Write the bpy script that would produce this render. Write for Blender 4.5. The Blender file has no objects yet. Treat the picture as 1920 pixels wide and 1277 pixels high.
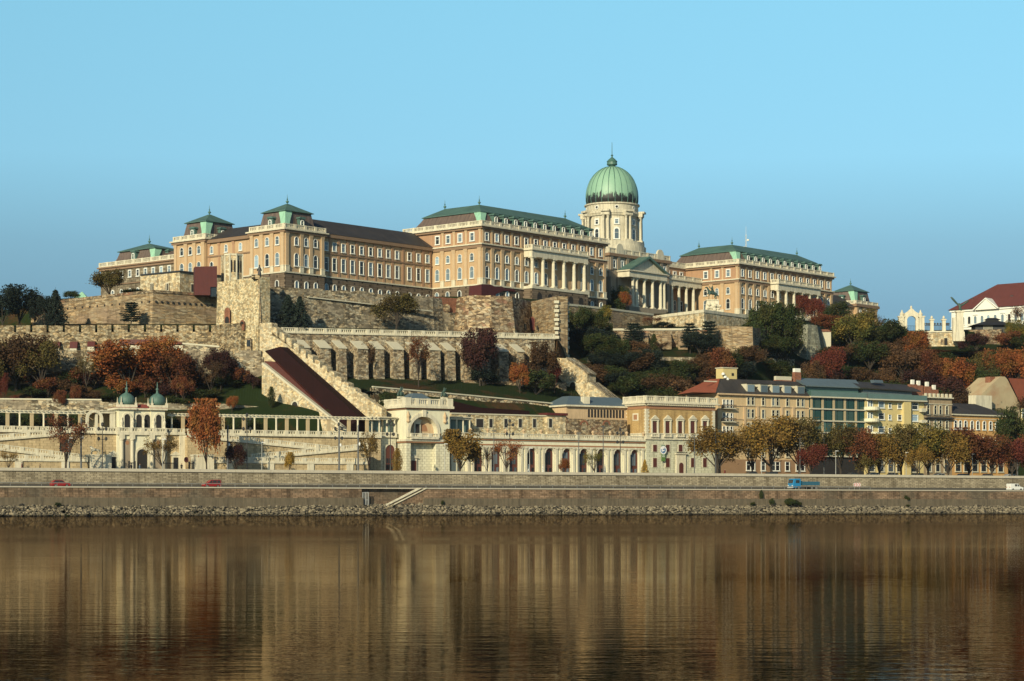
import bpy, math, random
import numpy as np
from mathutils import Vector, Matrix
R=math.radians
FL=4000.0; HC=2.1; HV=948.0        # focal length in picture units, eye height above water, horizon line
SC=bpy.context.scene; COL=SC.collection
# ------------------------------------------------------------------ frames
class Fr:
    """a vertical plane in plan: origin on the ground, x along the facade, y away from the river"""
    def __init__(s,u,Y,deg):
        s.o=((u-960)/FL*Y,Y); s.a=math.radians(deg); s.c=math.cos(s.a); s.s=math.sin(s.a)
    def X(s,u,y=0):
        t=(u-960)/FL; return (t*(s.o[1]+y*s.c)-s.o[0]+y*s.s)/(s.c-t*s.s)
    def Y(s,u,x=0):
        t=(u-960)/FL; return (s.o[0]+x*s.c-t*(s.o[1]+x*s.s))/(s.s+t*s.c)
    def D(s,x,y): return s.o[1]+x*s.s+y*s.c
    def Z(s,v,x,y=0): return HC+(HV-v)/FL*s.D(x,y)
    def Zu(s,u,v,y=0): return s.Z(v,s.X(u,y),y)
    def W(s,x,y,z=0): return (s.o[0]+x*s.c-y*s.s, s.o[1]+x*s.s+y*s.c, z)
WORLD=Fr(960,0,0); WORLD.o=(0.0,0.0)
def P(u,v,Y): return ((u-960)/FL*Y, Y, HC+(HV-v)/FL*Y)
# ------------------------------------------------------------------ objects
OFF={}
def tag(o,label=None,cat=None,group=None,kind=None):
    if label: o['label']=label
    if cat: o['category']=cat
    if group: o['group']=group
    if kind: o['kind']=kind
    return o
def thing(name,label,cat,fr,at,group=None):
    o=bpy.data.objects.new(name,None); COL.objects.link(o)
    o.empty_display_size=0.5
    o.location=fr.W(at[0],at[1],at[2]); o.rotation_euler=(0,0,fr.a)
    OFF[o]=Vector(at)
    o['kind']='thing'
    return tag(o,label,cat,group)
def uvs(me):
    n=len(me.loops)
    if n==0: return
    co=np.empty(len(me.vertices)*3,np.float32); me.vertices.foreach_get('co',co); co=co.reshape(-1,3)
    li=np.empty(n,np.int32); me.loops.foreach_get('vertex_index',li)
    fn=np.empty(len(me.polygons)*3,np.float32); me.polygons.foreach_get('normal',fn); fn=fn.reshape(-1,3)
    lt=np.empty(len(me.polygons),np.int32); me.polygons.foreach_get('loop_total',lt)
    N=np.repeat(fn,lt,axis=0); C=co[li]
    L=np.hypot(N[:,0],N[:,1]); L=np.where(L<1e-6,1,L)
    U=C[:,0]*(-N[:,1]/L)+C[:,1]*(N[:,0]/L); V=C[:,2].copy()
    flat=np.abs(N[:,2])>.75
    U=np.where(flat,C[:,0],U); V=np.where(flat,C[:,1],V)
    lay=me.uv_layers.new(name='UVMap')
    lay.data.foreach_set('uv',np.stack([U,V],1).astype(np.float32).ravel())
class B:
    def __init__(s): s.v=[]; s.f=[]
    def add(s,vs,fs):
        n=len(s.v); s.v.extend(vs); s.f.extend([tuple(i+n for i in f) for f in fs]); return s
    def box(s,x0,x1,y0,y1,z0,z1):
        if x0>x1: x0,x1=x1,x0
        if y0>y1: y0,y1=y1,y0
        return s.add([(x0,y0,z0),(x1,y0,z0),(x1,y1,z0),(x0,y1,z0),(x0,y0,z1),(x1,y0,z1),(x1,y1,z1),(x0,y1,z1)],
          [(0,3,2,1),(4,5,6,7),(0,1,5,4),(1,2,6,5),(2,3,7,6),(3,0,4,7)])
    def quad(s,a,b,c,d): return s.add([a,b,c,d],[(0,1,2,3)])
    def fru(s,a,b):
        """a,b: (x0,x1,y0,y1,z) bottom and top rectangles"""
        x0,x1,y0,y1,z=a; X0,X1,Y0,Y1,Z=b
        return s.add([(x0,y0,z),(x1,y0,z),(x1,y1,z),(x0,y1,z),(X0,Y0,Z),(X1,Y0,Z),(X1,Y1,Z),(X0,Y1,Z)],
          [(0,3,2,1),(4,5,6,7),(0,1,5,4),(1,2,6,5),(2,3,7,6),(3,0,4,7)])
    def prism(s,pts,y0,y1):
        """pts: closed polygon in (x,z), counter-clockwise seen from -y"""
        n=len(pts); vs=[(x,y0,z) for x,z in pts]+[(x,y1,z) for x,z in pts]
        return s.add(vs,[tuple(range(n)),tuple(range(2*n-1,n-1,-1))]+[((i+1)%n,i,i+n,(i+1)%n+n) for i in range(n)])
    def prismx(s,pts,x0,x1):
        """pts: closed polygon in (y,z)"""
        n=len(pts); vs=[(x0,y,z) for y,z in pts]+[(x1,y,z) for y,z in pts]
        return s.add(vs,[tuple(range(n)),tuple(range(2*n-1,n-1,-1))]+[((i+1)%n,i,i+n,(i+1)%n+n) for i in range(n)])
    def lathe(s,cx,cy,prof,n=16,a0=0.0):
        m=len(prof); vs=[]
        for r,z in prof:
            for k in range(n):
                t=a0+2*math.pi*k/n; vs.append((cx+r*math.cos(t),cy+r*math.sin(t),z))
        fs=[(i*n+k,i*n+(k+1)%n,(i+1)*n+(k+1)%n,(i+1)*n+k) for i in range(m-1) for k in range(n)]
        fs.append(tuple(range(n-1,-1,-1))); fs.append(tuple((m-1)*n+k for k in range(n)))
        return s.add(vs,fs)
    def tube(s,a,b,r0,r1,n=6):
        a=Vector(a); b=Vector(b); d=(b-a)
        if d.length<1e-6: return s
        d.normalize(); q=Vector((0,0,1)) if abs(d.z)<.9 else Vector((1,0,0))
        e=d.cross(q).normalized(); g=d.cross(e)
        vs=[tuple(a+(e*math.cos(2*math.pi*k/n)+g*math.sin(2*math.pi*k/n))*r0) for k in range(n)]
        vs+=[tuple(b+(e*math.cos(2*math.pi*k/n)+g*math.sin(2*math.pi*k/n))*r1) for k in range(n)]
        return s.add(vs,[(k,k+n,(k+1)%n+n,(k+1)%n) for k in range(n)]+[tuple(range(n)),tuple(range(2*n-1,n-1,-1))])
    def ball(s,c,r,n=8,m=5,sq=(1,1,1)):
        vs=[];fs=[]
        for i in range(m+1):
            p=math.pi*i/m
            for k in range(n):
                t=2*math.pi*k/n; vs.append((c[0]+r*sq[0]*math.sin(p)*math.cos(t),c[1]+r*sq[1]*math.sin(p)*math.sin(t),c[2]+r*sq[2]*math.cos(p)))
        for i in range(m):
            for k in range(n): fs.append((i*n+k,(i+1)*n+k,(i+1)*n+(k+1)%n,i*n+(k+1)%n))
        return s.add(vs,fs)
    def mesh(s,name,mat,off=(0,0,0),smooth=False):
        me=bpy.data.meshes.new(name)
        ox,oy,oz=off
        me.from_pydata([(x-ox,y-oy,z-oz) for x,y,z in s.v],[],s.f); me.update(); uvs(me)
        if smooth: me.polygons.foreach_set('use_smooth',[True]*len(me.polygons))
        if mat: me.materials.append(mat)
        return me
    def obj(s,name,mat,parent=None,smooth=False,fr=None,at=None):
        """parent: part of a thing, vertices are in the thing's frame; otherwise a top-level mesh placed by fr/at"""
        if parent is not None:
            off=OFF[parent]; me=s.mesh(name,mat,off,smooth)
            o=bpy.data.objects.new(name,me); COL.objects.link(o); o.parent=parent; OFF[o]=off
        else:
            at=at or (0,0,0); me=s.mesh(name,mat,at,smooth)
            o=bpy.data.objects.new(name,me); COL.objects.link(o)
            if fr: o.location=fr.W(*at); o.rotation_euler=(0,0,fr.a)
            else: o.location=at
            OFF[o]=Vector(at)
        return o
def inst(name,me,parent,loc,rz=0,scale=None,mat=None):
    """an instance of mesh data as a part; loc in the thing's frame"""
    o=bpy.data.objects.new(name,me); COL.objects.link(o); o.parent=parent
    off=OFF[parent]; o.location=Vector(loc)-off; o.rotation_euler=(0,0,rz)
    if scale: o.scale=scale
    OFF[o]=Vector((0,0,0))
    return o
# ------------------------------------------------------------------ materials
def nm(name):
    m=bpy.data.materials.new(name); m.use_nodes=True; t=m.node_tree; b=t.nodes['Principled BSDF']; return m,t,b
def N(t,ty,**k):
    n=t.nodes.new(ty)
    for a,v in k.items():
        if a in n.inputs.keys() if isinstance(a,str) else False: n.inputs[a].default_value=v
        else: setattr(n,a,v)
    return n
def mix(t,f,a,b,mode='MIX'):
    n=t.nodes.new('ShaderNodeMix'); n.data_type='RGBA'; n.blend_type=mode
    for s,x in ((0,f),(6,a),(7,b)):
        if hasattr(x,'links'): t.links.new(x,n.inputs[s])
        elif s==0: n.inputs[0].default_value=x
        else: n.inputs[s].default_value=(*x,1) if len(x)==3 else x
    return n.outputs[2]
def ramp(t,x,p0,p1,c0=(0,0,0),c1=(1,1,1)):
    n=t.nodes.new('ShaderNodeValToRGB'); e=n.color_ramp.elements
    e[0].position=p0; e[1].position=p1; e[0].color=(*c0,1); e[1].color=(*c1,1)
    t.links.new(x,n.inputs[0]); return n.outputs[0]
def coords(t,kind,sx=1,sy=1,sz=1):
    tc=t.nodes.new('ShaderNodeTexCoord'); mp=t.nodes.new('ShaderNodeMapping')
    mp.inputs['Scale'].default_value=(sx,sy,sz); t.links.new(tc.outputs[kind],mp.inputs[0]); return mp.outputs[0]
def noise(t,vec,scale,det=3,rough=.6):
    n=t.nodes.new('ShaderNodeTexNoise'); n.inputs['Scale'].default_value=scale; n.inputs['Detail'].default_value=det
    n.inputs['Roughness'].default_value=rough; t.links.new(vec,n.inputs['Vector']); return n.outputs[0]
def plain(name,c,rough=.8,var=.25,sc=.6,c2=None,streak=.0,metal=0,spec=None):
    m,t,b=nm(name); b.inputs['Roughness'].default_value=rough; b.inputs['Metallic'].default_value=metal
    if spec is not None: b.inputs['Specular IOR Level'].default_value=spec
    uv=coords(t,'UV'); d=tuple(x*(1-var) for x in c); l=tuple(min(1,x*(1+var*.6)) for x in c)
    col=mix(t,noise(t,uv,sc,5),d,l)
    if c2: col=mix(t,ramp(t,noise(t,uv,sc*.35,4),.5,.68),col,c2)
    if streak:
        s=noise(t,coords(t,'UV',1.2,.12,1),1.3,4,.7); col=mix(t,ramp(t,s,.42,.72),col,mix(t,1.0,col,(1-streak,)*3,'MULTIPLY'))
    t.links.new(col,b.inputs['Base Color']); return m
def rubble(name,c,c2,sx=1.0,sz=.5,lo=.35,mort=.3,patch=None,pscale=.07,pth=(.5,.62),rows=False,rough=.9,bump=.5,stain=.35,damp=.55):
    """stone masonry: irregular stones (or coursed blocks) with joints and weathering patches"""
    m,t,b=nm(name); b.inputs['Roughness'].default_value=rough; b.inputs['Specular IOR Level'].default_value=.2
    uv=coords(t,'UV',1/sx,1/sz,1); raw=coords(t,'UV')
    if rows:
        n=t.nodes.new('ShaderNodeTexBrick'); n.inputs['Scale'].default_value=1; n.inputs['Brick Width'].default_value=1
        n.inputs['Row Height'].default_value=1; n.inputs['Mortar Size'].default_value=.06; n.inputs['Mortar Smooth'].default_value=.3
        n.inputs['Color1'].default_value=(0,0,0,1); n.inputs['Color2'].default_value=(1,1,1,1); n.inputs['Bias'].default_value=0
        t.links.new(uv,n.inputs['Vector']); rnd=n.outputs['Color']; edge=n.outputs['Fac']
        wob=noise(t,uv,.9,2); rnd=mix(t,.5,rnd,wob)
        joint=mix(t,1.0,(1,1,1),(1,1,1)); j=ramp(t,edge,.2,.8,(1,1,1),(mort,)*3)
        s=ramp(t,rnd,.15,.8,tuple(x*lo for x in c2),c)
        s=mix(t,1.0,s,j,'MULTIPLY')
    else:
        n=t.nodes.new('ShaderNodeTexVoronoi'); n.voronoi_dimensions='2D'; n.inputs['Scale'].default_value=1
        t.links.new(uv,n.inputs['Vector']); sp=t.nodes.new('ShaderNodeSeparateColor'); t.links.new(n.outputs['Color'],sp.inputs[0])
        s=ramp(t,sp.outputs[0],.1,.85,tuple(x*lo for x in c2),c)
        s=mix(t,sp.outputs[1],s,mix(t,1.0,s,(1.15,.95,.75),'MULTIPLY'))
        d=t.nodes.new('ShaderNodeTexVoronoi'); d.voronoi_dimensions='2D'; d.feature='DISTANCE_TO_EDGE'; d.inputs['Scale'].default_value=1
        t.links.new(uv,d.inputs['Vector']); edge=d.outputs['Distance']
        s=mix(t,1.0,s,ramp(t,edge,.02,.14,(mort,)*3,(1,1,1)),'MULTIPLY')
    big=noise(t,raw,.09,5,.65)
    s=mix(t,ramp(t,big,.4,.7),s,mix(t,1.0,s,(1-stain,)*3,'MULTIPLY'))
    if patch:
        pn=noise(t,coords(t,'UV',1,1.6,1),pscale,4,.6)
        s=mix(t,ramp(t,pn,*pth),s,mix(t,1.0,patch,ramp(t,rnd if rows else sp.outputs[2],0,1,(.45,)*3,(1.2,)*3),'MULTIPLY'))
    sk=noise(t,coords(t,'UV',.55,.05,1),1.0,4,.7); s=mix(t,ramp(t,sk,.48,.72),s,mix(t,1.0,s,(damp,damp*.96,damp*.9),'MULTIPLY'))
    t.links.new(s,b.inputs['Base Color'])
    if bump:
        bp=t.nodes.new('ShaderNodeBump'); bp.inputs['Strength'].default_value=bump; bp.inputs['Distance'].default_value=.15
        hn=noise(t,raw,3.0,3)
        t.links.new(hn,bp.inputs['Height']); t.links.new(bp.outputs[0],b.inputs['Normal'])
    return m
def leafmat(name,c1,c2,c3=None):
    m,t,b=nm(name); b.inputs['Roughness'].default_value=.75; b.inputs['Specular IOR Level'].default_value=.15
    g=t.nodes.new('ShaderNodeNewGeometry'); rp=g.outputs['Random Per Island']
    col=mix(t,rp,c1,c2)
    ob=t.nodes.new('ShaderNodeObjectInfo')
    if c3: col=mix(t,ramp(t,noise(t,coords(t,'Object'),3.2,2),.46,.62),col,c3)
    col=mix(t,1.0,col,ramp(t,ob.outputs['Random'],0,1,(.75,)*3,(1.2,)*3),'MULTIPLY')
    t.links.new(col,b.inputs['Base Color']); return m
def glassmat(name,dark,light,p=.5,rough=.15):
    m,t,b=nm(name); b.inputs['Roughness'].default_value=rough; b.inputs['Specular IOR Level'].default_value=.6
    ob=t.nodes.new('ShaderNodeObjectInfo')
    rg=t.nodes.new('ShaderNodeValToRGB'); rg.color_ramp.interpolation='CONSTANT'; e=rg.color_ramp.elements; e[0].color=(*dark,1); e[1].position=p; e[1].color=(*light,1); q=e.new(p*.6+.4); q.color=(*[x*.55 for x in light],1); q=e.new(.93); q.color=(*[min(1,x*1.9) for x in light],1); t.links.new(ob.outputs['Random'],rg.inputs[0]); col=rg.outputs[0]
    t.links.new(col,b.inputs['Base Color']); return m
MT={}
MT['tan']=plain('palace_plaster',(.53,.36,.205),.85,.2,.35,streak=.2)
MT['tan_light']=plain('palace_pilaster_plaster',(.57,.41,.25),.85,.2,.6,streak=.2)
MT['red_tan']=plain('attic_plaster',(.43,.255,.15),.85,.2,.4,streak=.2)
MT['brown']=plain('cornice_stone',(.25,.16,.1),.85,.25,.8)
MT['cream']=plain('pale_limestone',(.70,.64,.49),.8,.22,.9,streak=.35)
MT['white']=plain('white_window_paint',(.75,.75,.70),.6,.08,1.5)
MT['baseg']=rubble('rusticated_basement',(.23,.175,.125),(.19,.14,.1),6,.62,.75,.45,rows=True,bump=0,stain=.2)
MT['slate']=plain('slate_roof',(.046,.041,.039),.65,.35,.5,c2=(.065,.055,.05),streak=.4)
MT['slate_brown']=plain('brown_slate_roof',(.16,.115,.095),.6,.3,.5,streak=.5)
MT['copper']=plain('copper_roof',(.085,.165,.14),.6,.35,.35,c2=(.055,.115,.11),streak=.3)
MT['copper_light']=plain('bright_copper',(.33,.60,.43),.55,.25,.5,streak=.25)
MT['copper_dark']=plain('dark_copper',(.07,.16,.13),.5,.3,.8)
MT['glass']=glassmat('window_glass',(.025,.03,.035),(.16,.22,.27),.32); MT['dglass']=glassmat('dark_window_glass',(.015,.015,.017),(.07,.085,.1),.65)  # light blue panes hold sky reflection in their colour; palest stand for curtains
MT['dark']=plain('dark_opening',(.02,.018,.018),.9,.1)
MT['iron']=plain('dark_iron',(.03,.03,.032),.5,.2)
MT['stone']=rubble('weathered_ashlar',(.42,.36,.25),(.3,.25,.17),1.6,.6,.45,.5,rows=True,bump=.2)
# ------------------------------------------------------------------ world, sun, camera
SUNV=Vector((-.395,-.919,0)).normalized(); SEL=R(23)
sun_dir=Vector((SUNV.x*math.cos(SEL),SUNV.y*math.cos(SEL),math.sin(SEL)))
w=bpy.data.worlds.new("World"); SC.world=w; w.use_nodes=True
t=w.node_tree; bg=t.nodes['Background']; sky=t.nodes.new('ShaderNodeTexSky'); sky.sky_type='NISHITA'
sky.sun_disc=False; sky.sun_elevation=SEL; sky.sun_rotation=math.atan2(SUNV.x,SUNV.y); sky.air_density=1.0; sky.dust_density=.6; sky.ozone_density=2.0
tc=t.nodes.new('ShaderNodeTexCoord'); sx=t.nodes.new('ShaderNodeSeparateXYZ'); t.links.new(tc.outputs['Generated'],sx.inputs[0])
cr=t.nodes.new('ShaderNodeValToRGB'); e=cr.color_ramp.elements
K_=.5
e[0].position=0.0; e[0].color=(.36*K_,.50*K_,.64*K_,1); e[1].position=.6; e[1].color=(.27*K_,.37*K_,.46*K_,1)
for p_,c_ in ((.09,(.42,.59,.74)),(.12,(.58,.80,.88)),(.16,(.87,1.24,1.24)),(.23,(1.06,1.56,1.42)),(.34,(.85,1.2,1.2))):
    q=e.new(p_); q.color=(c_[0]*K_,c_[1]*K_,c_[2]*K_,1)
t.links.new(sx.outputs['Z'],cr.inputs[0])
mul=t.nodes.new('ShaderNodeMix'); mul.data_type='RGBA'; mul.blend_type='MULTIPLY'; mul.inputs[0].default_value=1
t.links.new(sky.outputs[0],mul.inputs[6]); t.links.new(cr.outputs[0],mul.inputs[7]); dbl=t.nodes.new('ShaderNodeVectorMath'); dbl.operation='SCALE'; dbl.inputs['Scale'].default_value=1/K_; t.links.new(mul.outputs[2],dbl.inputs[0]); t.links.new(dbl.outputs[0],bg.inputs['Color'])
bg.inputs['Strength'].default_value=.10
sl=bpy.data.lights.new('sun','SUN'); sl.energy=5.0; sl.angle=R(.6); sl.color=(1,.88,.60)
so=bpy.data.objects.new('sun',sl); COL.objects.link(so); so.rotation_euler=(-sun_dir).to_track_quat('-Z','Y').to_euler(); so.location=(-200,-400,300)
cam=bpy.data.cameras.new('camera'); cam.sensor_width=36; cam.lens=FL/1920*36; cam.shift_y=(HV-638.5)/1920; cam.clip_end=20000; cam.clip_start=.5
co=bpy.data.objects.new('camera',cam); COL.objects.link(co); co.location=(0,0,HC); co.rotation_euler=(R(90),0,0); SC.camera=co
SC.view_settings.view_transform='Standard'; SC.view_settings.look='None'; SC.view_settings.gamma=1; SC.view_settings.exposure=0
SC.cycles.max_bounces=5; SC.cycles.diffuse_bounces=2; SC.cycles.glossy_bounces=3; SC.cycles.transmission_bounces=2; SC.cycles.transparent_max_bounces=6
# ================================================================== ground, river, quays
Q=Fr(0,420,27.2)                # river line: x along the bank, y inland
BZ=34.0                         # bazaar facade line, left part
yb0=BZ
Q2=Fr(716,Q.D(Q.X(716,BZ),BZ),33.0)   # right part of the street line
def interp(keys,u):
    us=[k[0] for k in keys]
    if u<=us[0]: return keys[0][1:]
    if u>=us[-1]: return keys[-1][1:]
    for i in range(len(us)-1):
        if us[i]<=u<=us[i+1]:
            f=(u-us[i])/(us[i+1]-us[i]); return tuple(a+(b-a)*f for a,b in zip(keys[i][1:],keys[i+1][1:]))
def streetY(u):                 # distance of the building line for a column
    return Q.D(Q.X(u,BZ),BZ) if u<716 else Q2.D(Q2.X(u,0),0)
HK=[ # u : (Y,v) of nine rows behind the building line
(-1500,490,805,500,765,517,720,519,660,533,655,534.5,625,572,620,576,600,600,590),
(-300,490,805,500,765,517,720,518.6,672,533.4,679,534.6,622,572,615,576,600,600,590),
(0,490,803,500,762,517.4,719,518.8,672,533.4,679,534.8,620,572,612,576,596,600,585),
(80,490,803,501,761,517.4,718,518.8,672,533.4,679,534.8,618,571,608,573.5,562,590,562),
(200,491,802,502,760,517.4,717,518.8,672,533.4,679,534.8,615,556.5,606,558.2,560,580,555),
(287,492,801,503,759,517.4,716,518.8,672,533.4,679,534.8,614,546,607,547.6,556,575,552),
(400,494,798,506,757,517.4,714,518.8,672,533.4,679,534.8,614,556,607,557.6,556,575,552),
(440,494,798,506,757,517.4,714,518.8,672,533.4,679,534.8,614,557.5,607,559.2,556,575,552),
(490,496,790,508,752,517,708,519.4,672,528,677,529,640,532,617,535,545,560,545),
(530,498,785,510,748,521.5,706,523,616,527,614,529.5,613,532.4,613,534.5,545,560,545),
(720,506.6,750,507.6,729,535,706,537,620,542,619,547,618,552,616,554,556,585,556),
(835,517,758,519,740,543,707,545,624,550,623,555,623,571,620,573,557,592,556),
(880,521,763,524,743,547.5,708,549.5,626,553,625,557,625,565.5,622,567,557,600,556),
(930,526,766,529,747,552,708,554,629,557,628,560,628,566.5,625,568,558,603,557),
(990,531,770,535,753,556,709,558,632,563,631,568,631,586,628,587.5,565,608,560),
(1044,536,778,541,758.5,560.5,709,562.5,636,565,635,567,634,574,632,575.5,568,612,565),
(1066,538,780,543,762,566,712,568,690,574,665,578,660,612,625,614,602,640,595),
(1100,545,780,560,752,572,692,573.5,682,590,658,592,650,620,620,622,590,655,585),
(1200,553,790,566,742,585.5,677,587,669,606,650,607.5,624,641,610,643,592,672,588),
(1245,557,790,575,740,587,677,589,669,606,650,607.5,623,641,610,643,592,672,588),
(1300,562,790,582,735,590.5,676,592,669,606,650,607.5,622,627,610,629,590,670,590),
(1412,575,790,590,735,598.6,680,600,665,618,656,620,640,640,610,643,600,690,592),
(1500,590,800,612,745,625,690,627,684,650,655,652,650,665,620,668,610,700,600),
(1600,600,800,622,750,640,690,642,684,660,660,662,656,680,635,684,630,730,615),
(1700,608,800,628,758,648,698,650,693,665,664,667,658,690.5,650,692,622,720,620),
(1810,617,800,640,757,658,694,660,689,677,662,679,659,690.5,648,692,621,730,618),
(1920,625,800,650,755,665,690,667,685,685,660,688,655,700,640,705,632,740,615),
(2500,700,800,720,755,740,690,742,685,760,660,762,655,780,640,785,632,820,615),
(3600,900,800,920,755,940,690,942,685,960,660,962,655,980,640,985,632,1020,615)]
BF_=Fr(528,522,30.6)
def rows(u):
    r=[]
    def q(off,z): r.append((Q.D(Q.X(u,off),off),z))
    q(-60,-6); q(-3,-1.2); rc=676<u<794; q(6.3 if rc else 5.4,1.2 if rc else 1.7); q(6.7 if rc else 5.8,5.5); q(15.3,5.5); q(15.7,8.8)
    y=streetY(u); r.append((y+1.0,8.8)); r.append((y+5,8.8))
    k=interp(HK,u)
    yb_=BF_.D(BF_.X(u,0),0) if 529<=u<=1043 else None
    for i in range(0,18,2):
        Y,v=k[i],k[i+1]; z=HC+(HV-v)/FL*Y
        if yb_ and i in (4,6,8,10): Y=yb_+{4:.0,6:1.2,8:3,10:5}[i]; z=HC+(HV-v)/FL*k[i]-(.3 if i>4 else 0)
        if i==0: r.append((max(r[-1][0]+1.0,Y-3),8.9)); Y=max(Y,r[-1][0]+1)
        r.append((Y,z))
    yl,zl=r[-1]
    r.append((yl+150,zl+1)); r.append((yl+600,zl-20)); r.append((4000,-5)); r.append((16000,-5))
    return r
US=list(np.concatenate([np.arange(-1500,-100,100),np.arange(-100,2020,5),np.arange(2020,3601,100)]))
def terrain_z(u,Y):
    r=rows(u)
    for a,b in zip(r,r[1:]):
        if a[0]<=Y<=b[0]: return a[1]+(b[1]-a[1])*(Y-a[0])/max(1e-6,b[0]-a[0])
    return r[-1][1]
vs=[];fs=[];fm=[]
for u in US:
    for Y,z in rows(u): vs.append(((u-960)/FL*Y,Y,z))
nr=len(rows(0)); rng=random.Random(1)
for i in range(len(US)-1):
    for j in range(nr-1): fs.append((i*nr+j,(i+1)*nr+j,(i+1)*nr+j+1,i*nr+j+1))
me=bpy.data.meshes.new('ground'); me.from_pydata(vs,[],fs); me.update(); uvs(me)
def groundmat():
    m,t,b=nm('hill_ground'); b.inputs['Roughness'].default_value=1; b.inputs['Specular IOR Level'].default_value=.1
    oc=coords(t,'Object')
    g=mix(t,noise(t,oc,.8,5),(.010,.020,.006),(.022,.034,.010))
    br=mix(t,noise(t,oc,.5,5),(.035,.022,.012),(.085,.045,.018))
    c=mix(t,ramp(t,noise(t,oc,.06,5,.7),.52,.62),g,br)
    c=mix(t,ramp(t,noise(t,oc,2.5,2),.3,.7,(.6,)*3,(1.3,)*3),(0,0,0),c) if False else c
    t.links.new(c,b.inputs['Base Color']); return m
me.materials.append(groundmat()); g=bpy.data.objects.new('ground',me); COL.objects.link(g); tag(g,kind='structure')
# river
def watermat():
    m,t,b=nm('river_water'); out=t.nodes['Material Output']; t.nodes.remove(b)
    df=t.nodes.new('ShaderNodeBsdfDiffuse'); df.inputs[0].default_value=(.016,.014,.010,1)
    gl=t.nodes.new('ShaderNodeBsdfGlossy'); gl.inputs['Color'].default_value=(.52,.43,.33,1); gl.inputs['Roughness'].default_value=.012
    fr=t.nodes.new('ShaderNodeFresnel'); fr.inputs['IOR'].default_value=1.33; mx=t.nodes.new('ShaderNodeMixShader')
    t.links.new(fr.outputs[0],mx.inputs[0]); t.links.new(df.outputs[0],mx.inputs[1]); t.links.new(gl.outputs[0],mx.inputs[2]); t.links.new(mx.outputs[0],out.inputs['Surface'])
    oc=t.nodes.new('ShaderNodeNewGeometry').outputs['Position']
    def nz(sx,sy,sc,det,rough=.55):
        mp=t.nodes.new('ShaderNodeMapping'); mp.inputs['Scale'].default_value=(sx,sy,1); t.links.new(oc,mp.inputs[0]); return noise(t,mp.outputs[0],sc,det,rough)
    a=nz(.4,1,2.3,4); c=nz(.35,1,.35,3); d=nz(.6,1,.035,2)
    ad=t.nodes.new('ShaderNodeMath'); ad.operation='MULTIPLY_ADD'; t.links.new(c,ad.inputs[0]); ad.inputs[1].default_value=WC; t.links.new(a,ad.inputs[2])
    # patches of breeze change how rough the ripples are
    st=t.nodes.new('ShaderNodeMapRange'); t.links.new(d,st.inputs[0]); st.inputs[1].default_value=.35; st.inputs[2].default_value=.65; st.inputs[3].default_value=WS*.45; st.inputs[4].default_value=WS*1.9
    sy=t.nodes.new('ShaderNodeSeparateXYZ'); t.links.new(oc,sy.inputs[0]); mr=t.nodes.new('ShaderNodeMapRange'); t.links.new(sy.outputs[1],mr.inputs[0]); mr.inputs[1].default_value=20; mr.inputs[2].default_value=120; mr.inputs[3].default_value=1.5; mr.inputs[4].default_value=1.0
    ml=t.nodes.new('ShaderNodeMath'); ml.operation='MULTIPLY'; t.links.new(st.outputs[0],ml.inputs[0]); t.links.new(mr.outputs[0],ml.inputs[1])
    bp=t.nodes.new('ShaderNodeBump'); bp.inputs['Distance'].default_value=.1; t.links.new(ml.outputs[0],bp.inputs['Strength']); t.links.new(ad.outputs[0],bp.inputs['Height'])
    for n_ in (gl,fr,df): t.links.new(bp.outputs[0],n_.inputs['Normal'])
    return m
WC=1.2; WS=.034
b=B(); b.quad((-1500,-60,0),(1500,-60,0),(2500,1300,0),(-2500,300,0)); b.v=[(-1500,-60,0),(1500,-60,0)]+[Q.W(2200,2,0),Q.W(-1300,2,0)]
o=b.obj('river',watermat()); tag(o,kind='structure')
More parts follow.
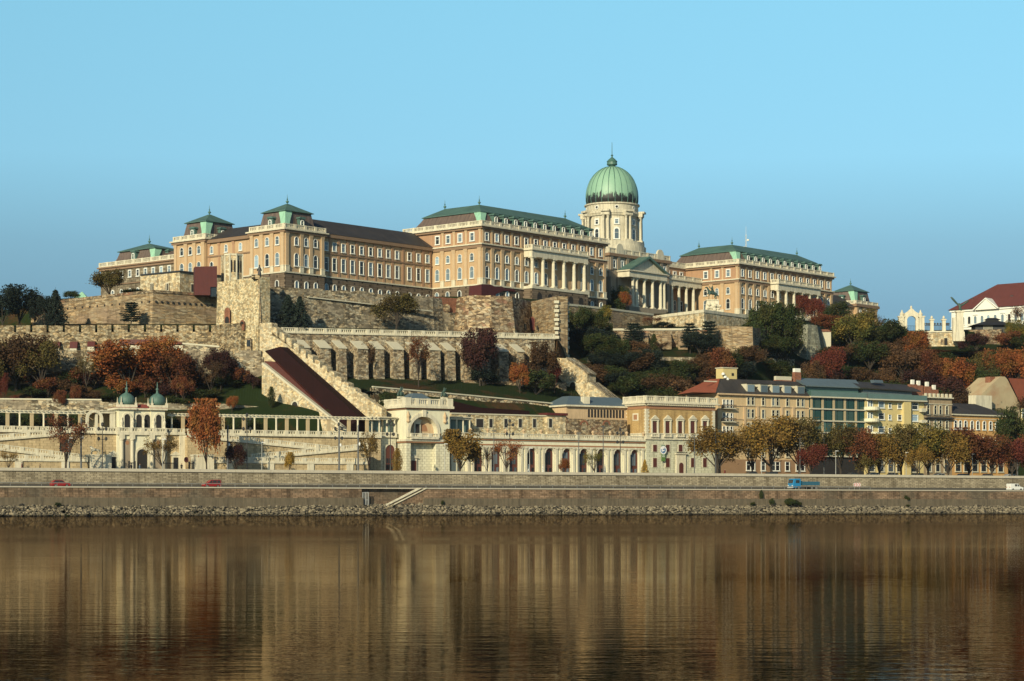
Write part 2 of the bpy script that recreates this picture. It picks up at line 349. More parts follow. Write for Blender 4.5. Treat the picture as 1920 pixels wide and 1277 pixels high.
# riprap
def riprap():
    rs=np.random.RandomState(5)
    ph=(1+5**.5)/2
    base=np.array([(-1,ph,0),(1,ph,0),(-1,-ph,0),(1,-ph,0),(0,-1,ph),(0,1,ph),(0,-1,-ph),(0,1,-ph),(ph,0,-1),(ph,0,1),(-ph,0,-1),(-ph,0,1)])/1.9
    tri=np.array([(0,11,5),(0,5,1),(0,1,7),(0,7,10),(0,10,11),(1,5,9),(5,11,4),(11,10,2),(10,7,6),(7,1,8),(3,9,4),(3,4,2),(3,2,6),(3,6,8),(3,8,9),(4,9,5),(2,4,11),(6,2,10),(8,6,7),(9,8,1)])
    x0=Q.X(-60); x1=Q.X(1980); n=13000; V=[];
    xs=rs.uniform(x0,x1,n); of=rs.uniform(-1.6,5.3,n); sz=rs.uniform(.14,.36,n)*(1+.5*(rs.rand(n)>.9))
    wob=.35*np.sin(xs*.21)+.3*np.sin(xs*.073+1)
    for i in range(n):
        s=sz[i]; p=base*rs.uniform(.7,1.25,(12,1))*np.array([s*rs.uniform(.8,1.5),s*rs.uniform(.8,1.2),s*rs.uniform(.6,1)])
        a=rs.uniform(0,6.28); c,d=math.cos(a),math.sin(a); p=np.stack([p[:,0]*c-p[:,1]*d,p[:,0]*d+p[:,1]*c,p[:,2]],1)
        z=-.25+(of[i]+1.6)*.37+wob[i]*.3+rs.uniform(-.1,.2)
        W=Q.W(xs[i],of[i],z); V.append(p+np.array(W))
    V=np.concatenate(V); Fc=(tri[None]+np.arange(n)[:,None,None]*12).reshape(-1,3)
    me=bpy.data.meshes.new('riprap'); me.from_pydata(V.tolist(),[],Fc.tolist()); me.update()
    m,t,b=nm('riprap_stone'); b.inputs['Roughness'].default_value=.95; g=t.nodes.new('ShaderNodeNewGeometry')
    c=mix(t,g.outputs['Random Per Island'],(.012,.010,.008),(.30,.25,.17))
    sp=t.nodes.new('ShaderNodeSeparateXYZ'); t.links.new(g.outputs['Position'],sp.inputs[0])
    c=mix(t,ramp(t,sp.outputs[2],.25,.55,(.28,.27,.22),(1,1,1)),(0,0,0),c)  if False else mix(t,1.0,c,ramp(t,sp.outputs[2],.12,.5,(.2,.19,.15),(1,1,1)),'MULTIPLY')
    t.links.new(c,b.inputs['Base Color']); me.materials.append(m)
    o=bpy.data.objects.new('riprap',me); COL.objects.link(o); tag(o,'bank of loose pale rocks along the waterline','rocks',kind='stuff')
riprap()
MT['quay_low']=rubble('stained_quay_blocks',(.34,.23,.15),(.23,.155,.10),1.25,.42,.6,.7,patch=(.15,.12,.085),pscale=.09,pth=(.48,.62),rows=True,stain=.5,damp=.36)
MT['quay_up']=rubble('pale_quay_blocks',(.44,.37,.26),(.34,.28,.19),1.3,.36,.6,.65,rows=True,stain=.4,damp=.5)
MT['coping']=plain('coping_stone',(.50,.45,.36),.85,.25,1.2)
MT['concrete']=plain('stained_concrete',(.15,.12,.08),.9,.35,.8,streak=.5)
MT['asphalt']=plain('asphalt',(.055,.053,.052),.9,.2,.5)
MT['pave']=plain('pavement',(.22,.2,.17),.9,.2,.5)
XL,XR=Q.X(-500),Q.X(2600)
xg0,xg1=Q.X(678,5),Q.X(792,5)
# lower quay wall (with the landing recess between xg0 and xg1)
rt=thing('quay_wall','lower river wall of brown stained stone blocks below the road','wall',Q,(XL,5,1.0))
b=B()
def lowwall(b,x0,x1,y,y2=1.0): 
    b.add([(x0,y-.35,1.0),(x1,y-.35,1.0),(x1,y2+y,1.0),(x0,y2+y,1.0),(x0,y,5.75),(x1,y,5.75),(x1,y+y2,5.75),(x0,y+y2,5.75)],[(0,3,2,1),(4,5,6,7),(0,1,5,4),(1,2,6,5),(2,3,7,6),(3,0,4,7)])
lowwall(b,XL,xg0,5); lowwall(b,xg1,XR,5); b.box(xg0,xg1,5.9,6.9,1,5.74); b.box(xg0-1,xg0,5.95,6.8,1,5.73)
b.obj('block_wall',MT['quay_low'],rt)
b=B(); b.box(XL,xg0,4.0,4.78,1.0,3.75); b.box(xg1,XR,4.0,4.78,1.0,3.7); b.obj('concrete_footing',MT['concrete'],rt)
b=B(); b.box(XL,XR,4.8,5.9,5.75,5.99); 
b.obj('coping',MT['coping'],rt)
# landing ramp with pale stair stringer
st=thing('quay_stair','pale stone stair running down the quay recess to the rocks','stairs',Q,(xg0,6,1.2))
b=B(); xs0,xs1=Q.X(722,5),Q.X(784,5)
b.prism([(xs0-1,1.2),(xg1,1.2),(xg1,5.7),(xs1,5.7)],5.0,5.88); b.obj('ramp',MT['quay_low'],st)
b=B(); b.prism([(xs0-1.3,1.7),(xs0-.5,1.7),(xs1+.9,6.0),(xs1-.1,6.0)],4.6,4.98); b.prism([(xs0+.4,1.7),(xs0+.9,1.7),(xs1+2.3,6.0),(xs1+1.8,6.0)],4.7,4.98); b.obj('stringer',MT['cream'],st)
gt=thing('landing_gate','grey metal gate frame at the foot of the quay stair','gate',Q,(Q.X(681,4.5),4.5,1.5))
xa,xb=Q.X(680,4.5),Q.X(691,4.5); b=B()
for x in (xa,(xa+xb)/2,xb): b.box(x-.06,x+.06,4.44,4.56,1.5,5.0)
for z in (1.7,3.3,4.9): b.box(xa,xb,4.46,4.54,z,z+.1)
b.obj('frame',plain('galvanised',(.35,.36,.36),.5,.1),gt)
b=B()
for k in range(9): x=xa+(xb-xa)*(k+.5)/9; b.box(x-.02,x+.02,4.48,4.52,1.7,4.9)
b.obj('bars',bpy.data.materials['galvanised'],gt)
# lower road
b=B(); b.quad((XL,5.9,5.86),(XR,5.9,5.86),(XR,14.6,5.86),(XL,14.6,5.86)); o=b.obj('road',MT['asphalt'],fr=Q,at=(0,0,5.8)); tag(o,kind='structure')
b=B(); b.box(XL,XR,13.9,14.8,5.5,6.62); o=b.obj('wall_foot_strip',plain('dark_concrete',(.075,.068,.058),.9,.3,.6),fr=Q,at=(0,0,5.5)); tag(o,kind='structure')  # dark strip along the foot of the upper wall
mk=plain('road_paint',(.7,.7,.66),.7,.1); b=B(); x=XL
while x<XR: b.quad((x,9.8,5.866),(x+3,9.8,5.866),(x+3,9.95,5.866),(x,9.95,5.866)); x+=9
o=b.obj('road_marking',mk,fr=Q,at=(0,0,5.8)); tag(o,kind='structure')
# upper wall
ut=thing('embankment_wall','upper embankment wall of pale coursed stone with flat parapet','wall',Q,(XL,15,5.8))
b=B(); lowwall2=[(XL,14.6,5.86),(XR,14.6,5.86),(XR,15.6,5.86),(XL,15.6,5.86),(XL,15.0,9.2),(XR,15.0,9.2),(XR,15.6,9.2),(XL,15.6,9.2)]
b.add(lowwall2,[(0,3,2,1),(4,5,6,7),(0,1,5,4),(1,2,6,5),(2,3,7,6),(3,0,4,7)]); b.obj('block_wall',MT['quay_up'],ut)
b=B(); x=XL
while x<XR: b.box(x,x+3.96,14.8,15.55,9.22,9.85); x+=4
b.obj('parapet',MT['coping'],ut)
b=B(); b.box(XL,XR,14.75,15.6,9.2,9.24+.0); b.obj('ledge',plain('dark_ledge',(.16,.13,.1),.9),ut)
# street surface
b=B(); n=60
for k in range(n):
    u0=-500+k*3100/n; u1=-500+(k+1)*3100/n
    pts=[]
    for u,yy in ((u0,0),(u1,0),(u1,1),(u0,1)):
        Y=Q.D(Q.X(u,15.6),15.6) if yy==0 else streetY(u)+.6
        pts.append(((u-960)/FL*Y,Y,8.86))
    b.quad(*pts)
o=b.obj('street',MT['pave']); tag(o,kind='structure')
# guard rail along the lower road
galv=bpy.data.materials['galvanised']
gr=thing('guard_rail','long grey guard rail on posts along the river edge of the road','guard rail',Q,(Q.X(-40,6.3),6.3,5.9))
x0,x1=Q.X(-40,6.3),Q.X(1632,6.3); b=B(); b.box(x0,x1,6.25,6.33,6.64,6.78); RG=plain('weathered_rail',(.17,.17,.165),.6,.2); b.obj('rail',RG,gr)
galv=RG
pm=B().box(-.05,.05,-.06,.06,0,.85).mesh('rail_post',galv)
k=0; n=70
for k in range(n): inst('post',pm,gr,(x0+(x1-x0)*k/(n-1),6.4,5.9))
# ================================================================== palace
M=Fr(903,600,48.8)
_wm={}
def winmesh(w,h,arch=False,fr=.17,mull=True,fmat='white',gmat='glass'):
    key=(round(w,2),round(h,2),arch,fr,mull,fmat,gmat)
    if key in _wm: return _wm[key]
    def outline(w,h,n=8):
        if not arch: return [(-w/2,0),(w/2,0),(w/2,h),(-w/2,h)]
        r=w/2; return [(-w/2,0),(w/2,0)]+[(r*math.cos(math.pi*k/n),h-r+r*math.sin(math.pi*k/n)) for k in range(n+1)]
    o=outline(w+2*fr,h+fr*(1.6)); i=outline(w,h); n=len(o); b=B()
    vs=[(x,-.22,z-(.12)) for x,z in o]+[(x,-.22,z) for x,z in i]+[(x,.0,z-(.12)) for x,z in o]+[(x,-.03,z) for x,z in i]
    fs=[]
    for k in range(n):
        l=(k+1)%n; fs+= [(k,l,l+n,k+n),(l,k,k+2*n,l+2*n),(k+n,l+n,l+3*n,k+3*n)]
    b.add(vs,fs)
    if mull:
        b.box(-w/2,w/2,-.12,-.04,h*.6,h*.6+.08)
    b.box(-w/2-fr-.1,w/2+fr+.1,-.32,0,-.3,-.12)
    fm=b.mesh('window',MT[fmat])
    g=B(); g.add([(x,-.035,z) for x,z in i],[tuple(range(len(i)))]); gm=g.mesh('pane',MT[gmat])
    _wm[key]=(fm,gm); return _wm[key]
def wins(parent,locs,w,h,arch=False,rz=0,name='window',**k):
    fm,gm=winmesh(w,h,arch,**k)
    for l in locs:
        o=inst(name,fm,parent,l,rz); p=bpy.data.objects.new('pane',gm); COL.objects.link(p); p.parent=o
LEFTF=-math.pi/2
def balustrade(b,x0,x1,y0,y1,z,h=1.3,step=4.2,th=.45,axis='x'):
    """rail + plinth + posts + balusters between two points along x or y"""
    L=(x1-x0) if axis=='x' else (y1-y0)
    def bx(a0,a1,t0,t1,z0,z1):
        if axis=='x': b.box(x0+a0,x0+a1,y0+t0,y0+t1,z0,z1)
        else: b.box(x0+t0,x0+t1,y0+a0,y0+a1,z0,z1)
    bx(0,L,0,th,z,z+h*.25); bx(0,L,.02,th-.02,z+h*.8,z+h*.97)
    n=max(1,round(L/step))
    for k in range(n+1):
        c=L*k/n; bx(max(0,c-.45),min(L,c+.45),-.06,th+.06,z,z+h)
    m=int(L/.55)
    for k in range(m):
        c=L*(k+.5)/m; bx(c-.13,c+.13,th*.3,th*.7,z+h*.25,z+h*.8)
def finial(parent,x,y,z,h=2.6):
    b=B(); b.lathe(x,y,[(.35,z-.3),(.25,z),(.1,z+.2),(.42,z+.5),(.42,z+.75),(.1,z+1.0),(.12,z+1.2),(.25,z+1.35),(.08,z+1.5),(.03,z+h)],8); b.obj('finial',MT['copper_dark'],parent)
def corner_panel(parent,pts,side):
    """bright copper sheet clasping the mansard corner; pts = bottom & top corner points of the hip"""
    (x0,y0,z0),(x1,y1,z1)=pts; sx,sy=side; w=2.5; e=.12
    b=B()
    prof=[]
    for k in range(6):
        f=k/5; ww=w*(1.0-.32*math.sin(math.pi*min(1,f*1.1))*.5-.35*(1-f)**2)
        prof.append((x0+(x1-x0)*f,y0+(y1-y0)*f,z0+(z1-z0)*f,ww))
    vs=[]
    for x,y,z,ww in prof:
        vs+= [(x-sx*e+sx*ww,y-sy*e,z),(x-sx*e,y-sy*e,z),(x-sx*e,y-sy*e+sy*ww,z)]
    fs=[]
    for k in range(5):
        a=3*k; fs+=[(a,a+3,a+4,a+1),(a+1,a+4,a+5,a+2)]
    b.add(vs,fs); b.obj('corner_panel',MT['copper_light'],parent)
def dormer_mesh():
    b=B(); b.box(-.9,.9,-.1,2.6,0,2.7); b.prism([(-1.25,2.7),(1.25,2.7),(.9,3.2),(-.9,3.2)],-.4,2.6); b.prism([(-1.35,0),(-.9,0),(-.9,1.7)],-.1,.3); b.prism([(.9,0),(1.35,0),(.9,1.7)],-.1,.3)
    return b.mesh('dormer',MT['copper'])
DM=dormer_mesh()
def dormers(parent,locs,rz=0):
    fm,gm=winmesh(.85,1.75,True,fr=.2)
    for l in locs:
        o=inst('dormer',DM,parent,l,rz)
        p=bpy.data.objects.new('window',fm); COL.objects.link(p); p.parent=o; p.location=(0,-.1,.45)
def pilaster_mesh(h,w=1.05,d=.3,mat='tan_light'):
    b=B(); b.box(-w/2,w/2,-d,0,0,h-1.0); b.fru((-w/2,w/2,-d,0,h-1.0),(-w/2-.2,w/2+.2,-d-.2,0,h)); return b.mesh('pilaster',MT[mat])
def ped_mesh(h=1.7,w=1.35,d=.42):
    b=B(); b.box(-w/2,w/2,-d,0,0,h-.2); b.box(-w/2-.08,w/2+.08,-d-.08,0,h-.2,h); return b.mesh('pedestal',MT['cream'])
PED=ped_mesh()
def pils(parent,locs,h,rz=0,ped=True,**k):
    me=pilaster_mesh(h,**k)
    for l in locs:
        o=inst('pilaster',me,parent,l,rz)
        if ped: p=bpy.data.objects.new('pedestal',PED); COL.objects.link(p); p.parent=o
def band(b,x0,x1,y0,y1,z0,z1,d):
    """moulding running round a rectangular block, proud by d"""
    b.box(x0-d,x1+d,y0-d,y0,z0,z1); b.box(x0-d,x0,y0,y1+d,z0,z1); b.box(x1,x1+d,y0,y1+d,z0,z1); b.box(x0,x1,y1,y1+d,z0,z1)
ZB,ZA,ZT=64.4,75.1,80.5
def column_mesh(h,r,mat='cream',name='column'):
    b=B(); b.box(-r*1.5,r*1.5,-r*1.5,r*1.5,0,.35); b.lathe(0,0,[(r*1.25,.35),(r*1.25,.6),(r,.75),(r*.98,h*.4),(r*.82,h-1.1),(r*.95,h-1.0),(r*.9,h-.85),(r*1.35,h-.25)],14); b.box(-r*1.5,r*1.5,-r*1.5,r*1.5,h-.25,h); return b.mesh(name,MT[mat])
BL,BD=56.0,30.5
def block(x0,label,leftcols,redsheet=False):
    t=thing('palace_block',label,'palace',M,(x0,0,58))
    X1=x0+BL
    b=B(); b.box(x0,X1,0,BD,58,ZB); b.obj('basement',MT['baseg'],t)
    b=B(); b.box(x0+.15,X1-.15,.15,BD,ZB,ZA); b.obj('wall',MT['tan'],t)
    b=B(); b.box(x0+.25,X1-.25,.25,BD,ZA,ZT); b.obj('attic_wall',MT['red_tan'],t)
    b=B(); band(b,x0,X1,0,BD,ZB-.25,ZB+.15,.3); band(b,x0+.2,X1-.2,.2,BD,ZA+.55,ZA+.9,.75); band(b,x0+.2,X1-.2,.2,BD,ZT+.2,ZT+.55,1.1); b.obj('moulding',MT['cream'],t)
    b=B(); band(b,x0+.2,X1-.2,.2,BD,ZA-.35,ZA+.55,.45); band(b,x0+.2,X1-.2,.2,BD,ZT-.4,ZT+.2,.65); b.obj('cornice',MT['brown'],t)
    b=B(); balustrade(b,x0-.4,X1+.4,-.4,-.4,ZT+.55,1.35); balustrade(b,x0-.4,x0-.4,.1,BD,ZT+.55,1.35,axis='y'); balustrade(b,X1,X1,.1,BD,ZT+.55,1.35,axis='y'); b.obj('balustrade',MT['cream'],t)
    cx=[x0+2.35+4.26*i for i in range(13)]; cw=[2.9+i*5.15 for i in range(5)] if leftcols==5 else leftcols
    # windows east
    port=range(4,10)
    wins(t,[(x,.15,66.4) for x in cx],1.35,3.2,True,fr=.15); wins(t,[(x,.15,71.3) for x in cx],1.25,2.05,True,fr=.15)
    wins(t,[(x,.25,77.0) for x in cx],1.25,2.05,False,fr=.18); wins(t,[(x,0,60.7) for i,x in enumerate(cx) if i not in port],1.15,2.3,True,mull=False)
    wins(t,[(x0+.15,y,66.4) for y in cw],1.35,3.2,True,rz=LEFTF,fr=.15); wins(t,[(x0+.15,y,71.3) for y in cw],1.25,2.05,True,rz=LEFTF,fr=.15)
    wins(t,[(x0+.25,y,77.0) for y in cw],1.25,2.05,False,rz=LEFTF,fr=.3); wins(t,[(x0,y,60.7) for y in cw],1.15,2.3,True,rz=LEFTF,mull=False)
    px=[x0+.75]+[x0+2.35+4.26*(i+.5) for i in range(12) if i+1 not in range(4,11) or i in (3,9)]+[X1-.75]
    pils(t,[(x,.15,ZB+.15) for x in px],ZA-ZB-.5)
    py=[.75]+[(a+c)/2 for a,c in zip(cw,cw[1:])]+([BD-.8] if x0==0 else [])
    pils(t,[(x0+.15,y,ZB+.15) for y in py],ZA-ZB-.5,rz=LEFTF)
    ax=[x0+.75]+[x0+2.35+4.26*(i+.5) for i in range(12)]+[X1-.75]
    pils(t,[(x,.25,ZA+.9) for x in ax],ZT-ZA-1.3,ped=False,w=.7,d=.2,mat='tan_light'); pils(t,[(x0+.25,y,ZA+.9) for y in py],ZT-ZA-1.3,rz=LEFTF,ped=False,w=.7,d=.2,mat='tan_light')
    # mansard, roof
    zm0,zm1,zr=ZT+.6,85.5,88.5
    b=B(); b.fru((x0+1.2,X1-1.2,1.2,BD-1.2,zm0),(x0+3.2,X1-3.2,3.2,BD-3.2,zm0+2.8)); b.fru((x0+3.2,X1-3.2,3.2,BD-3.2,zm0+2.8),(x0+4.2,X1-4.2,4.2,BD-4.2,zm1)); b.obj('mansard',MT['slate_brown'],t)
    b=B(); b.box(x0+3.7,X1-3.7,3.7,BD-3.7,zm1,zm1+.25); b.fru((x0+3.8,X1-3.8,3.8,BD-3.8,zm1+.25),(x0+9,X1-8.5,9,BD-8,zr)); b.obj('roof',MT['copper'],t)
    for sx,xx in ((1,x0),): corner_panel(t,[(xx+sx*1.2,1.2,zm0+.5),(xx+sx*4.0,4.0,zm1)],(sx,1))
    for x,y in ((x0+9,9),(x0+9,BD-8),(X1-8.5,9)): finial(t,x,y,zr)
    xd0,xd1=M.X(926.7,2.6),M.X(1104.7,2.6); dormers(t,[(x0+xd0+(xd1-xd0)*k/10,2.1,zm0+.9) for k in range(11)])
    # portico
    p=3.4; a0=x0+17.9; a1=x0+2.35+4.26*9.5+.4
    b=B()
    b.box(a0,a1,-p,-.002,58,ZB-.02); b.obj('portico_base',MT['baseg'],t)
    b=B(); b.box(a0-.2,a1+.2,-p-.2,-.31,ZB-.02,ZB+.75); b.obj('portico_floor',MT['cream'],t)
    b=B(); b.box(a0,a1,-p,-.3,73.5,75.4); b.box(a0-.45,a1+.45,-p-.45,-.5,75.4,75.75); balustrade(b,a0-.1,a1+.1,-p-.1,-p-.1,75.75,1.3); balustrade(b,a0-.1,a0-.1,-p,-.4,75.75,1.3,axis='y'); balustrade(b,a1-.35,a1-.35,-p,-.4,75.75,1.3,axis='y'); b.obj('entablature',MT['cream'],t)
    cm=column_mesh(73.5-ZB-.75,.55)
    for i in range(6): inst('column',cm,t,(x0+2.35+4.26*(3.5+i+ .5*0)+ (1.0 if i==0 else 0)*.6 + .0,-p+.75,ZB+.75)) if False else inst('column',cm,t,(a0+.9+(a1-a0-1.8)*i/5,-p+.75,ZB+.75))
    for i in range(5):
        x=a0+.9+(a1-a0-1.8)*(i+.5)/5; b=B(); r=1.05
        b.add([(x-r,-p-.02,60),(x+r,-p-.02,60)]+[(x+r*math.cos(math.pi*k/10),-p-.02,62.3+r*math.sin(math.pi*k/10)) for k in range(11)],[tuple(range(13))]); b.obj('archway',MT['dark'],t)
    return t
cl=lambda x0,us:[M.Y(u,x0) for u in us]
bm=block(0,'large tan palace block left of the dome with green roof and white columned balcony',cl(0,(819.7,839.7,862,884.6)))
brk=block(124.9,'large tan palace block right of the dome with green roof and white columned balcony',cl(124.9,(1322.8,1344,1365)))
# red weathered sheeting on the basement corner
sh=B(); rs=random.Random(4); pts=[(-.9,59.5)]+[(k*1.4,59.5) for k in range(1,11)]+[(14.5,63.6),(12,63.3),(10,64.3),(8,63.7),(6,64.6),(4,64.2),(2,65.0),(-.9,65.2)]
sh.prism([(-.5,59.5),(5.2,59.5),(5.4,62.0),(6.5,62.3),(9.0,63.2),(14.2,63.3),(13,64.1),(10,63.8),(8,64.3),(5,64.1),(3,64.5),(-.5,64.3)],-.5,-.4)
sh.prismx([(4.6,59.5),(-.5,59.5),(-.5,64.3),(4.2,64.0)],-.5,-.4)
MT['redsheet']=plain('dark_red_netting',(.075,.012,.014),.8,.4,1.2)
o=sh.obj('red_netting',MT['redsheet'],fr=M,at=(0,-.5,59.5)); tag(o,'ragged dark red netting hung on the basement corner of the palace','netting')
# ---- pavilion roofs shared by the south wing
def pavilion(t,x0,x1,y0,y1,zt,zeave,ztop,top=True,dz=2):
    b=B(); b.fru((x0+.8,x1-.8,y0+.8,y1-.8,zt),(x0+2.0,x1-2.0,y0+2.0,y1-2.0,zt+1.9)); b.fru((x0+2.0,x1-2.0,y0+2.0,y1-2.0,zt+1.9),(x0+2.6,x1-2.6,y0+2.6,y1-2.6,zeave)); b.obj('mansard',MT['slate_brown'],t)
    cx,cy=(x0+x1)/2,(y0+y1)/2
    b=B(); b.box(x0+2.0,x1-2.0,y0+2.0,y1-2.0,zeave,zeave+.2); b.fru((x0+2.1,x1-2.1,y0+2.1,y1-2.1,zeave+.2),(cx-.3,cx+.3,cy-.3,cy+.3,ztop)); b.obj('roof',MT['copper'],t)
    for sx,xx in ((1,x0),): corner_panel(t,[(xx+sx*.8,y0+.8,zt+.3),(xx+sx*2.5,y0+2.5,zeave)],(sx,1))
    finial(t,cx,cy,ztop)
    dormers(t,[(cx,y0+1.2,zt+.5)]); dormers(t,[(x0+1.2,cy,zt+.5)],LEFTF)
def bandz(b,x0,x1,y0,y1,zs):
    for z0,z1,d in zs: band(b,x0,x1,y0,y1,z0,z1,d)
ZW=76.0
t=thing('south_wing','long tan south wing with two small green pavilion roofs, left of the large blocks','palace wing',M,(-58.3,18,58))
px0,px1=-58.3,-43.7; q0,q1=18.0,31.8; r0,r1=50.2,63.6; xr=-57.4
# walls
b=B(); b.box(px0,px1,q0,q1,56,ZB); b.box(px1,-.3,19,34,56,ZB); b.box(xr,px1,q1,r0,56,ZB); b.box(px0,px1,r0,r1,56,ZB); b.obj('basement',MT['baseg'],t)
b=B(); b.box(px0+.1,px1-.1,q0+.1,q1-.1,ZB,ZW); b.box(px1-.1,-.3,19.1,34,ZB,ZW); b.box(xr+.1,px1,q1-.1,r0+.1,ZB,ZW-.6); b.box(px0+.1,px1,r0+.1,r1,ZB,ZW); b.obj('wall',MT['tan'],t)
b=B(); zs=[(ZB-.2,ZB+.15,.28)]; 
for (X0,X1,Y0,Y1) in ((px0,px1,q0,q1),(px0,px1,r0,r1)): bandz(b,X0,X1,Y0,Y1,[(ZB-.2,ZB+.15,.28),(ZW-.35,ZW,.9)])
b.box(px1,-.3,18.72,19,ZB-.2,ZB+.15); b.box(xr-.28,xr,q1,r0,ZB-.2,ZB+.15); b.obj('moulding',MT['cream'],t)
b=B()
for (X0,X1,Y0,Y1) in ((px0,px1,q0,q1),(px0,px1,r0,r1)): bandz(b,X0,X1,Y0,Y1,[(ZW-1.0,ZW-.35,.5)])
b.box(px1,-.3,18.4,19,ZW-.9,ZW+.1); b.box(px1,-.3,18.85,19,70.6,71.0); b.box(xr-.6,xr,q1,r0,ZW-1.5,ZW-.6); b.box(xr-.15,xr,q1,r0,70.6,71.0); b.obj('cornice',MT['brown'],t)
b=B()
for (X0,X1,Y0,Y1) in ((px0,px1,q0,q1),(px0,px1,r0,r1)):
    b=B(); balustrade(b,X0-.3,X1+.3,Y0-.3,Y0-.3,ZW,1.35,3.6); balustrade(b,X0-.3,X0-.3,Y0+.2,Y1,ZW,1.35,3.6,axis='y'); balustrade(b,X1-.2,X1-.2,Y0+.2,Y1,ZW,1.35,3.6,axis='y'); b.obj('balustrade',MT['cream'],t)
# windows
ce=[M.X(u,q0) for u in (556,574,591.6)]; cs=[M.Y(u,px0) for u in (481,501,520)]; cp=[M.Y(u,px0) for u in (341,357,373)]; cr_=[M.Y(u,xr) for u in (397,424,451)]
cwg=[M.X(u,19) for u in (610,627,644,661,678,695,712,728,744.5,767.6,784.6,801.4)]; cwg[0]+=.3
wins(t,[(x,q0+.1,66.3) for x in ce],1.4,3.3,True,fr=.15); wins(t,[(x,q0+.1,71.9) for x in ce],1.25,2.1,True,fr=.15); wins(t,[(x,q0,59.9) for x in ce],1.1,2.3,True,mull=False)
wins(t,[(px0+.1,y,66.3) for y in cs+cp],1.4,3.3,True,rz=LEFTF,fr=.15); wins(t,[(px0+.1,y,71.9) for y in cs+cp],1.25,2.1,True,rz=LEFTF,fr=.15); wins(t,[(px0,y,59.9) for y in cs+cp],1.1,2.3,True,rz=LEFTF,mull=False)
wins(t,[(xr+.1,y,66.3) for y in cr_],1.15,3.0,True,rz=LEFTF); wins(t,[(xr+.1,y,71.7) for y in cr_],1.0,1.9,True,rz=LEFTF)
wins(t,[(x,19.1,66.2) for x in cwg],1.35,3.4,False,fr=.16); wins(t,[(x,19.1,71.7) for x in cwg],1.25,2.1,False,fr=.16); wins(t,[(x,19,60.2) for x in cwg],1.1,2.2,True,mull=False)
ph=ZW-1.0-ZB-.15
def mids(c,a,z): return [a]+[(i+j)/2 for i,j in zip(c,c[1:])]+[z]
pils(t,[(x,q0+.1,ZB+.15) for x in mids(ce,px0+.8,px1-.8)],ph)
pils(t,[(px0+.1,y,ZB+.15) for y in mids(sorted(cs),q0+.8,q1-.8)+mids(sorted(cp),r0+.8,r1-.8)],ph,rz=LEFTF)
pils(t,[(x,19.1,ZB+.15) for x in mids(cwg,px1+.4,-.9)],ph,ped=False,w=.8,d=.14,mat='red_tan')
pils(t,[(xr+.1,y,ZB+.15) for y in mids(sorted(cr_),q1+.6,r0-.6)],ph-.6,rz=LEFTF,ped=False,w=.8,d=.14,mat='red_tan')
# roofs
b=B(); b.prismx([(18.3,ZW+.1),(34.5,ZW+.1),(26.3,80.9)],px1-3,-.3); b.prism([(xr-.5,ZW-.5),(px1+2,ZW-.5),(px1-5,79.6)],q1-2,r0+2); b.obj('ridge_roof',MT['slate'],t)
pavilion(t,px0,px1,q0,q1,ZW+.05,81.1,83.8); pavilion(t,px0,px1,r0,r1,ZW+.05,81.1,83.8)
# ---- west end wing, grey stone
t=thing('stone_wing','lower grey stone wing with one green pavilion roof at the far left end','palace wing',M,(-56,66,52))
xw=-56.2; yw1=M.Y(189,xw); ZS=71.6
MT['greystone']=rubble('weathered_grey_stone',(.36,.30,.21),(.25,.2,.14),1.8,.6,.55,.6,rows=True,bump=.1,stain=.45)
b=B(); b.box(xw,xw+14,63.8,yw1,50,ZS); b.obj('wall',MT['greystone'],t)
b=B(); b.box(xw-.8,xw,63.8,yw1+.8,ZS-.5,ZS-.1); b.box(xw-.4,xw,63.8,yw1+.4,ZS-1.2,ZS-.5); b.box(xw-.3,xw,63.8,yw1,66.0,66.3); b.obj('cornice',MT['brown'],t)
b=B(); balustrade(b,xw-.4,xw-.4,63.8,yw1+.4,ZS-.1,1.4,4,axis='y'); b.obj('balustrade',MT['cream'],t)
wy=[M.Y(u,xw) for u in (212,228.5,244,259,273.5,288,303,318)]
wins(t,[(xw,y,68.0) for y in wy],1.0,1.7,False,rz=LEFTF,fr=.25); wins(t,[(xw,y,62.2) for y in wy],1.0,2.2,True,rz=LEFTF,fr=.25)
b=B(); b.prism([(xw+1,ZS),(xw+14,ZS),(xw+7,ZS+3.6)],63.8,M.Y(262,xw)); b.obj('ridge_roof',MT['slate_brown'],t)
pavilion(t,xw,xw+14,M.Y(276,xw)-3,yw1-3.0,ZS+.4,ZS+4.2,ZS+6.5)
# ---- mirrored north wing + pavilion
t=thing('north_wing','low end pavilion of the palace with small green roof beyond the right block','palace wing',M,(181,19,58))
n0,n1=224.7,239.3
b=B(); b.box(181,n0,19,34,58,ZW-1); b.box(n0,n1,q0,q1,58,ZW); b.obj('wall',MT['tan'],t)
b=B(); band(b,n0,n1,q0,q1,ZW-1,ZW,.7); b.box(181,n0-.7,18.4,19,ZW-1.5,ZW-.9); b.obj('cornice',MT['brown'],t)
b=B(); balustrade(b,n0-.3,n1+.3,q0-.3,q0-.3,ZW,1.35,3.6); balustrade(b,n0-.3,n0-.3,q0+.2,q1,ZW,1.35,3.6,axis='y'); b.obj('balustrade',MT['cream'],t)
b=B(); b.prismx([(18.3,ZW-.9),(34.5,ZW-.9),(26.3,79.6)],181,n0+3); b.obj('ridge_roof',MT['slate'],t)
pavilion(t,n0,n1,q0,q1,ZW+.05,81.1,83.8)
nc=[n0+2.9+4.4*i for i in range(3)]; wins(t,[(x,q0,71.9) for x in nc],1.0,2.0,True); wins(t,[(x,q0,66.3) for x in nc],1.1,3.2,True)
pils(t,[(x,q0,ZB) for x in (n0+.8,n0+5.1,n0+9.5,n1-.8)],ph,ped=False)
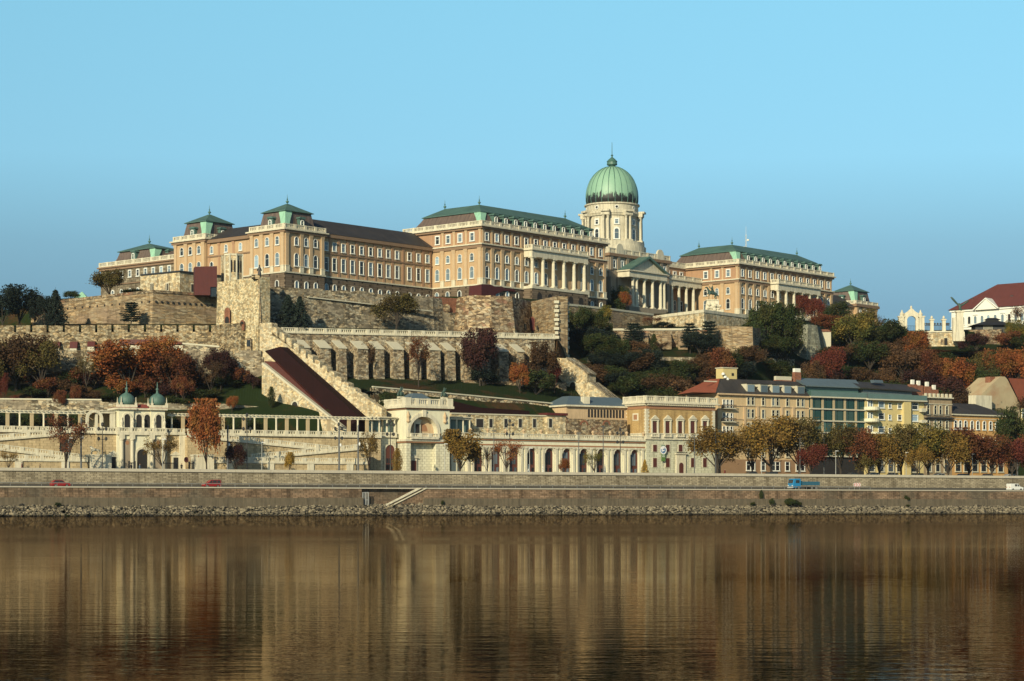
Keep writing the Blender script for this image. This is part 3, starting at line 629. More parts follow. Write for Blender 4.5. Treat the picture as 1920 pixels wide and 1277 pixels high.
# ---- central domed building
XM=90.5
t=thing('domed_palace','central palace building with tall green copper dome, pediment and colonnade','palace',M,(XM,20,58))
MT['shade_stone']=plain('shade_toned_stone',(.33,.27,.2),.85,.25,.5,streak=.3)  # shade on the central block and gatehouse bays put into the stone colour
yc=15.4; ya=19.8
b=B(); b.box(BL+.1,124.8,21.5,40,58,ZT); b.obj('wall',MT['red_tan'],t)
cxL,cxR=XM-15.5,XM+15.5; yf=14.0
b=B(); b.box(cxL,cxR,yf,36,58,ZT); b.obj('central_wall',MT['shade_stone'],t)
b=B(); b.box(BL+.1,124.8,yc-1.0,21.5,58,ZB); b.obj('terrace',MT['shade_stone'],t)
b=B()
for a,c in ((BL+.1,cxL-.01),(cxR+.01,124.8)):
    b=B(); b.box(a,c,yc-.7,21.4,73.6,75.3); b.box(a,c,yc-1.1,yc+1,75.3,75.7); balustrade(b,a,c,yc-.9,yc-.9,75.7,1.3); b.box(a,c,21.0,22.2,ZT,ZT+.6); balustrade(b,a,c,21.0,21.0,ZT+.6,1.3); b.obj('colonnade_entablature',MT['cream'],t)
cm=column_mesh(73.6-ZB,.55)
for a in ([M.X(u,yc) for u in (1259.6,1273,1286.7,1300)]): inst('column',cm,t,(a,yc,ZB)); inst('column',cm,t,(2*XM-a,yc,ZB))
# pediment portico
yp=9.5; pa,pb=M.X(1180,yp),M.X(1249.5,yp)
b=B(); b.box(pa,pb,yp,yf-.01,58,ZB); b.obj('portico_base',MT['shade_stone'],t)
b=B(); b.box(pa-.2,pb+.2,yp-.2,yf-.02,73.6,75.4); b.box(pa-.7,pb+.7,yp-.7,yf-.02,75.4,75.8); b.obj('entablature',MT['cream'],t)
pm_=(pa+pb)/2; zp=75.8
b=B(); b.prism([(pa,zp),(pb,zp),(pm_,zp+4.2)],yp+.3,yf-.02); b.obj('pediment',MT['cream'],t)
b=B(); b.add([(pa-.8,yp-.8,zp),(pm_,yp-.8,zp+4.9),(pb+.8,yp-.8,zp),(pb-.6,yp-.8,zp),(pm_,yp-.8,zp+4.2),(pa+.6,yp-.8,zp)]+[(pa-.8,yf,zp),(pm_,yf,zp+4.9),(pb+.8,yf,zp),(pb-.6,yf,zp),(pm_,yf,zp+4.2),(pa+.6,yf,zp)],
  [(0,5,4,1),(1,4,3,2),(0,1,7,6),(1,2,8,7),(5,11,10,4),(4,10,9,3),(0,6,11,5),(2,3,9,8)]); b.obj('pediment_roof',MT['copper'],t)
for u in (1186.6,1193.5,1208,1223.4,1238.5,1245): inst('column',cm,t,(M.X(u,yp+.8),yp+.8,ZB))
for k in range(5): wins(t,[(pa+2.2+(pb-pa-4.4)*k/4,yf,66.2)],1.3,3.6,True,fr=.25)
b=B(); band(b,cxL,cxR,yf,36,ZT-.4,ZT+.5,.7); b.obj('cornice',MT['brown'],t)
b=B(); balustrade(b,cxL-.3,cxR+.3,yf-.3,yf-.3,ZT+.5,1.7); balustrade(b,cxR-.1,cxR-.1,yf+.2,36,ZT+.5,1.7,axis='y'); balustrade(b,cxL-.3,cxL-.3,yf+.2,36,ZT+.5,1.7,axis='y'); b.obj('balustrade',MT['cream'],t)
for sx in (-1,1):
    x=XM+sx*10.5; b=B(); b.box(x-2,x+2,yf-.5,yf+.5,ZT+.5,ZT+1.9); b.prism([(x+1.7*math.cos(math.pi*k/10),ZT+1.9+1.9*math.sin(math.pi*k/10)) for k in range(11)],yf-.4,yf+.3); b.obj('shell_ornament',MT['cream'],t)
wins(t,[(a,21.5,77.0) for a in np.linspace(cxR+2.0,122.5,5)]+[(a,21.5,77.0) for a in np.linspace(BL+2,cxL-2,5)],1.25,2.05,False,fr=.3)
wins(t,[(a,21.5,66.4) for a in np.linspace(cxR+2.0,122.5,5)],1.2,3.3,True)
wins(t,[(a,yf,76.6) for a in (cxL+2.5,cxL+6.5,cxR-6.5,cxR-2.5)],1.1,2.2,False,fr=.25)
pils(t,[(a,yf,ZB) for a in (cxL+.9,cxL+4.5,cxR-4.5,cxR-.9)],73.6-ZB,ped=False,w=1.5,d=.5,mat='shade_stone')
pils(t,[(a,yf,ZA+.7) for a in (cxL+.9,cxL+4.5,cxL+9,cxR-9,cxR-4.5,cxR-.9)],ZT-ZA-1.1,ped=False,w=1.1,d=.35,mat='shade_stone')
# drum & dome
yd=25.2; MT['drum']=plain('dome_limestone',(.66,.60,.46),.8,.25,.7,streak=.5)
b=B(); b.lathe(XM,yd,[(10.9,ZT),(10.9,84.6),(10.4,84.7),(10.4,86.0),(9.0,86.1)],40); b.obj('drum_base',MT['drum'],t)
b=B(); b.lathe(XM,yd,[(8.3,86),(8.3,95.2)],40); b.obj('drum',MT['drum'],t)
b=B(); b.lathe(XM,yd,[(8.2,95.8),(8.5,97.9),(8.9,98.0),(8.9,98.4),(8.3,98.5)],40); b.obj('upper_drum',MT['drum'],t)
da0=math.atan2(-1,0)  # toward -y (east front)
cam_l=math.atan2(-(M.c*M.D(XM,yd)-M.s*0), -(M.s*M.D(XM,yd)))  # rough direction to the viewer in the frame
base_ang=math.atan2(-M.c,-M.s)+R(1)
b=B(); b.lathe(XM,yd,[(8.7,94.3),(8.9,94.9),(9.1,95.0),(9.1,95.6),(8.4,95.8)],40)
cmd=column_mesh(8.3,.42,'drum')
for k in range(8):
    a=base_ang+R(29)+k*math.pi/4
    # entablature block over each pair
    pts=[]
    for rr,dd in ((8.5,-R(9)),(10.3,-R(7.6)),(10.3,R(7.6)),(8.5,R(9))): pts.append((XM+rr*math.cos(a+dd),yd+rr*math.sin(a+dd)))
    for z0,z1,g in ((94.3,95.3,1.0),(95.3,95.9,1.06),(86.0,86.6,1.0)):
        q=[(XM+(x-XM)*g,yd+(y-yd)*g) for x,y in pts]
        b.add([(x,y,z0) for x,y in q]+[(x,y,z1) for x,y in q],[(3,2,1,0),(4,5,6,7),(0,1,5,4),(1,2,6,5),(2,3,7,6),(3,0,4,7)])
    for dd in (-R(4.6),R(4.6)): inst('column',cmd,t,(XM+9.5*math.cos(a+dd),yd+9.5*math.sin(a+dd),86.1),a)
    a2=a+math.pi/8; rz=a2+math.pi/2
    wins(t,[(XM+8.28*math.cos(a2),yd+8.28*math.sin(a2),86.8)],1.3,3.2,True,rz=rz,fr=.4); wins(t,[(XM+8.28*math.cos(a2),yd+8.28*math.sin(a2),91.6)],1.0,1.3,False,rz=rz,fr=.35)
b.obj('entablature_ring',MT['drum'],t)
ocm=B().lathe(0,0,[(.0,0),(.62,.0),(.62,.12),(.42,.14),(.42,.02)],12).mesh('oculus',MT['white'])
oc=B().lathe(0,0,[(.43,.0),(.43,.06)],12).mesh('oculus_pane',MT['dark'])
for k in range(8):
    a2=base_ang+R(29)+k*math.pi/4+math.pi/8
    for me_,nmz in ((ocm,'oculus'),(oc,'oculus_pane')):
        o=inst(nmz,me_,t,(XM+8.38*math.cos(a2),yd+8.38*math.sin(a2),96.9)); o.rotation_euler=Vector((math.cos(a2),math.sin(a2),0)).to_track_quat('Z','Y').to_euler()
prof=[]
for k in range(15):
    f=k/14; a=R(-12)+f*R(100); prof.append((8.45*math.cos(a)/math.cos(R(0)),98.5+2.2+ (10.2)*math.sin(a) ))
prof=[(8.2,98.4)]+[(max(.9,r),z) for r,z in prof if z>98.7]
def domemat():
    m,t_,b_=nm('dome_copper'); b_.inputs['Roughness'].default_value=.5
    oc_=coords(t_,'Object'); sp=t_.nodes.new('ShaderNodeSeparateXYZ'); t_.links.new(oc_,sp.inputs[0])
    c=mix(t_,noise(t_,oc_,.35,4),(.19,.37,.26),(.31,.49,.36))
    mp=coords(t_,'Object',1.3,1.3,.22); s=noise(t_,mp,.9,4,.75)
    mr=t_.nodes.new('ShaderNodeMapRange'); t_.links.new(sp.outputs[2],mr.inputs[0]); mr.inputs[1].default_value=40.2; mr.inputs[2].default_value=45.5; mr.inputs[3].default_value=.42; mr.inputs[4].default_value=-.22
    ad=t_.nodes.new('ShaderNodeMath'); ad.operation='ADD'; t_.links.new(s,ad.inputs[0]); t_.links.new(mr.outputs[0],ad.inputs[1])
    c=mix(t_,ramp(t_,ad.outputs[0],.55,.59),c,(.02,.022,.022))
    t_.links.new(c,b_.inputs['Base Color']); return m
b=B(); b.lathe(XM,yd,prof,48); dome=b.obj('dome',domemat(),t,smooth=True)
rb=B()
for k in range(24):
    a=base_ang+k*2*math.pi/24+R(3)
    for (r0_,z0_),(r1_,z1_) in zip(prof,prof[1:]): rb.tube((XM+r0_*math.cos(a),yd+r0_*math.sin(a),z0_),(XM+r1_*math.cos(a),yd+r1_*math.sin(a),z1_),.13,.12,4)
rb.obj('dome_ribs',MT['copper_dark'],dome)
zt=prof[-1][1]
b=B(); b.lathe(XM,yd,[(1.3,zt-.3),(.9,zt+.3),(1.5,zt+.4),(1.7,zt+.6),(1.6,zt+1.4),(1.75,zt+1.6),(1.1,zt+2.3),(.35,zt+2.9),(.2,zt+3.4),(.45,zt+3.6),(.12,zt+3.9),(.06,zt+7.8)],16); b.obj('lantern_crown',MT['copper_dark'],t)
# ================================================================== castle walls on the hill
MT['rub_mid']=rubble('warm_rubble',(.50,.44,.31),(.30,.25,.17),.8,.42,.45,.45,stain=.3)
MT['rub_but']=rubble('buttress_rubble',(.52,.47,.36),(.30,.26,.2),.7,.4,.5,.5,patch=(.30,.21,.14),pscale=.15,pth=(.6,.7),stain=.3)
MT['rub_pale']=rubble('pale_rubble',(.70,.64,.45),(.52,.46,.31),.5,.38,.62,.65,stain=.12)
MT['rub_grey']=rubble('grey_rubble',(.54,.50,.385),(.29,.26,.2),.9,.45,.4,.4,patch=(.30,.25,.18),pscale=.12,pth=(.5,.6),stain=.35)
MT['rub_brown']=rubble('brown_rubble',(.43,.37,.27),(.27,.21,.15),.7,.42,.45,.45,patch=(.32,.15,.09),pscale=.12,pth=(.54,.66),stain=.35)
MT['rub_tan']=rubble('coursed_bastion_stone',(.46,.385,.265),(.34,.27,.18),1.5,.36,.6,.6,patch=(.30,.22,.15),pscale=.06,stain=.3)
MT['rub_rough']=rubble('rough_retaining_rubble',(.60,.54,.40),(.26,.21,.14),1.0,.6,.3,.2,stain=.3)
MT['rub_bright']=rubble('bright_rubble',(.70,.64,.47),(.54,.47,.33),.8,.6,.65,.65,patch=(.45,.28,.16),pscale=.2,pth=(.66,.74),stain=.12)
MT['brick']=rubble('red_brick',(.36,.16,.10),(.3,.13,.08),.5,.2,.7,.6,rows=True,stain=.3)
MT['rust']=plain('rust_red_steel',(.10,.015,.012),.6,.3,.5,streak=.3)
MT['rust_dark']=plain('dark_rust_steel',(.020,.006,.006),.8,.3,.4,streak=.3,spec=.15)
MT['cap']=plain('pale_cap_stone',(.56,.52,.40),.85,.2,1.5)
MT['grass']=plain('short_grass',(.035,.06,.012),1,.4,2.0,spec=.1)
def wp(u,Y): return ((u-960)/FL*Y,Y)
def zv(v,Y): return HC+(HV-v)/FL*Y
def wallmesh(b,pts,th=2.0,batter=0,jag=0,step=2.5,seed=0,back=True):
    """pts: (u,Y,zb,zt) along the wall, left to right"""
    rs=random.Random(seed); P_=[]
    for (u0,Y0,b0,t0),(u1,Y1,b1,t1) in zip(pts,pts[1:]):
        a=wp(u0,Y0); c=wp(u1,Y1); L=math.hypot(c[0]-a[0],c[1]-a[1]); n=max(1,int(L/step)) if jag else 1
        for k in range(n):
            f=k/n; P_.append((a[0]+(c[0]-a[0])*f,a[1]+(c[1]-a[1])*f,b0+(b1-b0)*f,t0+(t1-t0)*f))
    u,Y,zb,zt=pts[-1]; P_.append((*wp(u,Y),zb,zt)); n=len(P_)
    Nn=[]
    for i in range(n):
        a=P_[max(0,i-1)]; c=P_[min(n-1,i+1)]; dx,dy=c[0]-a[0],c[1]-a[1]; l=math.hypot(dx,dy) or 1; Nn.append((dy/l,-dx/l))
    vs=[]
    for (x,y,zb,zt),(nx,ny) in zip(P_,Nn):
        z=zt+(rs.uniform(-jag,jag) if jag else 0)
        vs+=[(x+nx*batter,y+ny*batter,zb),(x,y,z),(x-nx*th,y-ny*th,z),(x-nx*th,y-ny*th,zb)]
    fs=[]
    for i in range(n-1):
        a=4*i; c=a+4
        fs+=[(a,c,c+1,a+1),(a+1,c+1,c+2,a+2),(a+2,c+2,c+3,a+3)]
    fs+=[(0,1,2,3),(4*n-1,4*n-2,4*n-3,4*n-4)]
    b.add(vs,fs); return P_,Nn
def wthing(name,label,cat,u,Y,z,group=None): return thing(name,label,cat,WORLD,(*wp(u,Y),z),group)
def merlons(b,pts,w=3.2,gap=.7,h=1.5,th=.9,seed=0):
    rs=random.Random(seed)
    for (u0,Y0,b0,t0),(u1,Y1,b1,t1) in zip(pts,pts[1:]):
        a=Vector((*wp(u0,Y0),0)); c=Vector((*wp(u1,Y1),0)); L=(c-a).length; d=(c-a)/L; nn=Vector((-d.y,d.x,0)); n=int(L/(w+gap))
        for k in range(n):
            s=a+d*(k*(L/n)); e=s+d*(L/n-gap); z0=t0+(t1-t0)*k/n-.02; hh=h+rs.uniform(-.12,.12)
            q=[s,e,e+nn*th,s+nn*th]
            b.add([(p.x,p.y,z0) for p in q]+[(p.x,p.y,z0+hh) for p in q],[(0,3,2,1),(4,5,6,7),(0,1,5,4),(1,2,6,5),(2,3,7,6),(3,0,4,7)])
def archface(x,z0,w,h,y,pointed=False,n=10):
    r=w/2
    if pointed: top=[(x+r,z0+h-w*.9),(x+r*.8,z0+h-w*.45),(x,z0+h),(x-r*.8,z0+h-w*.45),(x-r,z0+h-w*.9)]
    else: top=[(x+r*math.cos(math.pi*k/n),z0+h-r+r*math.sin(math.pi*k/n)) for k in range(n+1)]
    pts=[(x-r,z0),(x+r,z0)]+top
    return [(px_,y,pz) for px_,pz in pts]
def ring(b,x,z0,w,h,y,t=.35,d=.2,n=12,legs=True):
    """arch surround of thickness t, proud by d in front of plane y"""
    r=w/2; R_=r+t; zc=z0+h-r; o=[];i=[]
    if legs: o.append((x+R_,z0)); i.append((x+r,z0))
    for k in range(n+1):
        a=math.pi*k/n; o.append((x+R_*math.cos(a),zc+R_*math.sin(a))); i.append((x+r*math.cos(a),zc+r*math.sin(a)))
    if legs: o.append((x-R_,z0)); i.append((x-r,z0))
    m=len(o); vs=[(a,y-d,c) for a,c in o]+[(a,y-d,c) for a,c in i]+[(a,y,c) for a,c in o]+[(a,y,c) for a,c in i]; fs=[]
    for k in range(m-1): fs+=[(k,k+1,k+1+m,k+m),(k+2*m,k+1+2*m,k+1,k),(k+m,k+1+m,k+1+3*m,k+3*m)]
    b.add(vs,fs)
def opening(parent,fr_,x,z0,w,h,y,mat='dark',ringmat=None,name='archway',t=.4,pointed=False):
    """a dark opening set on a wall that belongs to a thing built in frame fr_ (parts keep that frame)"""
    b=B(); f=archface(x,z0,w,h,y-.04,pointed); b.add(f,[tuple(range(len(f)))]); o=b.obj(name,MT[mat],parent)
    if ringmat: b=B(); ring(b,x,z0,w,h,y,t,.12,legs=False); b.obj('arch_ring',MT[ringmat],parent)
# --- lowest long wall with low merlons
t=wthing('castle_wall','lowest castle wall on the left slope, patchy rubble with shallow notched top behind the trees','castle wall',-300,517,30)
LW=[(-400,517,29,38.1),(0,517,29,38.1),(287,517,29,38.1),(440,517,29,38.1),(494,517.5,27,38.1)]
b=B(); wallmesh(b,LW,2.0,.5,.12,3,2); b.obj('masonry',MT['rub_grey'],t)
b=B(); merlons(b,LW,3.3,.55,1.6,.8,4); b.obj('merlons',MT['rub_grey'],t)
# --- crenellated middle wall
t=wthing('castle_wall','battlemented middle castle wall on the left, merlons split by narrow dark slots','castle wall',-300,533,38)
MW=[(-400,533,38,45.4),(0,533,38,45.4),(396,532,38,45.4),(452,521.5,36,45.0)]
b=B(); wallmesh(b,MW,1.6,.4,.05,3,3); b.obj('masonry',MT['rub_mid'],t)
b=B(); merlons(b,MW,3.3,.6,1.75,.8,5); b.obj('merlons',MT['rub_mid'],t)
# red hoods
for i,(u0,u1,v0,v1) in enumerate(((98,111,640,652.5),(130,144,640,653),(163,177,639.5,650),(196,208,638,650))):
    Y=530.6; fr=Fr(u0,Y,0); w=fr.X(u1); z0=fr.Z(v1,0); z1=fr.Z(v0,0)
    t=thing('red_hood','rust red sheet metal hood on the wall walk, '+('leftmost of the four','second from the left of four','third from the left of four','nearest to the long red canopy')[i],'metal hood',fr,(0,0,z0-1),'red hoods on the wall walk')
    b=B(); b.prismx([(0,z0),(2.3,z0),(2.3,z1),(.9,z1)],0,w); b.obj('hood',MT['rust'],t)
    b=B(); b.box(.1,w-.1,.1,2.2,z0-1.4,z0-.02); b.obj('plinth',MT['cap'],t)
fr=Fr(223,530.6,0); w=fr.X(342); t=thing('red_canopy','long low rust red canopy running along the middle castle wall','canopy',fr,(0,0,41.5))
b=B(); b.prism([(0,fr.Z(647,0)),(w*.14,fr.Z(647,0)),(w*.15,fr.Z(645,0)),(w,fr.Z(645,w)),(w*.97,fr.Z(641,w)),(w*.55,fr.Z(637,0)),(w*.04,fr.Z(636,0))],0,2.2); b.obj('roof',MT['rust'],t)
b=B(); b.box(.2,w,.4,2.0,39.5,fr.Z(647,0)-.02); b.obj('plinth',MT['cap'],t)
t=wthing('low_wall','pale capped low wall right of the red canopy','wall',342,531,39)
b=B(); wallmesh(b,[(343,530.5,38,42.2),(452,528,38,40.8)],.8); b.obj('masonry',MT['rub_grey'],t)
b=B(); wallmesh(b,[(342,530.3,42.22,42.6),(452,527.8,40.82,41.2)],1.1); b.obj('coping',MT['cap'],t)
# --- big bastion
t=wthing('bastion','broad tan bastion of coursed stone with sloping faces and a prow corner','bastion',287,545,44)
BA=[(60,572,44,56.0),(120,566,44,56.2),(287,545,44,56.5),(414,556.5,44,56.5)]
b=B(); wallmesh(b,BA,2.0,1.0); b.obj('masonry',MT['rub_tan'],t)
b=B(); wallmesh(b,[(u,Y-.25,56.52 if u>120 else 56.1,57.2 if u>120 else 56.8) for u,Y,a,c in BA],1.6); b.obj('parapet',MT['rub_brown'],t)
rs=random.Random(7); b=B()
for (u0,Y0,_,_),(u1,Y1,_,_) in zip(BA[1:],BA[2:]):
    n=12
    for k in range(n):
        f=(k+.5)/n; u=u0+(u1-u0)*f; Y=Y0+(Y1-Y0)*f; x,y=wp(u,Y-.35); b=B(); b.box(x-.18,x+.18,y-.25,y+.3,54.0,54.5); b.obj('drain_spout',MT['dark'],t)
# --- stone pavilion house on the bastion
fl=Fr(337,560,-45); 
t=wthing('stone_house','low flat roofed pale stone house on the left bastion with two cross windows','house',337,560,56)
HS=[(263,569.5,56,63.4),(337,560,56,63.4),(426,573,56,63.4)]
b=B(); wallmesh(b,HS,6,0); b.obj('wall',MT['rub_bright'],t)
b=B(); wallmesh(b,[(u,Y-.4,63.42,63.8) for u,Y,_,_ in HS],6.6); b.obj('roof',MT['iron'],t)
def decal(parent,name,u,Y,v0,v1,wpx,mat,ang=0,d=.08,arch=False):
    x,y=wp(u,Y); z0,z1=zv(v1,Y),zv(v0,Y); w=wpx/FL*Y/2; c,s=math.cos(R(ang)),math.sin(R(ang)); b=B()
    pts=archface(0,z0,2*w,z1-z0,0) if arch else [(-w,0,z0),(w,0,z0),(w,0,z1),(-w,0,z1)]
    f=[(x+p[0]*c+s*d,y+p[0]*s-c*d,p[2]) for p in pts]; b.add(f,[tuple(range(len(f)))]); return b.obj(name,MT[mat],parent)
for u,Y in ((286,566.5),(315,562.8)):
    o=decal(t,'window',u,Y,530,546,10.5,'cream',-45,.3); decal(o,'pane',u,Y,532,544.5,7.5,'dark',-45,.36); decal(o,'mullion',u,Y,532,544.5,1.5,'cream',-45,.42)
o=decal(t,'window',360,563.3,531,549,7,'cream',30,.15); decal(o,'pane',360,563.3,533,547.5,4.5,'dark',30,.2)
fr=Fr(365,549,12); w=fr.X(407); t=thing('red_lift_tower','tall plain rust red steel box standing on the bastion before the tan wing','lift tower',fr,(0,0,56))
b=B(); b.prism([(0,fr.Z(553,0)),(w*.7,fr.Z(553,0)),(w*.7,fr.Z(538,w*.7)),(w,fr.Z(538,w)),(w,fr.Z(499,w)),(0,fr.Z(500,0))],0,5); b.obj('shaft',MT['rust'],t)
b=B(); b.box(w*.72,w*.98,.4,4.5,56,fr.Z(538,w)-.02); b.obj('glass_door',MT['glass'],t)
# gothic bay
fr=Fr(424,551,20); t=thing('gothic_bay','small white gothic oriel with pointed windows beside the red steel box','chapel bay',fr,(0,0,57))
w=fr.X(459); zt_=fr.Z(475,w/2); zb_=56.5
b=B(); pl=[(0,1.6),(w*.2,.2),(w*.55,0),(w*.92,1.0),(w,3.5),(w*.8,6),(0,6)]
b.add([(x,y,zb_) for x,y in pl]+[(x,y,zt_) for x,y in pl],[tuple(range(6,-1,-1)),tuple(range(7,14))]+[(i,(i+1)%7,(i+1)%7+7,i+7) for i in range(7)]); b.obj('wall',MT['rub_bright'],t)
b=B()
for z in (zb_+1.2,zt_-.5): b.add([(x+(x-w/2)*.08,y-.12,z) for x,y in pl[:5]]+[(x+(x-w/2)*.08,y-.12,z+.4) for x,y in pl[:5]]+[(x,y+.6,z) for x,y in pl[:5]]+[(x,y+.6,z+.4) for x,y in pl[:5]],[(i,i+1,i+6,i+5) for i in range(4)]+[(i+5,i+6,i+16,i+15) for i in range(4)]+[(i,i+10,i+11,i+1) for i in range(4)])
for x,y in pl[:4]: b.box(x-.18,x+.18,y-.2,y+.1,zb_,zt_)
b.obj('ribs',MT['cream'],t)
for (x0,y0),(x1,y1) in ((pl[1],pl[2]),(pl[2],pl[3])):
    cx_,cy_=(x0+x1)/2,(y0+y1)/2; a=math.atan2(y1-y0,x1-x0); c,s=math.cos(a),math.sin(a)
    for dx in (-.45,.45):
        f=archface(dx,zb_+6.0,.5,3.2,-.06,True); b=B(); b.add([(cx_+p[0]*c-p[1]*s,cy_+p[0]*s+p[1]*c,p[2]) for p in f],[tuple(range(len(f)))]); b.obj('window',MT['dark'],t)
# --- pale rubble tower
t=wthing('tower','massive pale rubble corner tower with bricked arches and a rough broken top','tower',487,515,34)
T0=[(408,531,34,57.7),(487,519,30,57.8)]
b=B(); wallmesh(b,T0,3.2,.9); 
b.obj('masonry',MT['rub_pale'],t)
b=B(); wallmesh(b,[(487.2,519,38,57.2),(492,521,38,56.9),(499,525,38,56.3),(508.5,531,38,55.4)],.4,.5,.25,1.2,5); b.obj('side_masonry',MT['rub_brown'],t)  # side turned from the sun: its shade is put into browner stone
b=B(); wallmesh(b,[(486.8,518.8,57.3,58.1),(497,524,56.9,57.6)],2,0,.3,1); wallmesh(b,[(497,523.9,56.3,57.1),(503,527.3,56.0,56.8)],2,0,.3,1); b.obj('broken_top',MT['rub_rough'],t)
d1=decal(t,'arch_niche',432,527.3,577,606,17,'brick',-45,1.0,True); decal(d1,'archway',432,527.3,594,606,12,'dark',-45,1.1,True)
d1=decal(t,'brick_arch',460,523,600,620,14,'brick',-45,1.0,True); decal(d1,'recess',460,523,603,607,11,'dark',-45,1.1,True)
d1=decal(t,'doorway',474,521,634,660,14,'rub_brown',-45,1.2); decal(d1,'door',474,521,638,650,10,'glass',-45,1.3)
# --- stair wall with battlements, in its own plane
SF=Fr(487,518.6,-34); Ls=SF.X(716)
MT['stairwall']=rubble('pale_stair_wall_stone',(.66,.61,.45),(.52,.46,.33),.6,.45,.7,.75,patch=(.5,.36,.22),pscale=.2,pth=(.7,.78),stain=.08)
t=thing('stair_wall','diagonal pale stone wall descending the slope with a stepped battlement','castle wall',SF,(0,0,20))
top=[(0,SF.Z(612,0))]
n=15; pts=[(0,18),(Ls,18),(Ls,SF.Z(766,Ls)),(0,SF.Z(613,0))]
b=B(); b.prism(pts,0,1.8); b.obj('masonry',MT['stairwall'],t)
b=B(); x0=0; x1=SF.X(511); b.prism([(x0,SF.Z(612,0)-.8),(x1,SF.Z(628,x1)),(x1,SF.Z(608,x1)),(x1-.3,SF.Z(605,x1)),(x0+.2,SF.Z(606,0)),(x0,SF.Z(608,0))],-.15,1.95); b.obj('merlon',MT['stairwall'],t)
for k in range(15):
    ua=511+13.35*k; va=614.5+10.3*k; xa,xb=SF.X(ua),SF.X(ua+9.6); xe=SF.X(ua+13.35)
    b=B(); b.prism([(xa,SF.Z(va+8,xa)),(xb,SF.Z(va+17,xb)),(xb,SF.Z(va+3,xb)),(xb-.15,SF.Z(va+1,xb)),(xa+.3,SF.Z(va-2,xa)),(xa,SF.Z(va,xa))],-.15,1.95); b.obj('merlon',MT['stairwall'],t)
def pz(fr,y,pts): return [(fr.X(u,y),fr.Z(v,fr.X(u,y),y)) for u,v in pts]
t=thing('escalator_cover','long dark rust red steel escalator cover sloping down beside the stair wall','escalator cover',SF,(0,-4,20))
b=B(); b.prism(pz(SF,-3.5,[(496,658),(655,811),(656,816),(674,816),(672.8,780.6),(525,650)]),-3.5,-.6); b.obj('side_panel',MT['rust_dark'],t)
MT['rust_b']=plain('bright_rust_steel',(.09,.02,.013),.65,.3,.6,streak=.3)
b=B(); b.prism(pz(SF,-4.5,[(496,684),(652,810),(655,813),(515,678),(496,677)]),-4.5,-3.55); b.obj('fascia',MT['rust_b'],t)
t=thing('ramp_wall','sunlit pale rubble wall under the red escalator cover with a round arched doorway','castle wall',SF,(0,-6,18))
b=B(); b.prism(pz(SF,-5.6,[(491,760),(500,830),(668,830),(668,822),(652,810),(496,685),(491,681)]),-5.6,-4.0); b.obj('masonry',MT['stairwall'],t)
b=B(); b.prism(pz(SF,-5.8,[(490,683),(653,812),(655,810),(492,679.5)]),-5.8,-4.6); b.obj('coping',MT['cap'],t)
xa=SF.X(553,-5.6); opening(t,SF,xa,SF.Z(781,xa,-5.6),1.7,3.5,-5.6,'dark','cap','doorway',.3)
t=thing('stair_cover','low dark red sloping cover at the foot of the pale ramp wall behind the pergola','stair cover',SF,(0,-9,18))
b=B(); b.prism(pz(SF,-8.5,[(528,812),(578,812),(560,783),(500,783)]),-8.5,-6); b.obj('cover',MT['rust_dark'],t)
b=B(); b.prism(pz(SF,-8.9,[(497,783),(530,815),(522,818),(490,790)]),-8.9,-8.55); b.obj('stringer',MT['cap'],t)
# --- buttressed terrace wall
BF=Fr(528,522,30.6); Lb=BF.X(1040); ZT2=44.3; KS=1.6/Lb
t=thing('terrace_wall','long buttressed terrace wall with a pale stone balustrade under the palace','terrace wall',BF,(0,0,31))
b=B(); b.prism([(0,30),(Lb,31),(Lb,ZT2+1.6),(0,ZT2)],0,2.2); b.obj('masonry',MT['rub_but'],t)
b=B(); b.box(-.5,Lb,-.3,.9,ZT2,ZT2+.35); balustrade(b,0,Lb,-.1,-.1,ZT2+.35,1.1,3.9,.5); b.v=[(x,y,z+KS*x) for x,y,z in b.v]; b.obj('balustrade',MT['cream'],t)
bus=[(574,20),(611,27),(643,19),(681,27),(713,21),(748,26),(782,20),(817,26),(847,20),(880,26),(912,20),(945,25),(977,19),(1010,24)]
for u,wpx in bus:
    x=BF.X(u,-4.2); w=wpx/FL*BF.D(x,-4.2)/2*.84
    b=B(); b.prismx([(-4.6,30),(0,30),(0,42.4+KS*x),(-3.9,40.6+KS*x)],x-w,x+w); o=b.obj('buttress',MT['rub_but'],t)
    b=B(); b.add([(x-w-.1,-4.15,40.5),(x+w+.1,-4.15,40.5),(x+w+.1,-.05,42.55),(x-w-.1,-.05,42.55),(x-w-.1,-4.15,40.75),(x+w+.1,-4.15,40.75),(x+w+.1,-.05,42.8),(x-w-.1,-.05,42.8)],[(0,3,2,1),(4,5,6,7),(0,1,5,4),(1,2,6,5),(2,3,7,6),(3,0,4,7)]); b.v=[(p,q,r+KS*x) for p,q,r in b.v]; b.obj('cap_slab',MT['cap'],o)
# --- rough retaining wall on the grass slope
t=wthing('retaining_wall','low rough dry stone retaining wall crossing the grass slope above the arcade','retaining wall',705,506,24)
b=B(); wallmesh(b,[(700,505.6,24,zv(727,505.6)),(880,523,23,zv(743,523)),(1056,541,20,zv(760,541))],1.4,.8,.15,1.5,9); b.obj('masonry',MT['rub_rough'],t)
b=B(); wallmesh(b,[(700,505.4,zv(727,505.6)+.1,zv(727,505.6)+.4),(880,522.8,zv(743,523)+.1,zv(743,523)+.4),(1056,540.8,zv(760,541)+.1,zv(760,541)+.4)],.7); b.obj('coping',MT['cap'],t)
t=wthing('retaining_wall','short brown stone retaining wall below the dark shrubs beside the lower stair tower','retaining wall',880,531,28)
b=B(); wallmesh(b,[(870,541,26,zv(713,541)),(1062,555,24,zv(717,555))],1.6,.3,.1,2,3); b.obj('masonry',MT['rub_brown'],t)
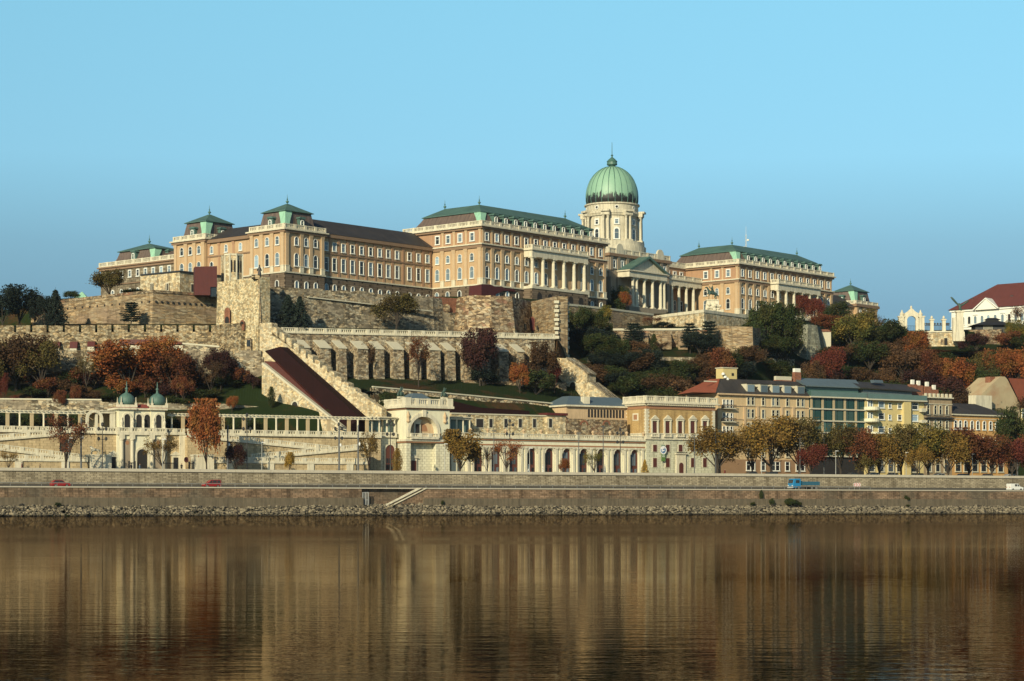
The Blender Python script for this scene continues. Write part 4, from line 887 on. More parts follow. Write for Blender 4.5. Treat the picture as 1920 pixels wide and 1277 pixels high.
# --- upper castle walls under the palace
t=wthing('castle_wall','high grey rubble castle wall below the long tan wing, with a ragged top','castle wall',509,530,44)
C1=[(503,528.5,43,56.3),(600,538,43,56.7),(700,548.5,43,56.8),(811,562,43,57.0),(832,566,43,56.9)]
b=B(); wallmesh(b,C1,2,1.2,.3,1.6,11); b.obj('masonry',MT['rub_grey'],t)
b=B(); wallmesh(b,[(578,535.0,54.3,54.55),(811,558.9,52.9,53.15)],.8); b.obj('string_course',MT['cap'],t)
t=wthing('brick_wall','red brick infill wall with one blind arch between two rubble castle walls','brick wall',830,565,44)
b=B(); wallmesh(b,[(806,563,53.4,57.3),(860,568.5,53.4,57.3)],2,.05); b.obj('masonry',MT['brick'],t); b=B(); wallmesh(b,[(806,562.8,43,53.4),(860,568.3,43,53.4)],2,.6); b.obj('lower_masonry',MT['rub_grey'],t)
decal(t,'blind_arch',836,566,570,584,15,'rub_brown',10,.5,True)
t=wthing('castle_wall','bulging patched rubble and brick castle wall below the large left palace block','castle wall',900,557,44)
C2=[(848,574,43,55.5),(858,567,43,57.4),(880,563,43,57.6),(920,563,43,57.6),(960,567,43,57.6),(994,583,43,57.9)]
b=B(); wallmesh(b,C2,2,1.6,.15,1.6,13); b.obj('masonry',rubble('patched_rubble_and_brick',(.56,.48,.35),(.36,.26,.17),1.3,.5,.45,.4,patch=(.36,.20,.13),pscale=.16,pth=(.56,.64),stain=.25),t)

t=wthing('tower','square stone tower with pale quoins at the right end of the castle walls','tower',1043,552,34)
C3=[(986,586,40,57.8),(1044,568,33,57.9)]
b=B(); wallmesh(b,C3,3.2,.8,.06,1.5,14); b.obj('masonry',MT['rub_tan'],t)
b=B(); wallmesh(b,[(1044,567.8,32,58.0),(1064.5,572,32,58.1)],.4,.7,.06,1.5,15); b.obj('side_masonry',MT['rub_brown'],t)
for u,Y in ((1044,567.8),(1063.5,571.6)):
    b=B()
    for k in range(20):
        z=33.5+k*1.18; x,y=wp(u,Y); w=.75 if k%2 else .5; bt=.7*(1-(z-32)/25); b.box(x-w,x+w*.8,y-.28-bt,y+.5,z,z+.75)
    b.obj('quoins',MT['cap'],t)
for u,Y,v0,v1,wx in ((981,577,607,621,11),):
    d1=decal(t,'arch_niche',u,Y,v0,v1,wx,'rub_brown',0,2.0,True); decal(d1,'archway',u,Y,v0+2,v1,wx*.6,'dark',0,2.1,True)
d1=decal(t,'arch_niche',1001.5,580.8,594,620,13,'brick',-38,.9,True); decal(d1,'door',1001.5,580.8,596,620,10,'redsheet',-38,1.0,True)
decal(t,'slit_window',1011.5,577.8,611,619,4,'dark',-38,1.0)
# --- stair wall below the tower
S2=Fr(1044,562,-38)
t=thing('stair_wall','stone stair wall stepping down below the square tower with two sloping cap slabs','castle wall',S2,(0,0,24))
b=B(); b.prism(pz(S2,0,[(1044,800),(1190,800),(1143,747.6),(1106.5,717.5),(1101,717),(1101,702),(1063,672),(1044,671)]),0,3.8); b.obj('masonry',MT['stairwall'],t)
for a_,b_ in (((1063,672),(1101,702)),((1106.5,717.5),(1145,749))):
    (xa,za),(xb,zb_)=pz(S2,0,[a_,b_]); b=B(); b.prism([(xa-.2,za-.02),(xb+.3,zb_-.02),(xb+.3,zb_+.3),(xa-.2,za+.3)],-.15,3.95); b.obj('cap_slab',MT['rub_grey'],t)
xa=S2.X(1074,0); opening(t,S2,xa,S2.Z(745,xa),1.8,4.0,0,'dark','cap','doorway',.35)
# --- right-hand castle walls
t=wthing('castle_wall','pale upper wall right of the square tower, half hidden by dark trees','castle wall',1100,610,50)
b=B(); wallmesh(b,[(1058,606,46,59.0),(1148,624,48,59.2),(1226,643,50,59.3)],2,.6); b.obj('masonry',MT['rub_tan'],t)
b=B(); wallmesh(b,[(1058,605.7,59.02,59.6),(1148,623.7,59.22,59.8),(1226,642.7,59.32,59.9)],1.4); b.obj('parapet',MT['cap'],t)
t=wthing('terrace_wall','sunlit yellow stone terrace wall below the statue and the right palace block','terrace wall',1320,620,50)
b=B(); wallmesh(b,[(1224,640,49,58.0),(1246,635,49,58.1),(1320,620,48,58.2),(1404,641,48,58.3)],3,.4); b.obj('masonry',MT['rub_bright'],t)
b=B(); wallmesh(b,[(1224,639.7,58.02,58.9),(1246,634.7,58.12,59.0),(1320,619.7,58.22,59.1),(1404,640.7,58.32,59.2)],1.2); b.obj('parapet',MT['cream'],t)
t=wthing('terrace_wall','lower stone wall with small sloping buttresses in front of the yellow terrace wall','terrace wall',1200,606,44)
b=B(); wallmesh(b,[(1100,604,44,51.6),(1290,605.5,44,51.8),(1345,603,44,51.9)],2,.2); b.obj('masonry',MT['rub_brown'],t)
b=B(); wallmesh(b,[(1100,603.7,51.62,52.2),(1290,605.2,51.82,52.4),(1345,602.7,51.92,52.5)],1.2); b.obj('coping',MT['cap'],t)
for u in (1172,1206,1249,1279): x,y=wp(u,604.5); b=B(); b.prismx([(y-3.2,44),(y,44),(y,51.0),(y-3.0,49.3)],x-1.3,x+1.3); b.obj('buttress',MT['rub_tan'],t)
t=wthing('bastion','square grey stone bastion standing on the grass right of the buttressed lower wall','bastion',1380,598,40)
b=B(); wallmesh(b,[(1334,603,41,zv(611,603)),(1352,598,41,zv(611,598)),(1411,597.5,41,zv(613,597.5)),(1413,599,41,zv(613,599))],5,.6,.06,2,17); b.obj('masonry',MT['rub_tan'],t)
b=B(); wallmesh(b,[(1412,600,42,zv(613,600)-.3),(1470,628,44,zv(618,628))],2,.1); b.obj('side_masonry',MT['rub_brown'],t)  # receding wall in shade, the shade put into a darker stone colour
t=wthing('bastion','rounded grey bastion with sloping foot among the trees below the right palace block','bastion',1515,640,42)
b=B(); wallmesh(b,[(1478,648,42,zv(612,640)),(1496,641,42,zv(609,640)),(1515,638,42,zv(609,640)),(1532,641,42,zv(610,640)),(1540,650,42,zv(612,640))],4,2.6,.05,2,19); b.obj('masonry',rubble('lichened_grey_stone',(.38,.38,.29),(.26,.26,.2),1.3,.55,.6,.6,rows=True,stain=.4),t)
b=B(); x,y=wp(1547,650); b.box(x-1.8,x+1.8,y,y+4,46,zv(622,650)); b.obj('side_house',MT['cap'],t); b=B(); b.fru((x-2,x+2,y-.3,y+4.2,zv(622,650)+.01),(x-1,x+1,y+1,y+3,zv(617,650))); b.obj('roof',MT['brick'],t)
t=wthing('low_wall','long low stone wall on the wooded slope below the bastion grass','wall',1200,585,38)
b=B(); wallmesh(b,[(1105,575,34,zv(671,575)),(1200,585,36,zv(669,585)),(1300,590,36,zv(670,590)),(1340,592,36,zv(671,592))],.9,.1,.08,2,21); b.obj('masonry',MT['rub_grey'],t)
t=wthing('low_wall','broken pale stone wall half hidden by shrubs above the flat roofed street houses','wall',1440,610,40)
b=B(); wallmesh(b,[(1396,600,34,zv(671,600)),(1440,608,34,zv(672,608)),(1490,620,34,zv(674,620))],.9,.2,.5,2,22); b.obj('masonry',MT['rub_rough'],t)
# low walls and hedges of the left garden slope
t=wthing('low_wall','low pale garden wall on the grass above the left pergola','wall',100,499,22)
b=B(); wallmesh(b,[(-60,498.5,20,zv(749,498.5)),(190,499,20,zv(751,499)),(192,499,20,zv(754,499)),(420,503,20,zv(757,503)),(540,506,20,zv(767,506))],.8,.1); b.obj('masonry',MT['rub_grey'],t)
b=B(); wallmesh(b,[(-60,498.3,zv(749,498.5)+.02,zv(749,498.5)+.35),(190,498.8,zv(751,499)+.02,zv(751,499)+.35)],1.0); b.obj('coping',MT['cap'],t)
# equestrian group, pillars, gate, eagle
def limbs(name,label,cat,chains,mat,loc,rz=0,sc=1,group=None,parent=None):
    """one continuous body grown over a branching skeleton; chains: list of [(x,y,z,r),...] joined where points repeat"""
    me=bpy.data.meshes.new(name); idx={};V=[];Rr=[];E=[]
    for ch in chains:
        pr=None
        for x,y,z,r in ch:
            k=(round(x,3),round(y,3),round(z,3))
            if k not in idx: idx[k]=len(V); V.append((x,y,z)); Rr.append(r)
            if pr is not None and pr!=idx[k]: E.append((pr,idx[k]))
            pr=idx[k]
    me.from_pydata(V,E,[]); o=bpy.data.objects.new(name,me); COL.objects.link(o); me.materials.append(mat)
    o.location=loc; o.rotation_euler=(0,0,rz); o.scale=(sc,)*3
    md=o.modifiers.new('skin','SKIN'); md.use_smooth_shade=True
    if not me.skin_vertices: 
        import bmesh
        bm_=bmesh.new(); bm_.from_mesh(me); bm_.verts.layers.skin.verify(); bm_.to_mesh(me); bm_.free()
    for i,sv in enumerate(me.skin_vertices[0].data): sv.radius=(Rr[i],Rr[i]); sv.use_root=(i==0)
    o.modifiers.new('sub','SUBSURF').levels=1; o.modifiers['sub'].render_levels=1
    if parent: o.parent=parent; 
    else: tag(o,label,cat,group)
    return o
BR=plain('bronze_patina',(.045,.085,.07),.5,.35,1.5); MT['bronze']=BR
def human(st=0,arm=0,ra=None):
    """standing body, 1.75 m; st = stride, arm = right arm raise"""
    hip=(0,0,.95,.14); ch=[[hip,(0,0,1.15,.13),(0,0,1.4,.16),(0,0,1.5,.06),(0,.0,1.56,.055),(0,-.015,1.66,.095),(0,-.01,1.74,.075)]]
    for s in (-1,1):
        d=st*s
        ch.append([hip,(.09*s,0,.88,.09),(.1*s,-.16*d,.5,.06),(.1*s,-.22*d+ (.08 if d<0 else 0),.09,.04),(.1*s,-.22*d-.12,.04,.035)])
        if s==1 and arm: ch.append([(0,0,1.4,.16),(.19,0,1.42,.055),(.3,-.12,1.45+.2*arm,.042),(.34,-.3,1.6+.3*arm,.03)])
        else: ch.append([(0,0,1.4,.16),(.19*s,0,1.42,.055),(.25*s,.05*d,1.14,.042),(.25*s,-.1+.1*d,.9,.03),(.25*s,-.12+.1*d,.82,.025)])
    return ch
x,y=wp(486.5,520.3)
t=thing('statue','dark bronze robed figure standing on top of the pale rubble tower','statue',WORLD,(x,y,57.4))
limbs('figure',None,None,[[(0,0,.1,.42),(0,0,.9,.36),(0,0,1.3,.3),(0,0,1.75,.33),(0,0,2.1,.14),(0,-.03,2.35,.17),(0,0,2.55,.12)],[(0,0,1.75,.33),(.4,-.1,1.5,.14),(.4,-.4,1.25,.1)],[(0,0,1.75,.33),(-.4,-.1,1.5,.14),(-.38,-.35,1.2,.1)]],MT['iron'],(0,0,.3),parent=t,sc=1.25)
b=B(); b.box(x-.6,x+.6,y-.6,y+.6,57.4,57.75); b.obj('plinth',MT['rub_grey'],t)
HORSE=[[(-.9,0,1.35,.36),(-.3,0,1.42,.38),(.4,0,1.55,.38),(.8,0,1.9,.26),(1.1,0,2.4,.2),(1.25,0,2.7,.17),(1.5,0,2.6,.13),(1.75,0,2.4,.1)],
 [(-.9,0,1.35,.36),(-1.0,.2,1.0,.2),(-.8,.2,.7,.11),(-1.0,.2,.38,.08),(-.9,.2,0,.08)],[(-.9,0,1.35,.36),(-1.0,-.2,1.0,.2),(-.7,-.2,.7,.11),(-.95,-.2,.38,.08),(-.85,-.2,0,.08)],
 [(.4,0,1.55,.38),(.65,.2,1.2,.16),(.9,.2,.8,.09),(.85,.2,.4,.07),(.95,.2,.05,.07)],[(.4,0,1.55,.38),(.75,-.2,1.3,.16),(1.25,-.2,1.25,.09),(1.3,-.2,.9,.07),(1.2,-.2,.75,.07)],
 [(-.9,0,1.35,.36),(-1.25,0,1.3,.1),(-1.5,0,.9,.09),(-1.5,0,.5,.05)],
 [(-.3,0,1.42,.38),(-.15,0,2.0,.22),(-.1,0,2.5,.26),(-.1,0,2.78,.1),(-.08,0,3.0,.16)],[(-.1,0,2.5,.26),(.1,.35,2.3,.1),(.5,.3,2.2,.08)],[(-.1,0,2.5,.26),(.1,-.35,2.5,.1),(.5,-.5,2.9,.08)],
 [(-.15,0,2.0,.22),(.15,.38,1.7,.13),(.1,.42,1.2,.09)],[(-.15,0,2.0,.22),(.15,-.38,1.7,.13),(.1,-.42,1.2,.09)]]
x,y=wp(1335,660); zb_=zv(586,660)
t=thing('equestrian_statue','green bronze horseman on a tall carved pale pedestal before the right palace block','statue',WORLD,(x,y,zb_-1.5))
b=B(); b.fru((x-2.9,x+2.9,y-2.2,y+2.2,zb_-1.5),(x-2.7,x+2.7,y-2,y+2,zb_+.6)); b.fru((x-2.2,x+2.2,y-1.5,y+1.5,zb_+.6),(x-1.7,x+1.7,y-1.2,y+1.2,zb_+3.6)); b.box(x-1.9,x+1.9,y-1.4,y+1.4,zb_+3.6,zb_+3.9)
rs=random.Random(3)
for k in range(14): b.ball((x+rs.uniform(-2.5,2.5),y-1.6+rs.uniform(-.4,.3),zb_+.9+rs.uniform(-.2,1.6)),rs.uniform(.35,.7),7,5)
b.obj('pedestal',MT['cream'],t)
limbs('horse_and_rider',None,None,HORSE,BR,(0,0,5.4),rz=R(205),parent=t,sc=1.45)
# ornamental gate & railing on the ridge
GF=Fr(1640,692,0)
t=thing('ornamental_gate','pale baroque stone gateway with a tall arch on the ridge','gate',GF,(GF.X(1708.5),0,58))
xg=GF.X(1708.5); z0=zv(624,692)
b=B(); 
for s in (-1,1):
    b.box(xg+s*3.3-.85,xg+s*3.3+.85,-.8,.8,z0,z0+5.0); b.box(xg+s*3.3-1.05,xg+s*3.3+1.05,-1,1,z0+5.0,z0+5.4); b.lathe(xg+s*3.0,0,[(.6,z0+5.4),(.75,z0+6.1),(.3,z0+6.8),(.15,z0+7.4)],8)
    b.box(xg+s*1.9-.5,xg+s*1.9+.5,-.6,.6,z0,z0+3.9)
    b.box(xg+s*2.75-.3,xg+s*2.75+.3,-1.0,-.5,z0,z0+5.0)
ring(b,xg,z0,3.0,5.4,-.6,.9,.1); ring(b,xg,z0+.0,3.0,5.4,.6,.9,1.1)
ou=[(xg-2.5,z0+4.9),(xg-1.5,z0+5.0)]
b.prism([(xg-2.4,z0+5.2),(xg-1.3,z0+5.25),(xg,z0+5.65),(xg+1.3,z0+5.25),(xg+2.4,z0+5.2),(xg+2.2,z0+6.3),(xg+1.2,z0+6.9),(xg+.5,z0+7.6),(xg,z0+7.9),(xg-.5,z0+7.6),(xg-1.2,z0+6.9),(xg-2.2,z0+6.3)],-.6,.6)
b.lathe(xg,0,[(.35,z0+7.8),(.4,z0+8.3),(.1,z0+8.8)],8); b.obj('arch',MT['cream'],t)
b=B()
for k in range(6): b.box(xg-1.3+k*.5,xg-1.24+k*.5,-.05,.05,z0,z0+2.3)
b.box(xg-1.4,xg+1.4,-.05,.05,z0+2.2,z0+2.3); b.obj('iron_gate',MT['iron'],t)
us=[1648,1669,1689]; ps=[(1648,606),(1669,600),(1747,592),(1769.5,592)]
for i,(u,v) in enumerate(ps):
    x=GF.X(u); zb_=z0+.0; zt_=zv(v,692)
    t=thing('gate_pillar','pale stone railing pillar with ball finial, '+('leftmost of the four','between the leftmost pillar and the gateway','just right of the gateway','nearest to the eagle column')[i],'pillar',GF,(x,0,zb_),'stone pillars of the ridge railing')
    b=B(); b.box(x-.75,x+.75,-.6,.6,zb_-2,zb_+.6); b.box(x-.55,x+.55,-.45,.45,zb_+.6,zt_-1.5); b.box(x-.8,x+.8,-.65,.65,zt_-1.5,zt_-1.1); b.obj('shaft',MT['cream'],t)
    b=B(); b.lathe(x,0,[(.2,zt_-1.1),(.45,zt_-.8),(.4,zt_-.4),(.1,zt_)],8); b.obj('finial',MT['cream'],t)
for i,(ua,ub) in enumerate(((1651,1666),(1672,1686),(1731,1744),(1750,1766),(1773,1780))):
    xa,xb=GF.X(ua),GF.X(ub); t=thing('iron_railing','dark wrought iron railing with scrolled top on the ridge, '+('left of all the others','left of the gateway','right of the gateway','between the two right pillars','beside the eagle column')[i],'railing',GF,((xa+xb)/2,0,z0),'iron railings on the ridge')
    b=B(); b.box(xa,xb,-.05,.05,z0+.3,z0+.45); b.box(xa,xb,-.05,.05,z0+2.3,z0+2.5); b.obj('rail',MT['iron'],t)
    b=B(); n=max(3,int((xb-xa)/.35))
    for k in range(n+1): x=xa+(xb-xa)*k/n; b.box(x-.05,x+.05,-.04,.04,z0,z0+2.5+(.5 if k%3==1 else 0))
    for k in range(3): x=xa+(xb-xa)*(k+.5)/3; b.ball((x,0,z0+2.9),.35,8,4,(1,.3,1))
    b.obj('bars',MT['iron'],t)
t=wthing('ridge_wall','pale stone wall of the ridge terrace under the gateway and railing','wall',1740,690,50)
b=B(); wallmesh(b,[(1630,689.5,48,z0-.1),(1800,689.5,48,z0-.1)],3,.2); b.obj('masonry',MT['rub_bright'],t)
b=B(); wallmesh(b,[(1630,689.2,z0-.08,z0+.35),(1800,689.2,z0-.08,z0+.35)],3.2); b.obj('coping',MT['cream'],t)
d1=decal(t,'doorway',1773,689.5,634,647,6,'dark',0,.3); decal(t,'niche',1766,689.5,636,646,5,'rub_brown',0,.3)
x,y=wp(1799,687); zb_=zv(640,687); zt_=zv(583,687)
t=thing('eagle_column','tall pale pedestal carrying a dark bronze eagle with raised wings','monument',WORLD,(x,y,zb_))
b=B(); b.fru((x-1.6,x+1.6,y-1.2,y+1.2,zb_),(x-1.4,x+1.4,y-1.1,y+1.1,zb_+3)); b.fru((x-1.2,x+1.2,y-1,y+1,zb_+3),(x-1.05,x+1.05,y-.9,y+.9,zt_-.5)); b.box(x-1.4,x+1.4,y-1.1,y+1.1,zt_-.5,zt_); b.box(x-2.2,x-1.25,y-.8,y+.8,zb_,zt_-2.2); b.obj('pedestal',MT['cream'],t)
limbs('eagle',None,None,[[(0,0,0,.35),(.1,0,.8,.5),(.2,0,1.5,.42),(.1,0,2.0,.2),(-.1,0,2.35,.2),(-.35,0,2.3,.07)],[(.1,0,.8,.5),(.5,0,.2,.3),(.9,0,-.5,.25)],
 [(.2,0,1.5,.42),(-.8,0,2.2,.32),(-1.8,0,3.3,.4),(-2.6,0,4.2,.35),(-3.0,0,4.5,.15)],[(.2,0,1.5,.42),(1.2,0,1.9,.3),(2.2,0,2.7,.35),(3.2,0,3.3,.25)]],BR,(0,0,zt_-zb_+.2),parent=t,sc=.95)
# white palace with red roof
WF=Fr(1784,752,-41.2); Lw=WF.X(2060); 
MT['red_roof']=plain('red_brown_tiles',(.13,.035,.03),.8,.3,.6,streak=.2); MT['white_wall']=plain('white_plaster',(.78,.76,.68),.85,.1,.5)
ze=WF.Z(582,0); 
t=thing('white_palace','long white palace with pediment and dark red hipped roof at the right edge','palace',WF,(0,0,58))
b=B(); b.box(0,Lw,0,24,54,ze); b.obj('wall',MT['white_wall'],t)
b=B(); b.fru((-1,Lw+1,-1,25,ze),(12,Lw-12,11,13,ze+9.2)); b.obj('roof',MT['red_roof'],t)
b=B(); b.box(-.5,Lw,-.5,-.01,ze-.7,ze-.02); b.box(-.2,Lw,-.2,-.005,ze-6.3,ze-6.0); b.obj('cornice',MT['white'],t)
xs=[WF.X(u,0) for u in (1831,1872)]; b=B(); b.prism([(xs[0],ze-.6),(xs[1],ze-.6),((xs[0]+xs[1])/2,ze+3.0)],-1.2,3); b.obj('pediment',MT['white_wall'],t)
for xx,s in ((xs[0],1),(xs[1],-1)):
    b=B(); mx=(xs[0]+xs[1])/2; b.add([(xx-s*.5,-1.5,ze-.6),(mx,-1.5,ze+3.1),(mx,-1.5,ze+3.5),(xx-s*.8,-1.5,ze-.3),(xx-s*.5,3,ze-.6),(mx,3,ze+3.1),(mx,3,ze+3.5),(xx-s*.8,3,ze-.3)],[(0,1,2,3),(0,4,5,1),(3,2,6,7),(0,3,7,4)]); b.obj('pediment_moulding',MT['white'],t)
wins(t,[(WF.X(u,0),0,ze-5.2) for u in (1794,1806,1817.6,1829,1841.7,1853.5,1866.4,1880,1892.7,1905,1917)],1.0,2.6,True,fr=.22,mull=False)
b=B(); [b.prism([(WF.X(u,0)-1.0,ze-2.2),(WF.X(u,0)+1.0,ze-2.2),(WF.X(u,0),ze-1.6)],-.35,0) for u in (1829,1880)]; b.obj('window_hoods',MT['white'],t)
b=B(); [b.box(WF.X(u,4)-.5,WF.X(u,4)+.5,4,5.5,ze+3.0,ze+4.2) for u in (1822,1897)]; b.obj('roof_windows',MT['slate'],t)
# dark kiosk and terrace wall on the right
KF=Fr(1828,705,0); kx1=KF.X(1900); t=thing('kiosk','low dark kiosk with a spreading black roof below the white palace','kiosk',KF,(kx1/2,0,58))
zb_=zv(621,705); b=B(); b.box(.3,kx1-.3,.5,7,zb_-1,zb_+2.0); b.obj('wall',plain('dark_boards',(.05,.05,.05),.7),t)
b=B(); b.fru((-1,kx1+.8,-1,8,zb_+2.0),(4.2,kx1-4,2.5,4.5,zb_+3.6)); b.box(4.4,kx1-4.2,2.7,4.3,zb_+3.6,zb_+4.0); b.fru((3.8,kx1-3.6,2.2,4.8,zb_+4.0),(5.0,kx1-5,3.2,3.8,zb_+4.7)); b.obj('roof',MT['iron'],t)
b=B(); [b.box(2.9+k*.4,3.05+k*.4,.3,.45,zb_-.6,zb_+1.9) for k in range(8)]; b.obj('lattice_screen',MT['cap'],t)
t=wthing('terrace_wall','brown rubble terrace wall under the dark kiosk','terrace wall',1840,697,50)
b=B(); wallmesh(b,[(1808,694,46,zv(619,694)),(1878,694,46,zv(617,694)),(1880,696,46,zv(617,694))],4,.2); b.obj('masonry',MT['rub_brown'],t)
b=B(); [b.box(wp(1878,694)[0]+k*.9,wp(1878,694)[0]+k*.9+.95,693.5,698,46,zv(624,694)-k*1.1) for k in range(4)]; b.obj('brick_steps',MT['brick'],t)
# antenna behind the right block
x,y=wp(1398.7,735); z1=zv(424,735)
t=thing('antenna_mast','slim white lattice antenna mast behind the right palace roof','antenna',WORLD,(x,y,84)); b=B()
for dx,dy in ((-.3,-.3),(.3,-.3),(0,.35)): b.tube((x+dx,y+dy,60),(x+dx*.5,y+dy*.5,z1-3),.06,.05,4)
for k in range(9): z=80+k*1.6; b.tube((x-.28,y-.28,z),(x+.28,y-.28,z+.8),.03,.03,4)
b.obj('mast',MT['white'],t); b=B(); b.tube((x,y,z1-3.2),(x,y,z1),.06,.03,4); b.obj('aerial',MT['white'],t)
for z,s in ((88.5,1),(91,-1),(93.5,1)): b=B(); b.lathe(x+s*.7,y-.3,[(.4,z-.25),(.45,z),(.4,z+.3)],8); b.obj('dish',MT['white'],t)
# ================================================================== bazaar and street fronts
MT['ochre']=rubble('yellow_ashlar',(.60,.47,.28),(.52,.40,.24),1.6,.55,.8,.75,rows=True,bump=0,stain=.15)
MT['bz']=plain('cream_plaster',(.74,.70,.52),.8,.12,.8,streak=.15)
MT['bz_rust']=rubble('rusticated_cream',(.76,.73,.56),(.70,.66,.5),1.2,.6,.9,.6,rows=True,bump=.1,stain=.1)
MT['bz_band']=plain('terracotta_band',(.34,.17,.09),.8,.2)
MT['timber']=plain('red_brown_timber',(.10,.03,.022),.5,.25)
MT['bz_roof']=plain('small_tile_roof',(.22,.05,.04),.7,.3)
MT['tan_col']=plain('ochre_column',(.46,.36,.22),.8,.2)
def sbal(b,x0,x1,y,z0,z1,h=1.0,step=3.4,th=.4):
    c=B(); balustrade(c,x0,x1,y,y,0,h,step,th); k=(z1-z0)/(x1-x0); b.add([(x,yy,z+z0+k*(x-x0)) for x,yy,z in c.v],c.f)
TZ=Q.Z(811,Q.X(260,BZ),BZ)        # terrace level
# --- terrace front wall with ramps (left and right of the gatehouse)
def terrace_part(label,ua,ub,slope1,slope2,lowspan,side):
    xa,xb=Q.X(ua,BZ),Q.X(ub,BZ)
    t=thing('garden_terrace',label,'terrace',Q,((xa+xb)/2,BZ,8.8))
    b=B(); b.box(xa,xb,BZ,BZ+3,8.4,TZ-.4); b.obj('wall',MT['ochre'],t)
    b=B(); b.box(xa,xb,BZ-.5,BZ+3.2,TZ-.38,TZ); b.obj('ledge',MT['cream'],t)
    b=B(); balustrade(b,xa,xb,BZ-.35,BZ-.35,TZ,1.0,2.6,.4); b.obj('balustrade',MT['cream'],t)
    for i,((u0,v0),(u1,v1),y) in enumerate(((*slope1,BZ-2.8),(*slope2,BZ-5.6))):
        x0,x1=Q.X(u0,y),Q.X(u1,y); z0,z1=Q.Z(v0,x0,y)-1.0,Q.Z(v1,x1,y)-1.0
        b=B(); b.prism([(x0,8.4),(x1,8.4),(x1,z1-.4),(x0,z0-.4)],y+.1,y+2.7); r=b.obj('ramp',MT['ochre'],t)
        b=B(); b.prism([(x0,z0-.38),(x1,z1-.38),(x1,z1),(x0,z0)],y-.3,y+2.65); b.obj('ledge',MT['cream'],r)
        b=B(); sbal(b,x0,x1,y-.15,z0,z1,1.0,3.2,.4); b.obj('balustrade',MT['cream'],r)
    u0,u1,v=lowspan; y=BZ-8.6; x0,x1=Q.X(u0,y),Q.X(u1,y); z=Q.Z(v,(x0+x1)/2,y)-1.0
    b=B(); b.box(x0,x1,y,y+2.9,8.4,z-.38); r=b.obj('lower_wall',MT['ochre'],t)
    b=B(); b.box(x0,x1,y-.3,y+2.9,z-.36,z); b.obj('ledge',MT['cream'],r)
    b=B(); balustrade(b,x0,x1,y-.15,y-.15,z,1.0,3.2,.4); b.obj('balustrade',MT['cream'],r)
    b=B(); n=int((x1-x0)/8); 
    for k in range(n): x=x0+(x1-x0)*(k+.5)/n; b=B(); b.box(x-.8,x+.8,y-.25,y,8.4,z-.4); b.obj('pier',MT['cream'],r)
    return t
terrace_part('yellow terrace wall with balustraded ramps left of the domed gatehouse',-160,178,((-100,822),(112,805)),((-100,820),(150,851)),(-100,165,852.5),-1)
terrace_part('yellow terrace wall with crossing balustraded ramps between gatehouse and arch house',350,714,((352,808),(618,835)),((471,851),(690,831)),(392,692,858),1)
# --- pergolas
ccol=None
def pergola(label,ua,ub,cols,vt,vc):
    y=BZ+1.0; xa,xb=Q.X(ua,y),Q.X(ub,y); zt=Q.Z(vt,(xa+xb)/2,y); zc=zt-.55
    t=thing('pergola',label,'pergola',Q,((xa+xb)/2,y,TZ))
    b=B(); b.box(xa,xb,y-.2,y+.2,zc-.05,zt-.16); b.obj('beam',MT['cream'],t)
    b=B(); n=int((xb-xa)/.95)
    for k in range(n): x=xa+(xb-xa)*(k+.5)/n; b.box(x-.16,x+.16,y-.7,y+3.4,zt-.14,zt+.05)
    b.obj('slats',MT['cream'],t)
    h=zc-.05-TZ; thin=B(); thin.box(-.4,.4,-.4,.4,0,1.0); thin.lathe(0,0,[(.22,1.0),(.2,h-.3),(.32,h-.15),(.32,h)],10); thin=thin.mesh('column',MT['cream'])
    thick=B(); thick.box(-.45,.45,-.45,.45,0,1.0); thick.box(-.33,.33,-.33,.33,1.0,h-.2); thick.box(-.42,.42,-.42,.42,h-.2,h); thick=thick.mesh('pillar',MT['tan_col'])
    for i,u in enumerate(cols):
        x=Q.X(u,y); inst('column' if i%2==0 else 'pillar',thin if i%2==0 else thick,t,(x,y,TZ))
    return t
pergola('long white pergola on columns left of the domed gatehouse',-120,172,[-98,-76,-53,-31,-8,14,37,59.5,82,105,127.5,150],769,773)
pergola('long white pergola on columns running from the gatehouse to the arch house',314,712,[322,343,360,379,399,418,438,457,477.5,498,518,537.7,557.5,577,597,616.6,635,654,671,688],779,783)
# --- gatehouse with two domes
gx=Q.X(267,BZ-1.5); t=thing('gatehouse','small cream gatehouse with two green onion domes over four arched windows','gatehouse',Q,(gx,BZ,8.8))
X=lambda u,y=BZ-1.5: Q.X(u,y)
y=BZ-1.5; zc=Q.Z(765,gx,y); z1=TZ+1.0
b=B(); b.box(X(182),X(346),BZ-.6,BZ+5,8.4,TZ-.45); b.obj('side_wall',MT['ochre'],t)
b=B(); b.box(X(220),X(313),y,BZ+5,8.4,TZ-.45); b.obj('lower_wall',MT['bz'],t)
b=B(); b.box(X(180),X(349),BZ-1.1,BZ+5,TZ-.43,TZ); b.box(X(219),X(314),y-.5,BZ+5,TZ-.6,TZ+.02); b.obj('ledge',MT['cream'],t)
b=B(); balustrade(b,X(181),X(222),BZ-.9,BZ-.9,TZ,1.0,2.6); balustrade(b,X(313),X(348),BZ-.9,BZ-.9,TZ,1.0,2.6); balustrade(b,X(221),X(312),y-.3,y-.3,TZ+.02,1.0,2.7); b.obj('balustrade',MT['cream'],t)
b=B(); b.box(X(222),X(312),y+1.0,BZ+5,TZ,zc-.4); b.box(X(224),X(252),y+.5,y+1,TZ,zc-.4); b.box(X(284.5),X(310.5),y+.5,y+1,TZ,zc-.4); b.obj('upper_wall',MT['bz'],t)
b=B(); b.box(X(218),X(316),y+.4,BZ+5.4,zc-.4,zc); b.box(X(220),X(256),y-.1,y+.4,zc-.4,zc); b.box(X(280),X(314),y-.1,y+.4,zc-.4,zc); b.obj('cornice',MT['cream'],t)
